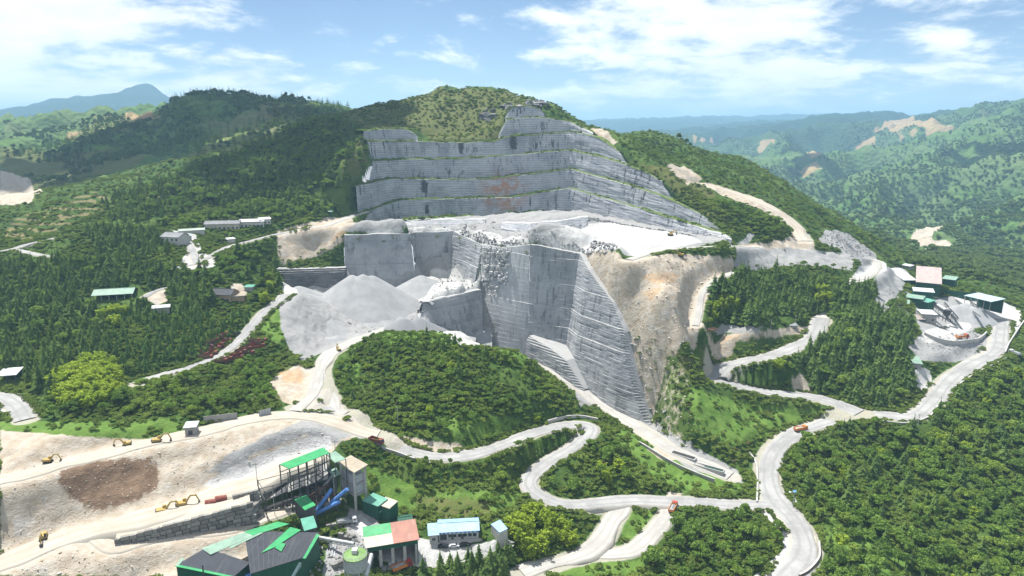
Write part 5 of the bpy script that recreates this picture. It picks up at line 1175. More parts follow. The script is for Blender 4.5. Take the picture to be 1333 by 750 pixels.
def make_excavator():
    e = bpy.data.objects.new('excavator', None); COL.objects.link(e)
    for s in (-1, 1):
        pr = [(-1.9,0.1),(1.9,0.1),(2.15,0.5),(1.9,0.9),(-1.9,0.9),(-2.15,0.5)]; V = [(x, s * 1.1 + y, z) for y in (-0.3, 0.3) for x, z in pr]; n = 6
        MB().add(V, [tuple(range(n)), tuple(range(2 * n - 1, n - 1, -1))] + [(i, i + n, (i + 1) % n + n, (i + 1) % n) for i in range(n)]).build('track', 'rubber', e)
    MB().box(-1.0, 1.0, -0.85, 0.85, 0.4, 0.95).build('undercarriage', 'steel', e)
    bd = MB().add([(-2.1,-1.25,1.0),(1.5,-1.25,1.0),(1.5,1.25,1.0),(-2.1,1.25,1.0),(-2.2,-1.2,2.1),(1.4,-1.2,1.9),(1.4,1.2,1.9),(-2.2,1.2,2.1)], [(0,3,2,1),(4,5,6,7),(0,1,5,4),(1,2,6,5),(2,3,7,6),(3,0,4,7)]).build('house', 'yellow', e)
    MB().box(-2.6, -1.9, -1.2, 1.2, 1.0, 1.95).build('counterweight', 'steel', bd)
    c = MB().add([(0.1,0.3,1.9),(1.6,0.3,1.3),(1.6,1.25,1.3),(0.1,1.25,1.9),(0.1,0.35,3.0),(1.3,0.35,3.0),(1.3,1.2,3.0),(0.1,1.2,3.0)], [(0,3,2,1),(4,5,6,7),(0,1,5,4),(1,2,6,5),(2,3,7,6),(3,0,4,7)]).build('cab', 'yellow', e)
    MB().add([(1.6,0.4,1.6),(1.6,1.15,1.6),(1.36,1.1,2.85),(1.36,0.45,2.85)], [(0,1,2,3)]).build('window', 'glass', c).location = (0.04, 0, 0)
    bm = MB(); bm.bar((1.2, -0.3, 1.8), (3.3, -0.3, 4.4), 0.45, 0.6).bar((3.2, -0.3, 4.35), (5.6, -0.3, 4.1), 0.4, 0.5).build('boom', 'yellow', e)
    MB().bar((5.2, -0.3, 4.6), (6.4, -0.3, 1.4), 0.35, 0.45).build('stick', 'yellow', e); MB().bar((1.6, -0.3, 1.5), (3.0, -0.3, 3.6), 0.18, None, 8).bar((3.4, -0.3, 4.8), (5.2, -0.3, 4.9), 0.16, None, 8).build('ram', 'galv', e)
    MB().add([(6.1,-0.9,1.5),(6.7,-0.9,1.5),(6.5,-0.9,0.5),(5.6,-0.9,0.4),(6.1,0.3,1.5),(6.7,0.3,1.5),(6.5,0.3,0.5),(5.6,0.3,0.4)], [(0,1,2,3),(7,6,5,4),(0,4,5,1),(1,5,6,2),(2,6,7,3)]).build('bucket', 'steel', e)
    return e
PROTO = {}
def copy_tree(o, parent=None):
    c = o.copy(); COL.objects.link(c); c.parent = parent
    for ch in o.children: copy_tree(ch, c)
    return c
def put(key, maker, px, py, rz, label, cat, group=None, s=1.0, tilt=0.0, name=None):
    if key not in PROTO: PROTO[key] = maker(); o = PROTO[key]; 
    else: o = copy_tree(PROTO[key])
    p = gp(px, py); z = float(height(p[0], p[1]))
    o.location = (p[0], p[1], z + 0.05); o.rotation_euler = (tilt, 0, R(rz)); o.scale = (s, s, s)
    for k in ('label', 'category', 'group'):
        if k in o: del o[k]
    tag(o, label, cat, group)
    if name: o.name = name
    return o
# ================================================================== GRAVEL HEAPS
def heap(label, cones, mat, step=1.2, name='gravel_heap'):
    C = [(atz(px, py, z)[0] if y is None else at(px, py, y)[0], atz(px, py, z)[1] if y is None else y, z, sl) for px, py, y, z, sl in cones]
    xs = [c[0] for c in C]; ys = [c[1] for c in C]; pad = 60
    X, Y = np.meshgrid(np.arange(min(xs) - pad, max(xs) + pad, step), np.arange(min(ys) - pad, max(ys) + pad, step)); g = height(X, Y); top = np.full(X.shape, -1e9)
    for i, (cx, cyy, z, sl) in enumerate(C):
        an = np.arctan2(Y - cyy, X - cx); d = np.hypot(X - cx, Y - cyy) * (1 + 0.035 * fbm(np.cos(an) * 2.2 + i, np.sin(an) * 2.2, 3, 70 + i))
        top = np.maximum(top, z - np.sqrt(d * d + 4) * sl)
    top += fbm(X / 5, Y / 5, 3, 77) * 0.10; D = top - g; Zz = np.maximum(top, g - 1.2)
    Fq = grid_faces(*X.shape); keep = (D.ravel()[Fq] > -0.6).any(1)
    me = np_mesh(name, np.stack([X, Y, Zz], -1).reshape(-1, 3), Fq[keep], M[mat], True)
    bm = bmesh.new(); bm.from_mesh(me); bmesh.ops.delete(bm, geom=[v for v in bm.verts if not v.link_faces], context='VERTS'); bm.to_mesh(me); bm.free()
    o = link(name, me); tag(o, label, 'gravel heap'); return o
heap('huge pale gravel heap with a flat crest under the quarry wall', [(458,356,494,74.5,0.70),(472,355,494,75,0.70),(484,357,497,73.5,0.70),(418,382,480,61,0.7)], 'gravel')
heap('long pale gravel bank tipped down from the white turning pad', [(388,366,484,68,0.50),(398,384,470,66,0.52),(384,392,452,66,0.5),(376,408,438,63,0.52)], 'gravel')
heap('small darker grit heap behind the green hill', [(525,404,448,54,0.60),(545,406,452,53,0.60)], 'grit', 0.8)
heap('low lumpy white spoil heap in the middle of the gravel floor', [(478,402,466,51,0.35),(495,400,468,51,0.38),(460,407,460,50,0.35),(510,398,474,51,0.4)], 'gravel')
heap('small grey gravel heap beside the gravel track', [(430,462,420,49,0.45),(440,456,424,49,0.5)], 'gravel', 0.8)
heap('rounded gravel heap at the foot of the sawn wall', [(548,362,548,62,0.5)], 'gravel', 0.9)
heap('grey stone dust heap under the plant conveyors', [(1256,405,545,39.5,0.65),(1266,408,540,38,0.65),(1246,408,545,38,0.65)], 'gravel', 1.0)
heap('grey rubble slope heaped beside the big plant shed', [(1160,372,575,48,0.5),(1152,386,550,45,0.5)], 'gravel', 1.0)

# ================================================================== CRUSHING PLANT ON THE RIGHT
G = 'buildings of the crushing plant'
shed('plant_shed', 'tall green shed with faded pink ridged roof in the crushing plant', 'shed', (1193,367), (1225,370), 14, 34, 'mono', 8.0, roofmat='pink', wallmat='dkgreen', gz=33)
shed('plant_shed', 'green shed with plain white roof against the tall pink roofed one', 'shed', (1177,365), (1193,365), 11, 28, 'mono', 5.0, roofmat='white', wallmat='dkgreen', gz=35)
shed('plant_shed', 'white roofed lean-to in front of the tall pink roofed shed', 'shed', (1190,379), (1216,381), 10, 9, 'mono', 1.2, roofmat='white', wallmat='dkgreen', gz=33)
shed('plant_shed', 'narrow green shed with white roof beyond the tall pink roofed one', 'shed', (1227,363), (1243,365), 10, 14, 'mono', 0.8, roofmat='palegreen', wallmat='dkgreen', gz=34)
shed('long_canopy', 'long pale blue canopy roof over the stone dust yard', 'canopy', (1256,385), (1290,393), 9, 16, 'mono', 1.0, roofmat='paleblue', wallmat='dkgreen', gz=33, open_=True, posts=5)
for (p0, p1, h, dp, rm, lb) in (((1156,400),(1168,401),6,9,'teal','lowest teal roofed shed at the end of the plant row'), ((1165,394),(1183,396),7.5,9,'palegreen','pale green roofed shed between the teal row end and concrete block'), ((1179,387),(1201,390),8.5,9,'palegreen','highest pale green roofed shed of the stepped plant row'), ((1196,391),(1208,394),7,8,'teal','small teal roofed shed beside the long conveyor')):
    shed('plant_shed', lb, 'shed', p0, p1, h, dp, 'mono', 1.0, roofmat=rm, wallmat='dkgreen', gz=33)
shed('concrete_building', 'grey concrete block with flat white roof in the crushing plant', 'building', (1201,409), (1220,410), 10, 12, 'mono', 0.5, roofmat='white', wallmat='conc', gz=31, wins=2, wz=(5, 6.5))
shed('open_canopy', 'brown flat roofed open canopy in front of the concrete block', 'canopy', (1176,416), (1204,416), 6.5, 11, 'mono', 0.6, roofmat='brown', wallmat='steel', gz=31, open_=True)
shed('small_shed', 'small white roofed shed on the track behind the plant', 'shed', (1168,344), (1184,347), 4, 7, 'mono', 0.6, roofmat='white', wallmat='conc')
shed('small_shed', 'pale green roofed shed tucked beside the haul road below the plant', 'shed', (1180,472), (1200,474), 4.5, 13, 'mono', 1.0, roofmat='palegreen', wallmat='conc')
a0 = np.array(atz(1246,384,40)); b0 = np.array(atz(1280,388,40)); d0 = b0 - a0
e = thing('fence_wall', 'long dark green sheet fence behind the pale blue canopy', 'fence', (a0[0], a0[1] + 20, 33), math.atan2(d0[1], d0[0]))
for i in range(8): MB().box(i * 4.2, i * 4.2 + 4.1, 0, 0.15, 0, 7).build('panel', 'dkgreen', e)
yz = 32
conveyor('long dark conveyor slanting down from the teal sheds across the plant', at(1203,390,560), at(1246,415,520), 2.0, 'steel', legs=4)
conveyor('steel conveyor rising from the dust yard to the pale blue canopy', atz(1247,414,35), at(1228,392,575), 1.6, 'galv', legs=3)
conveyor('thin galvanised conveyor above the stone dust heap', atz(1276,412,34), at(1244,390,575), 1.4, 'galv', legs=4)
conveyor('upper galvanised conveyor feeding the pale blue canopy', atz(1282,404,36), at(1256,388,590), 1.4, 'galv', legs=3)
conveyor('short flat conveyor beside the white roofed lean-to', at(1207,386,572), at(1240,389,580), 1.6, 'olive', legs=3)
# hopper of the plant
p = atz(1232,417,31.5); e = thing('feed_hopper', 'dark steel feed hopper standing in the plant yard', 'hopper', p)
MB().lathe([(0.6,2.5),(3.2,6.0),(3.2,8.5)], 4).build('bin', 'steel', e)
for x in (-2, 2):
    for y in (-2, 2): MB().bar((x, y, -1), (x, y, 6), 0.35).build('leg', 'steel', e)
def wall_along(name, label, pts, h, th=0.6, mat='ltconc', z_top=0.0, cat='retaining wall', below=2.0, cap=True, world=None):
    P = resample(np.array([gp(*p) for p in pts]) if world is None else np.asarray(world, float), 2.5); P[:, 2] = height(P[:, 0], P[:, 1])
    k = min(9, (len(P) // 2) * 2 - 1); P[:, 2] = np.convolve(np.pad(P[:, 2], k // 2, mode='edge'), np.ones(k) / k, 'valid')
    T = np.gradient(P[:, :2], axis=0); T /= np.linalg.norm(T, axis=1)[:, None]; N = np.stack([-T[:, 1], T[:, 0]], 1); c = P[0].copy()
    def strip(w, zb, zt):
        V = []
        for s, z in ((-1, zb), (-1, zt), (1, zt), (1, zb)): V.append(np.c_[P[:, :2] + N * s * w / 2 - c[:2], P[:, 2] + z - c[2]])
        n = len(P); V = np.stack(V, 0).reshape(-1, 3); Fq = []
        for j in range(4):
            for i in range(n - 1): Fq.append((j * n + i, j * n + i + 1, ((j + 1) % 4) * n + i + 1, ((j + 1) % 4) * n + i))
        Fq += [(0, n, 2 * n, 3 * n), (n - 1, 4 * n - 1, 3 * n - 1, 2 * n - 1)]
        return V, Fq
    e = thing(name, label, cat, c); V, Fq = strip(th, -below, h); mesh_obj('wall_body', V, Fq, M[mat], e)
    if cap: V, Fq = strip(th + 0.25, h, h + 0.25); mesh_obj('coping', V, Fq, M['ltconc'], e)
    return e
wall_along('retaining_wall', 'curved pale retaining wall round the plant yard terrace', [(1203,436),(1220,445),(1243,449),(1268,446),(1284,436)], 2.6, below=5)
wall_along('retaining_wall', 'tall grey retaining wall on the outer curve of the plant road', [(1333,420),(1322,436),(1313,450),(1308,462)], 2.2, below=8, mat='conc')
wall_along('retaining_wall', 'grey retaining wall under the road above the green slope', [(482,574),(500,585),(520,593),(540,600)], 1.0, below=5, mat='conc')
wall_along('parapet', 'pale parapet wall round the outer side of the road hairpin', [(713,551),(735,545),(757,544),(778,550)], 1.6, below=3, cat='parapet')
wall_along('parapet', 'rust topped parapet on the outer edge of the road bend', [(1066,708),(1066,728),(1052,745),(1040,752)], 1.2, below=3, mat='scrapb', cat='parapet')
wall_along('retaining_wall', 'long stone retaining wall along the lower quarry exit track', [(832,577),(860,596),(890,612),(930,628)], 1.5, below=6, mat='conc')
wall_along('kerb_wall', 'low grey kerb wall beside the plant haul road', [(1243,505),(1270,487),(1300,472),(1318,462)], 0.8, below=2, mat='conc', cat='kerb')
wall_along('kerb_wall', 'low white kerb wall below the haul road fork', [(1140,548),(1180,552),(1210,543),(1225,522)], 0.9, below=3, cat='kerb')
wall_along('kerb_wall', 'pale boundary kerb climbing beside the haul road under the meadow', [(985,655),(986,630),(984,605),(975,588)], 0.9, below=2, cat='kerb')
# ================================================================== HUT BESIDE THE SPOIL SLOPE, VILLAGE AND SCATTERED ROOFS
shed('site_hut', 'long grey hut beside the track below the dark firs', 'hut', (1011,424), (1038,424), 3.4, 8, 'mono', 0.9, roofmat='grey', wallmat='galv', wins=4, door=1)
shed('village_house', 'two storey grey tiled house at the village road bend', 'house', (209,308), (232,309), 7, 12, 'gable', 2.4, roofmat='grey', wallmat='wall', wins=4, wz=(4.2, 5.6))
shed('village_house', 'long low dark tiled house in the old village', 'house', (266,292), (311,291), 5, 9, 'gable', 2.0, roofmat='grey', wallmat='cream', wins=8)
shed('village_house', 'long house with white sheet roof in the old village', 'house', (312,289), (343,288), 5, 8, 'gable', 1.6, roofmat='white', wallmat='wall', wins=6)
shed('village_house', 'small white roofed house at the upper end of the village', 'house', (338,286), (352,285), 4.5, 7, 'gable', 1.2, roofmat='white', wallmat='wall', wins=3)
shed('village_shed', 'long grey green roofed shed beside the two storey house', 'shed', (233,301), (266,299), 4, 7, 'gable', 1.0, roofmat='olive', wallmat='wall')
shed('village_shed', 'small white shed between the village road and the long roof', 'shed', (236,308), (249,307), 4, 5, 'mono', 0.5, roofmat='paleblue', wallmat='wall')
shed('village_shed', 'little white roofed shed among trees by the village road', 'shed', (296,312), (306,311), 3, 5, 'mono', 0.5, roofmat='white', wallmat='wall')
shed('site_hut', 'small green hut beside the quarry approach track', 'hut', (420,276), (431,276), 4, 5, 'mono', 0.3, roofmat='palegreen', wallmat='dkgreen')
shed('pavilion', 'wide pale green roofed open pavilion among the dark firs', 'pavilion', (120,385), (172,382), 4.5, 14, 'gable', 2.2, roofmat='palegreen', wallmat='conc', open_=True, posts=6, pad=3)
shed('house', 'house with dark slate roof in the trees below the village', 'house', (274,383), (300,384), 5, 10, 'gable', 2.6, roofmat='black', wallmat='wood', wins=3)
shed('house', 'roofless ochre walled house beside the dark slate roof', 'house', (302,386), (318,385), 4, 8, 'mono', 0.6, roofmat='tan', wallmat='wood')
shed('small_shed', 'small teal roofed shed beside the track to the white pad', 'shed', (318,374), (328,374), 3.5, 5, 'mono', 0.4, roofmat='teal', wallmat='conc')
shed('roadside_shed', 'white roofed open shed on the pale concrete yard below the firs', 'shed', (-4,490), (20,488), 4.5, 9, 'mono', 0.8, roofmat='white', wallmat='steel', open_=True)
shed('roadside_hut', 'flat roofed pale hut beside the curved village road', 'hut', (198,402), (220,400), 4, 6, 'mono', 0.3, roofmat='white', wallmat='conc')
shed('weigh_hut', 'small white roofed hut beside the sandy track', 'hut', (240,557), (254,556), 4.2, 5, 'mono', 0.4, roofmat='white', wallmat='conc', door=1)
for lb, p0, p1, n, mt in (('row of grey block fence panels on the sandy track edge', (266,550), (309,546), 9, 'conc'), ('short row of grey fence panels above the sandy track', (338,543), (353,540), 4, 'galv')):
    a, b = gp(*p0), gp(*p1); d = b - a; L = math.hypot(d[0], d[1]); e = thing('panel_fence', lb, 'fence', (a[0], a[1], min(a[2], b[2])), math.atan2(d[1], d[0]))
    for i in range(n): MB().box(i * L / n, (i + 1) * L / n - 0.12, 0, 0.2, -0.6, 3.4).build('panel', mt, e)
    for i in range(n + 1): MB().box(i * L / n - 0.17, i * L / n + 0.05, -0.08, 0.28, -0.6, 3.6).build('post', 'conc', e)
# ================================================================== STONE PLANT AT THE FRONT LEFT
# --- big patched shed
gz = 15.0
def roof_piece(parent, name, px4, mat, th=0.2, label=None):
    V = [np.array(atz(px, py, z)) - np.array(parent.location) for px, py, z in px4]
    return MB().slab([tuple(v) for v in V], th).build(name, mat, parent, label)
def poly_shed(name, label, cat, corners, base, wallmat, roofmat, pad=1.5, walls=(0, 1, 2, 3), over=0.0, thick=0.25):
    """roof seen at four pixels with their heights; walls drop from the roof edge to the ground"""
    C = [np.array(atz(*c)) for c in corners]; o = np.array((C[0][0], C[0][1], base)); e = thing(name, label, cat, o); P = [c - o for c in C]
    cen = sum(P) / len(P); big = [cen + (p - cen) * (1 + over) for p in P]
    MB().slab([tuple(p + np.array((0, 0, 0.25))) for p in big], thick).build('roof', roofmat, e)
    for i in walls:
        a, b = P[i] * 0.0 + cen + (P[i] - cen) * 0.97, cen + (P[(i + 1) % len(P)] - cen) * 0.97
        MB().add([(a[0],a[1],-3),(b[0],b[1],-3),(b[0],b[1],b[2]-0.02),(a[0],a[1],a[2]-0.02)], [(0,1,2,3)]).build('wall', wallmat, e)
    CLEAR.append((np.array([c[:2] for c in C]), pad)); return e, P
def thicken(o, t=0.25):
    m = o.modifiers.new('thickness', 'SOLIDIFY'); m.thickness = t
e, P = poly_shed('works_shed', 'large works shed roofed in black felt and bright green sheets', 'shed', [(326,748,24),(394,727,24),(416,694,24),(318,692,24)], gz, 'dkgreen', 'black', 3)
for nm, c, mt in (('roof_sheet', [(262,714,24.4),(274,722,24.4),(330,697,24.4),(320,692,24.4)], 'palegreen'), ('roof_sheet', [(318,692,24.5),(330,697,24.5),(377,682,24.5),(362,679,24.5)], 'green'), ('roof_sheet', [(340,720,24.6),(358,712,24.6),(392,690,24.6),(378,686,24.6)], 'green'), ('roof_sheet', [(358,713,24.7),(366,718,24.7),(372,708,24.7),(364,706,24.7)], 'green'),
                  ('roof_sheet', [(394,727,24.5),(398,727,24.5),(416,696,24.5),(412,695,24.5)], 'green'), ('roof_sheet', [(298,712,24.6),(300,714,24.6),(342,694,24.6),(339,693,24.6)], 'palegreen')):
    roof_piece(e, nm, c, mt, 0.12)
for i in range(1, 12):
    f = i / 12; a, b = P[0] * (1 - f) + P[1] * f, P[3] * (1 - f) + P[2] * f
    MB().bar((a[0], a[1], a[2] + 0.28), (b[0], b[1], b[2] + 0.28), 0.16, 0.12).build('roof_seam', 'steel', e)
e, P = poly_shed('works_shed', 'low black felted lean-to with green edge at the end of the works shed', 'shed', [(228,737,23),(304,752,23),(326,733,23.5),(268,714,24)], gz, 'dkgreen', 'black', 3)
roof_piece(e, 'edge_strip', [(227,737,23.5),(304,753,23.5),(304,750,23.5),(232,735,23.5)], 'green', 0.15); roof_piece(e, 'edge_strip', [(228,737,23.5),(232,737,23.5),(240,727,23.6),(236,726,23.6)], 'palegreen', 0.15)
p = atz(265, 748, 23.5); ch = MB().bar((0, 0, -1), (0, 0, 4.0), 0.5, None, 8).build('chimney', 'steel', e); ch.location = Vector(p) - e.location
# --- green roofed steel frame over the cutting pit
e, P = poly_shed('frame_canopy', 'bright green canopy roof on a dark steel frame above the cutting pit', 'canopy', [(377,611,40),(429,590,40),(421,583,40),(364,605,40)], 26, 'steel', 'green', 1, walls=())
for i in range(6):
    for s in (0, 1):
        q = (P[0] * (1 - i / 5) + P[1] * i / 5) if s == 0 else (P[3] * (1 - i / 5) + P[2] * i / 5)
        MB().bar((q[0], q[1], -6), tuple(q), 0.4).build('post', 'steel', e)
for t_ in (0.45, 0.75): 
    for s in ((0, 1), (3, 2)):
        a, b = P[s[0]].copy(), P[s[1]].copy(); a[2] *= t_; b[2] *= t_; MB().bar(tuple(a), tuple(b), 0.3).build('beam', 'steel', e)
e, P = poly_shed('frame_canopy', 'pale teal canopy sheets beside the bright green canopy', 'canopy', [(436,603,38),(450,598,38),(437,588,38),(425,592,38)], 26, 'steel', 'palegreen', 1, walls=())
for q in P: MB().bar((q[0], q[1], -6), tuple(q), 0.35).build('post', 'steel', e)
# bare steel frame in front of the canopy
fa = [np.array(atz(px, py, 31.0)) for px, py in ((336,630),(375,620),(415,607),(400,620),(372,633),(345,645))]
e = thing('steel_frame', 'bare dark steel frame of posts and rails beside the cutting pit', 'steel frame', (fa[0][0], fa[0][1], 24))
for q in fa: MB().bar((q[0]-fa[0][0], q[1]-fa[0][1], -5), (q[0]-fa[0][0], q[1]-fa[0][1], 9), 0.28).build('post', 'steel', e)
for z in (4.5, 8.5):
    for i in range(len(fa)):
        a, b = fa[i] - fa[0], fa[(i + 1) % len(fa)] - fa[0]; MB().bar((a[0], a[1], z), (b[0], b[1], z), 0.22).build('rail', 'steel', e)
e = thing('cutting_deck', 'dark ribbed steel deck sloping under the green canopy', 'deck', atz(352, 640, 24)); o = np.array(e.location)
for k in range(10):
    f0, f1 = k / 10, (k + 0.85) / 10; L_ = lambda f, s: np.array(atz(352 + (428 - 352) * f, (636 if s else 648) + ((600 if s else 622) - (636 if s else 648)) * f, 24 + 6 * f)) - o
    MB().slab([tuple(L_(f0, 0)), tuple(L_(f1, 0)), tuple(L_(f1, 1)), tuple(L_(f0, 1))], 0.4).build('deck_plate', 'steel' if k % 3 else 'conc', e)
CLEAR.append((np.array([np.array(e.location)[:2] + L_(f, s)[:2] for f, s in ((0,0),(1,0),(1,1),(0,1))]), 6))
# --- concrete tower
tz = 16.0; C = [np.array(atz(px, py, 34.0)) for px, py in ((441,603),(461,615),(477,607),(457,596))]; cen = sum(C) / 4
e = thing('hopper_tower', 'tall concrete pillared hopper tower under a tan sheet roof', 'tower', (cen[0], cen[1], tz)); P = [c - np.array((cen[0], cen[1], tz)) for c in C]
MB().slab([tuple(p * 1.12 * np.array((1, 1, 0)) + np.array((0, 0, 18.3 + (0.6 if i > 1 else 0)))) for i, p in enumerate(P)], 0.25).build('roof', 'tan', e)
for p in P: MB().bar((p[0] * 0.86, p[1] * 0.86, -3), (p[0] * 0.86, p[1] * 0.86, 18.1), 1.0).build('pillar', 'ltconc', e)
MB().slab([tuple(p * np.array((0.78, 0.78, 0)) + np.array((0, 0, 15))) for p in P], 9).build('bin', 'galv', e)
for z in (6, 11):
    for i in range(4): a, b = P[i] * 0.86, P[(i + 1) % 4] * 0.86; MB().bar((a[0], a[1], z), (b[0], b[1], z), 0.6).build('beam', 'conc', e)
CLEAR.append((np.array([c[:2] for c in C]), 2))
# --- small roofs, tubes
e, P = poly_shed('screen_house', 'bright green roofed screen house beside the blue tubes', 'shed', [(383,651,25),(397,665,25),(411,658,25),(399,645,25)], 15, 'steel', 'green')
e, P = poly_shed('screen_house', 'dull teal roofed screen house behind the big works shed', 'shed', [(391,676,23),(396,692,23),(413,687,23),(408,672,23)], 14, 'steel', 'teal')
e, P = poly_shed('screen_house', 'little teal roofed box on stilts beside the hopper tower', 'shed', [(428,614,31),(436,621,31),(444,617,31),(437,609,31)], 24, 'steel', 'palegreen', walls=())
for q in P: MB().bar((q[0], q[1], -9), tuple(q * np.array((0.95, 0.95, 1))), 0.3).build('post', 'steel', e)
conveyor('blue tube conveyor rising to the little teal box', atz(410,667,17), atz(433,637,25), 1.15, 'steel', 'tube', 2)
conveyor('blue tube conveyor rising to the hopper tower', atz(429,656,20), atz(453,638,28), 1.15, 'steel', 'tube', 2)
conveyor('lowest blue tube conveyor crossing in front of the other two', atz(408,671,17), atz(444,653,22), 1.15, 'steel', 'tube', 2)
conveyor('blue conveyor poking out from under the black works roof', atz(318,752,19), atz(372,733,22), 1.15, 'steel', 'tube', 0)
conveyor('slim white conveyor beside the works shed wall', atz(378,752,17), atz(392,732,22), 1.2, 'galv', 'paleblue', 0)
conveyor('rusty open conveyor running along the dirt bank', atz(385,655,22), atz(428,628,27), 1.6, 'scrapb', None, 3)
conveyor('long dark conveyor along the stone pit edge', atz(330,668,20), atz(425,632,26), 1.4, 'steel', None, 4)
# --- green hut pair
e, P = poly_shed('green_hut', 'green walled hut with teal roof at the edge of the green slope', 'hut', [(471,652,20),(492,660,20),(505,650,20.8),(486,642,20.8)], 13, 'dkgreen', 'teal')
e, P = poly_shed('green_hut', 'green walled hut with cream roof beside its teal roofed twin', 'hut', [(491,657,19.6),(507,663,19.6),(518,653,20.4),(502,647,20.4)], 13, 'dkgreen', 'cream')
e, P = poly_shed('porch', 'small teal porch roof in front of the green huts', 'porch', [(486,664,17),(495,668,17),(501,663,17.6),(492,660,17.6)], 13, 'dkgreen', 'teal', walls=())
for q in P: MB().bar((q[0], q[1], -2), tuple(q), 0.2).build('post', 'dkgreen', e)
shed('store_hut', 'low dark green roofed store hut on the slope above the red roof', 'hut', (520,682), (536,680), 3, 6, 'gable', 1.2, roofmat='dkgreen', wallmat='wood')
# --- loading house with three roof colours
a, rz, L, gz2 = place((477,714), (544,703), 7.4, 12.0); e = thing('loading_house', 'open bayed loading house roofed in green, cream and rust red', 'building', (a[0], a[1], gz2), rz); footprint(e, 0, L, 0, 10, 1)
for x0, x1, y0, y1, m_ in ((-0.6, L * 0.52, 5.0, 10.6, 'green'), (-0.6, L * 0.52, -0.6, 4.97, 'cream'), (L * 0.522, L + 0.6, -0.6, 10.6, 'rust')):
    zf = lambda y: 8.1 + 0.22 * y
    MB().slab([(x0,y0,zf(y0)),(x1,y0,zf(y0)),(x1,y1,zf(y1)),(x0,y1,zf(y1))], 0.2).build('roof', m_, e)
MB().box(0, L, 9.5, 9.9, -3, 10).build('wall', 'conc', e); MB().box(0, 0.4, 0, 9.5, -3, 8.1).build('wall', 'conc', e); MB().box(L - 0.4, L, 0, 9.5, -3, 8.1).build('wall', 'dkgreen', e)
MB().box(0, L, 0.1, 0.4, 5.6, 8.0).build('fascia', 'dkgreen', e)
for i in range(5): x = 0.6 + (L - 1.2) * i / 4; MB().box(x - 0.6, x + 0.6, 0.0, 1.2, -3, 5.6).build('pillar', 'ltconc', e)
MB().box(0.5, L - 0.5, 2.0, 9.4, 4.4, 4.7).build('floor_slab', 'conc', e)
# --- silo
p = atz(463, 738, 18); gz3 = float(height(p[0], p[1])); e = thing('silo', 'round steel silo with green top on a legged stand', 'silo', (p[0], p[1], gz3)); r_ = 4.4; z1 = 18 - gz3
MB().lathe([(0.7, z1 - 4.5), (r_, z1), (r_, z1 + 5.0)], 28).build('shell', 'galv', e, smooth=False)
tp = MB().lathe([(r_ + 0.2, z1 + 5.0), (r_ + 0.2, z1 + 5.3), (0.4, z1 + 6.2)], 28).build('top_cone', sheet('lime_green_paint', (0.15, 0.26, 0.08)), e)
MB().box(-1.0, 1.0, -1, 1, z1 + 5.9, z1 + 7.6).build('vent_filter', 'white', tp)
for i in range(6):
    a = i * math.pi / 3; MB().bar((r_ * 0.95 * math.cos(a), r_ * 0.95 * math.sin(a), -1.5), (r_ * 0.95 * math.cos(a), r_ * 0.95 * math.sin(a), z1 + 0.5), 0.45).build('leg', 'galv', e)
rl = MB()
for i in range(20):
    a, b = i * 0.314, (i + 1) * 0.314; rl.bar((4.5 * math.cos(a), 4.5 * math.sin(a), z1 + 6.4), (4.5 * math.cos(b), 4.5 * math.sin(b), z1 + 6.4), 0.1).bar((4.5 * math.cos(a), 4.5 * math.sin(a), z1 + 5.2), (4.5 * math.cos(a), 4.5 * math.sin(a), z1 + 6.4), 0.09)
rl.build('railing', 'galv', e)
conveyor('pale inclined pipe leaning beside the silo', atz(476,752,16), atz(484,722,19), 1.0, 'galv', 'white', 0)
conveyor('pale pipe run lying across the stone yard', atz(413,700,16), atz(462,709,17), 0.9, 'galv', 'white', 2)
# --- office
e, L, g_ = shed('office', 'low white office with sky blue roof and five windows above a parking yard', 'office', (571,693), (623,690), 3.7, 9, 'gable', 1.3, roofmat='blue', wallmat='wall', over=0.5, gz=10.0)
windows(e, L, 1.0, 2.4, [L * f for f in (0.28, 0.40, 0.52, 0.66, 0.78, 0.90)], 1.5)
MB().box(L * 0.34 - 0.5, L * 0.34 + 0.5, -0.12, 0.05, 0, 2.3).build('door', 'steel', e); MB().box(L * 0.59 - 0.5, L * 0.59 + 0.5, -0.12, 0.05, 0, 2.3).build('door', 'steel', e)
MB().box(0.6, L * 0.20, -0.12, 0.05, 0, 2.6).build('garage_door', 'steel', e); MB().box(0, L, -0.35, -0.06, 2.85, 3.5).build('banner', 'tube', e, 'blue banner strip with white signs')
for i in range(9): MB().box(L * (i + 0.75) / 9.6 - 0.35, L * (i + 0.75) / 9.6 + 0.35, -0.42, -0.36, 2.92, 3.42).build('sign', 'carwhite', e)
MB().box(0.2, L + 1.5, -1.2, -0.2, -1.5, 0.05).build('step', 'ltconc', e)
shed('office_annex', 'small white annex with sky blue roof against the office end', 'annex', (559,697), (570,696), 3.6, 7, 'mono', 0.6, roofmat='blue', wallmat='wall', gz=10.0, wins=1)
e, P = poly_shed('blue_hut', 'small sky blue roofed hut in front of the bamboo grove', 'hut', [(639,683,14),(650,694,14),(661,689,14.6),(651,677,14.6)], 9, 'wall', 'blue')
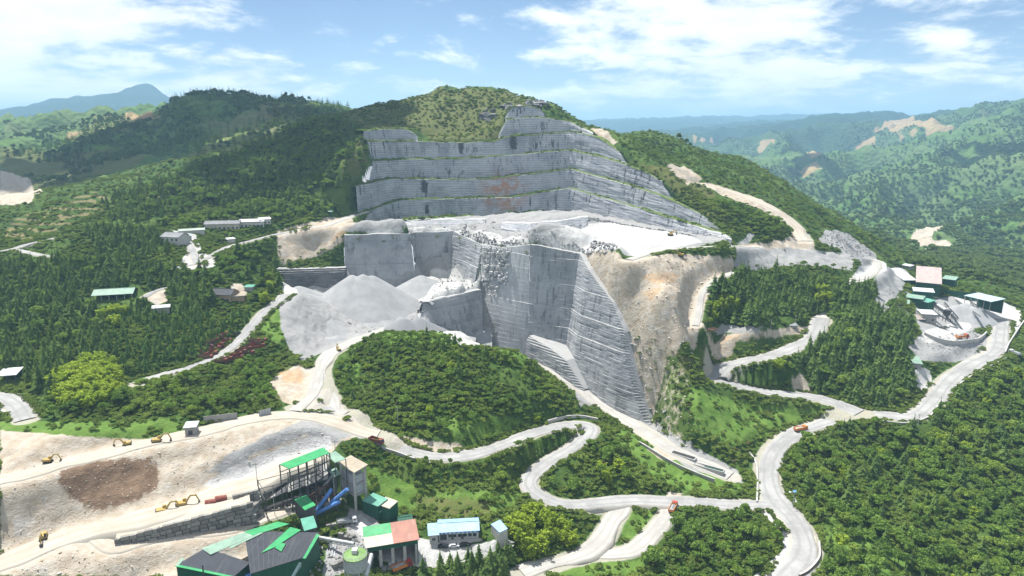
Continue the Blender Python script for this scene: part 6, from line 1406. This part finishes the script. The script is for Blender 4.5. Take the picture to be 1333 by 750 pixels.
# --- masonry retaining wall of single stones
stone = MB().add([(0.02,0,0.03),(0.97,-0.03,0.0),(1.0,0.9,0.02),(0,0.9,0),(0.04,0.05,0.96),(0.95,0.02,1.0),(0.98,0.9,0.97),(0.02,0.9,1.0),(0.5,-0.1,0.5)], [(0,3,2,1),(4,5,6,7),(0,1,8),(1,5,8),(5,4,8),(4,0,8),(1,2,6,5),(2,3,7,6),(3,0,4,7)])
sm = bpy.data.meshes.new('stone'); sm.from_pydata(stone.V, [], stone.F); sm.materials.append(M['stone'])
def stone_wall(label, top_px, zt0, zt1, hl, hr, rows, per, back=3.0):
    a, b = np.array(atz(*top_px[0], zt0)), np.array(atz(*top_px[1], zt1)); d = b - a; L = math.hypot(d[0], d[1]); rz = math.atan2(d[1], d[0])
    e = thing('retaining_wall', label, 'retaining wall', (a[0], a[1], a[2]), rz); rs = np.random.default_rng(int(L * 10))
    for r in range(rows):
        x = -rs.uniform(0, 1.0)
        while x < L:
            w = rs.uniform(0.6, 1.45) * per; f = min(max((x + w / 2) / L, 0), 1); H_ = hl + (hr - hl) * f; zt = (zt1 - zt0) * f; rh = 1.75
            z = zt - (r + 1) * rh
            if z + rh > zt - H_ - 0.5:
                s = bpy.data.objects.new('stone', sm); COL.objects.link(s); s.parent = e; s.location = (x, -0.22 * r - rs.uniform(0, 0.25), z + rs.uniform(-0.08, 0.08)); s.scale = (w * 0.96, 1.6, rh * rs.uniform(0.86, 1.0)); s.rotation_euler = (0, rs.normal(0, 0.02), rs.normal(0, 0.02))
            x += w
    MB().slab([(0,0.4,-0.3),(L,0.4,zt1-zt0-0.3),(L,back,zt1-zt0-0.3),(0,back,-0.3)], 14).build('backing', MAT['sand'], e); return e
stone_wall('long dark masonry retaining wall under the sandy excavator track', ((150,702), (326,655)), 26.6, 30.2, 2.5, 12, 7, 2.6, 8)
stone_wall('square masonry pier ending the long retaining wall', ((327,661), (338,652)), 27, 27, 9, 9, 5, 2.2)
stone_wall('upper masonry wall beside the two red tanks', ((306,645), (333,638)), 31, 31, 5, 5, 3, 2.2)
stone_wall('low rubble wall along the lower sandy track above the works shed', ((215,716), (330,688)), 19, 19, 3, 3, 2, 2.4)
for i, (px, py) in enumerate(((275,659),(288,654))):
    p = gp(px, py); e = thing('tank', 'dark red cylindrical tank lying on the sandy ledge', 'tank', (p[0], p[1], p[2]), R(18), 'red tanks on the sandy ledge')
    n = 14; V = [(x, 1.5 * math.cos(6.2832 * k / n), 1.5 + 1.5 * math.sin(6.2832 * k / n)) for x in (-2.2, 2.2) for k in range(n)]
    MB().add(V, [(k, (k + 1) % n, (k + 1) % n + n, k + n) for k in range(n)] + [tuple(range(n))[::-1], tuple(range(n, 2 * n))]).build('shell', 'scrap', e)
    for x in (-1.4, 1.4): MB().box(x - 0.3, x + 0.3, -1.2, 1.2, -0.3, 0.5).build('cradle', 'conc', e)
# ================================================================== VEHICLES
put('exc', make_excavator, 212, 668, 25, 'yellow excavator with its arm over the masonry wall, beside another excavator', 'excavator')
put('exc', make_excavator, 238, 659, 20, 'yellow excavator reaching towards the two red tanks', 'excavator')
put('exc', make_excavator, 57, 702, -60, 'yellow excavator alone at the bend of the sandy track', 'excavator')
put('exc', make_excavator, 63, 602, 10, 'small dusty excavator above the tan tip slope', 'excavator', s=0.8)
put('exc', make_excavator, 205, 576, 15, 'dusty yellow excavator at the edge of the green terrace', 'excavator', s=0.9)
put('exc', make_excavator, 165, 580, 200, 'dusty excavator working behind the brown spoil tip', 'excavator', s=0.8)
put('exc', make_excavator, 480, 408, 60, 'small excavator among the white spoil heaps on the gravel floor', 'excavator', s=0.9)
put('exc', make_excavator, 441, 457, 120, 'excavator beside the gravel track mouth', 'excavator', s=0.8)
put('exc', make_excavator, 873, 307, 30, 'small excavator at the back of the white stone floor', 'excavator', s=1.0)
put('exc', make_excavator, 886, 334, 160, 'excavator on the tan shoulder beside the white stone floor', 'excavator', s=1.0)
put('trk_o', lambda: make_truck('orange', 'orange', 'tanboulder'), 1042, 561, 20, 'orange dump truck with load descending the haul road', 'dump truck')
put('trk_r', lambda: make_truck('red', 'orange', 'gravel'), 876, 664, 62, 'red dump truck turning onto the track beside the copse', 'dump truck')
put('trk_r', None, 1252, 441, 15, 'dark red dump truck parked on the plant terrace', 'dump truck', s=1.15)
put('trk_r', None, 523, 741, 35, 'red lorry parked in front of the loading house', 'dump truck')
put('trk_g', lambda: make_truck('carwhite', 'galv', 'gravel'), 1321, 462, 100, 'white dump truck at the outer edge of the plant road', 'dump truck')
put('trk_g', None, 452, 682, 15, 'white lorry on the dusty yard below the hopper tower', 'dump truck', s=1.0)
put('trk_s', lambda: make_truck('scrap', 'scrap'), 490, 577, -35, 'rusty dump truck on the road above the concrete retaining wall', 'dump truck')
put('car_b', lambda: make_car('carblack'), 577, 713, 8, 'black car parked at the garage end of the office', 'car')
put('car_w', lambda: make_car('carwhite'), 591, 712, 8, 'white car parked between two dark cars at the office', 'car')
put('car_b', None, 606, 711, 8, 'black car parked at the middle of the office front', 'car')
put('car_s', lambda: make_car('carsilver'), 513, 736, 25, 'silver car beside the red lorry at the loading house', 'car')
put('car_b', None, 309, 436, 60, 'dark pickup parked above the rusty scrap lorries', 'car', s=1.3)
put('car_s', None, 238, 352, 30, 'silver car on the pale village junction', 'car', s=1.2)
rs = random.Random(4)
for i, (px, py) in enumerate([(283,440),(290,444),(277,447),(285,451),(272,453),(280,457),(268,459),(275,463),(264,465),(290,438),(270,467),(295,447)]):
    put('scr' + str(i % 2), (lambda: make_truck('scrap', 'scrap')) if i % 2 else (lambda: make_truck('scrap', 'scrapb')), px, py, rs.uniform(-40, 60), 'rusty red scrap lorry crowded on the upper side of the village road', 'scrap lorry', 'scrap lorries above the road', s=rs.uniform(0.75, 0.95), tilt=rs.uniform(-0.12, 0.12))
for i, (px, py) in enumerate([(340,447),(333,450),(327,453),(320,457),(314,460),(308,464),(301,467),(295,470),(288,473),(337,454),(325,461),(310,468),(331,446)]):
    put('scr' + str(i % 2), None, px, py, rs.uniform(-20, 60), 'rusty red scrap lorry crowded on the lower side of the village road', 'scrap lorry', 'scrap lorries below the road', s=rs.uniform(0.75, 0.95), tilt=rs.uniform(-0.12, 0.12))
# ================================================================== POLES, TANK BASINS
def pole(px, py, h, label, lamp=False):
    p = gp(px, py); e = thing('street_lamp' if lamp else 'utility_pole', label, 'street lamp' if lamp else 'pole', (p[0], p[1], p[2] - 0.2))
    MB().bar((0, 0, -0.5), (0, 0, h), 0.28, None, 8).build('post', 'ltconc' if not lamp else 'galv', e)
    if lamp: MB().bar((0, 0, h - 0.4), (-1.8, 0, h), 0.14).build('arm', 'galv', e); MB().box(-2.6, -1.6, -0.3, 0.3, h - 0.1, h + 0.1).build('lamp_head', 'carwhite', e); MB().slab([(-0.6,-0.8,h+0.3),(0.8,-0.8,h+0.6),(0.8,0.8,h+0.6),(-0.6,0.8,h+0.3)], 0.08).build('solar_panel', 'tube', e)
    else: MB().bar((-1.1, 0, h - 0.8), (1.1, 0, h - 0.8), 0.18).build('crossarm', 'steel', e)
pole(1032, 662, 9, 'solar street lamp on the outer side of the haul road bend', True)
pole(1003, 432, 9, 'concrete utility pole beside the grey hut under the firs'); pole(518, 553, 10, 'concrete utility pole on the hill foot above the road'); pole(267, 238, 12, 'utility pole standing on the wooded spur'); pole(1035, 425, 8, 'utility pole behind the grey hut roof'); pole(336, 640, 14, 'tall thin mast beside the bare steel frame'); pole(358, 672, 15, 'tall thin mast in front of the stone pit'); pole(1195, 555, 8, 'utility pole below the haul road fork'); pole(437, 596, 9, 'utility pole behind the teal canopy sheets')
e = thing('basin', 'rectangular basin lined with black sheeting beside the exit track', 'basin', atz(876,588,4.5), R(-38)); MB().box(0, 14, -3.5, 0, -1, 0.8).build('rim_wall', 'ltconc', e); MB().slab([(0.6,-3.0,1.0),(13.4,-3.0,1.0),(13.4,-0.5,1.1),(0.6,-0.5,1.1)], 0.15).build('sheeting', 'tarp', e)
e = thing('basin', 'narrow open settling trench of concrete beside the exit track', 'basin', atz(905,603,3.0), R(-34)); MB().box(0, 16, -0.4, 0, -1, 1.0).build('rim_wall', 'ltconc', e); MB().box(0, 16, -3.4, -3.0, -1, 1.0).build('rim_wall', 'ltconc', e); MB().box(0, 0.4, -3, -0.4, -1, 1.0).build('rim_wall', 'ltconc', e); MB().box(15.6, 16, -3, -0.4, -1, 1.0).build('rim_wall', 'ltconc', e); MB().box(0.4, 15.6, -3, -0.4, -1, 0.1).build('floor', 'dkgreen', e)

# --- clutter of the stone yard: stacked blocks, beams and drums
def block_stack(px, py, n, rz, label, mat='stone'):
    p = gp(px, py); e = thing('block_stack', label, 'stone blocks', (p[0], p[1], float(height(p[0], p[1])) - 0.1), R(rz)); r = random.Random(px * 7 + py)
    for i in range(n):
        x, y, z = (i % 3) * 2.3, ((i // 3) % 2) * 1.5, (i // 6) * 1.1; MB().box(x, x + r.uniform(1.7, 2.2), y, y + r.uniform(1.0, 1.4), z, z + 1.08).build('block', mat, e)
block_stack(425, 690, 9, 20, 'stack of sawn stone blocks behind the dull teal screen house')
block_stack(440, 700, 7, -15, 'stack of sawn stone blocks beside the pale pipe run')
block_stack(434, 742, 8, 40, 'stack of sawn stone blocks between works shed and silo')
block_stack(497, 745, 6, 10, 'stack of sawn stone blocks in front of the silo')
block_stack(487, 676, 6, 30, 'stack of sawn stone blocks below the green huts')
block_stack(372, 668, 8, 25, 'stack of sawn stone blocks under the dark conveyor')
block_stack(398, 640, 9, 25, 'stack of sawn stone blocks under the green canopy edge')
block_stack(1226, 428, 8, 10, 'stack of grey blocks in the crushing plant yard')
def beam_pile(px, py, n, L, rz, label, mat):
    p = gp(px, py); e = thing('beam_pile', label, 'beam pile', (p[0], p[1], float(height(p[0], p[1]))), R(rz)); r = random.Random(px)
    for i in range(n): MB().bar((0, i * 0.5, 0.25), (L * r.uniform(0.7, 1.1), i * 0.5 + r.uniform(-1.2, 1.2), 0.3 + r.uniform(0, 0.9)), 0.32).build('beam', mat, e)
beam_pile(418, 650, 7, 9, 20, 'rusty beams heaped between screen house and hopper tower', 'scrapb')
beam_pile(432, 664, 6, 7, 60, 'rusty pipes heaped under the lowest blue tube', 'scrap')
beam_pile(436, 726, 7, 8, 100, 'pale timber and pipes heaped beside the silo', 'galv')
beam_pile(420, 716, 6, 7, 75, 'pale pipes heaped against the works shed wall', 'ltconc')
beam_pile(395, 634, 6, 10, 22, 'dark beams lying along the cutting pit', 'steel')
beam_pile(652, 706, 6, 6, -40, 'pale planks dumped below the small blue hut', 'ltconc')
beam_pile(920, 431, 10, 8, 5, 'scrap pipes laid in a row under the dark firs', 'scrapb')
beam_pile(1290, 420, 5, 8, 30, 'steel beams lying in the plant road yard', 'galv')
conveyor('short rusty conveyor tucked behind the screen house', atz(398,648,20), atz(418,634,26), 1.2, 'scrap', None, 2)
conveyor('thin galvanised conveyor rising to the canopy sheets', atz(414,640,24), atz(437,612,32), 1.0, 'galv', None, 2)
conveyor('thin plant conveyor crossing above the concrete block', atz(1222,414,36), at(1200,396,565), 1.2, 'galv', None, 3)
conveyor('white topped plant conveyor running to the stepped row', atz(1240,410,36), at(1216,394,570), 1.3, 'galv', 'white', 3)
# ================================================================== LOOSE ROCK
def rock_geo(seed):
    r = np.random.default_rng(seed); bm = bmesh.new()
    for _ in range(13): bm.verts.new(Vector((r.uniform(-0.6, 0.6), r.uniform(-0.45, 0.45), r.uniform(-0.35, 0.35))))
    bmesh.ops.convex_hull(bm, input=bm.verts); bmesh.ops.delete(bm, geom=[v for v in bm.verts if not v.link_faces], context='VERTS')
    me = bpy.data.meshes.new('rock'); bm.to_mesh(me); bm.free(); return me
ROCKS = []
for s, m_ in ((1, 'boulder'), (2, 'dkboulder'), (3, 'tanboulder'), (4, 'paleboulder')):
    me = rock_geo(s); me.materials.append(M[m_]); ROCKS.append(me)
def rubble(name, label, ri, P, spacing, size, density=1.0, seed=1, dz=0.2, world=None, line=None, width=2.0):
    r = np.random.default_rng(seed)
    if line is not None:
        L = resample(np.array([gp(*p) for p in line]) if world is None else np.asarray(world, float), spacing); k = max(1, int(width)); X = np.repeat(L[:, 0], k) + r.normal(0, width * 0.4, len(L) * k); Y = np.repeat(L[:, 1], k) + r.normal(0, width * 0.4, len(L) * k)
        Z = height(X, Y) if world is None else np.repeat(L[:, 2], k)
        if world is None:
            c_ = sample_grid(cut.astype(float), X, Y) < 0.5; X, Y, Z = X[c_], Y[c_], Z[c_]
    else:
        P = gpoly(P); nx = int(np.ptp(P[:, 0]) / spacing) + 1; ny = int(np.ptp(P[:, 1]) / spacing) + 1; gx, gy = np.meshgrid(np.arange(nx), np.arange(ny))
        X = (P[:, 0].min() + (gx + r.random(gx.shape)) * spacing).ravel(); Y = (P[:, 1].min() + (gy + r.random(gx.shape)) * spacing).ravel(); m = in_poly(X, Y, P) & (r.random(X.size) < density) & (sample_grid(cut.astype(float), X, Y) < 0.5) & (sample_grid(RFLAT, X, Y) < 0.3); X, Y = X[m], Y[m]; Z = height(X, Y)
    S = size[0] + (size[1] - size[0]) * r.beta(1.0, 3.0, len(X)); gn_scatter(name, ROCKS[ri], X, Y, Z + dz * S, S, label, 'rubble')
rubble('rubble', 'grey rubble strewn over the lip between the two quarries', 0, [(455,302),(480,292),(560,290),(640,284),(700,292),(735,296),(700,312),(690,318),(640,320),(600,302)], 3.4, (0.6, 2.6), 0.35, 2)
rubble('dark_rubble', 'dark rubble row along the crest of the pit promontory', 1, None, 1.2, (1.0, 3.4), seed=3, line=[(598,303),(618,312),(640,317),(665,319),(688,315)], width=4)
rubble('dark_rubble', 'dark rubble row at the back of the white stone floor', 1, None, 1.3, (1.0, 3.6), seed=4, line=[(765,287),(800,290),(840,297),(880,303),(905,308)], width=3)
rubble('dark_rubble', 'dark rubble heap on the near edge of the white stone floor', 1, [(765,322),(772,312),(800,318),(805,326),(785,332),(762,332)], 1.6, (1.0, 3.8), 0.8, 5)
rubble('rubble', 'pale rubble along the edge of the white stone floor', 0, None, 1.4, (0.6, 2.4), seed=6, line=[(692,316),(720,320),(755,327),(770,335)], width=3)
rubble('rubble', 'pale stones littering the spoil slope', 2, [(770,350),(870,335),(950,340),(910,420),(900,500),(905,580),(870,590),(840,540),(815,430)], 2.6, (0.5, 2.4), 0.55, 7)
rubble('rubble', 'white boulders tumbling beside the sawn pit wall', 0, [(815,430),(845,455),(862,500),(880,560),(860,575),(840,530)], 2.0, (0.8, 3.4), 0.6, 8)
rubble('rubble', 'loose stones on the earth slopes above the masonry wall', 2, [(0,600),(140,590),(300,550),(440,540),(420,580),(300,620),(200,660),(100,680),(0,720)], 2.2, (0.25, 1.1), 0.6, 9)
rubble('rubble', 'grey blocks around the stone plant yard', 0, [(405,700),(450,668),(490,690),(480,750),(400,752)], 1.6, (0.5, 2.2), 0.6, 10)
rubble('rubble', 'loose stone below the works shed bank', 2, [(0,720),(120,715),(200,730),(220,752),(0,752)], 2.0, (0.4, 1.6), 0.5, 11)
rubble('rubble', 'grey rock waste around the crushing plant terrace', 0, [(1150,360),(1165,400),(1190,440),(1240,470),(1290,455),(1280,430),(1200,440),(1180,400)], 2.2, (0.5, 2.4), 0.55, 12)
rubble('rubble', 'grey blocks on the ridge shelf', 1, [(1070,312),(1090,298),(1110,308),(1140,330),(1110,335)], 2.4, (0.8, 3.0), 0.6, 13)
rubble('rubble', 'broken white blocks on the gravel floor', 0, [(440,410),(500,405),(560,385),(600,400),(560,425),(470,440)], 2.4, (0.4, 2.2), 0.45, 14)
rubble('rubble', 'rubble on the shelf under the promontory', 0, [(560,356),(588,350),(620,374),(600,385),(560,380)], 2.0, (0.5, 2.4), 0.4, 15)
# rock slide hanging over the promontory face
Tw, Bw = WALLS['w1d'][1], WALLS['w1d'][2]; r = np.random.default_rng(3); pts = []
for _ in range(420):
    f = r.uniform(0.02, 0.62); d = r.beta(1.1, 1.6) * 0.42 * (1 - abs(f - 0.3) * 0.9); i = f * (len(Tw) - 1); k = int(i); q = Tw[k] * (1 - d) + Bw[k] * d
    pts.append((q[0] + r.normal(0, 1), q[1] - r.uniform(0, 5.0) * (1 - d) , q[2] + r.normal(0, 0.8)))
pts = np.array(pts); gn_scatter('rock_slide', ROCKS[3], pts[:, 0], pts[:, 1], pts[:, 2], 0.8 + 4.6 * r.beta(1, 2.6, len(pts)), 'pale rock slide spilling down the promontory face', 'rock slide')
# crag on the summit shoulder
pts = []
for cx_, cy_, sx_, sy_, k_ in ((634, 150, 9, 5, 26), (700, 134, 9, 3, 30), (665, 138, 14, 3, 16)):
    for _ in range(k_): pts.append(gp(cx_ + r.normal(0, sx_ * 0.5), cy_ + r.normal(0, sy_ * 0.5)))
pts = np.array(pts); gn_scatter('crag', ROCKS[1], pts[:, 0], pts[:, 1], pts[:, 2], 3.5 + 9 * r.beta(1, 1.6, len(pts)), 'dark rock crag breaking through the summit grass', 'crag')
# ================================================================== CLOUDS THAT SHADE THE BACK HILLS
def cloud(x, y, z, sx, sy, seed):
    bm = bmesh.new(); r = random.Random(seed)
    for i in range(26):
        a = r.uniform(0, 6.28); q = r.random() ** 0.5; m = Matrix.Translation((math.cos(a) * q * sx, math.sin(a) * q * sy, r.uniform(-10, 40) * (1 - q) + 10)) @ Matrix.Diagonal((1, 1, 0.5, 1))
        bmesh.ops.create_icosphere(bm, subdivisions=2, radius=r.uniform(0.28, 0.5) * min(sx, sy) * (1.15 - 0.6 * q), matrix=m)
    me = bpy.data.meshes.new('cloud'); bm.to_mesh(me); bm.free(); me.polygons.foreach_set('use_smooth', [True] * len(me.polygons)); t = NT('cloud_white', 1.0, 0.0); t.base((0.9, 0.9, 0.9)); me.materials.append(t.m)
    o = link('cloud', me); o.location = (x, y, z); o['kind'] = 'structure'
def cloud_for(px, py, sx, sy, seed, alt=1500):
    p = gp(px, py); k = (alt - p[2]) / sdir.z; cloud(p[0] + sdir.x * k, p[1] + sdir.y * k, alt, sx, sy, seed)
cloud_for(230, 175, 260, 260, 1)
cloud_for(80, 212, 190, 130, 2)
cloud_for(400, 165, 130, 160, 5)
cloud_for(1310, 195, 200, 160, 3)
cloud_for(1080, 222, 220, 170, 4)
for kname, lst in SC.items():
    X = np.concatenate([l[0] for l in lst]); Y = np.concatenate([l[1] for l in lst]); Z = np.concatenate([l[2] for l in lst]); S = np.concatenate([l[3] for l in lst])
    Rg = np.concatenate([np.full(len(l[0]), i) for i, l in enumerate(lst)])
    ok = np.ones(len(X), bool)
    for P, pad in CLEAR:
        d, _ = dist_line(X, Y, P, True); ok &= ~(in_poly(X, Y, P) | (d < pad + (0.12 * S if S.mean() > 4 else 0.3 * S)))
    X, Y, Z, S, Rg = X[ok], Y[ok], Z[ok], S[ok], Rg[ok]
    K = KIND[kname]; nv = len(K['whole']); r = np.random.default_rng(5); var = r.integers(0, nv, len(X))
    indiv = np.zeros(len(X), bool)
    if kname in CATS:
        px, py, d = project(X, Y, Z + S * 0.5); sc = S / d; sc[(px < 0) | (px > 1333) | (py > 748) | (py < 0)] = 0
        top = np.argsort(-sc)[:280]; indiv[top[sc[top] > 0.005]] = True
        for i in np.nonzero(indiv)[0]: plant_tree(kname, int(var[i]), X[i], Y[i], Z[i], S[i], lst[Rg[i]][4], r.uniform(0, 6.28))
    nm, lb, ct = STUFF[kname]
    for v in range(nv):
        m = (var == v) & ~indiv
        if m.any(): gn_scatter(nm, K['whole'][v], X[m], Y[m], Z[m], S[m], lb, ct)
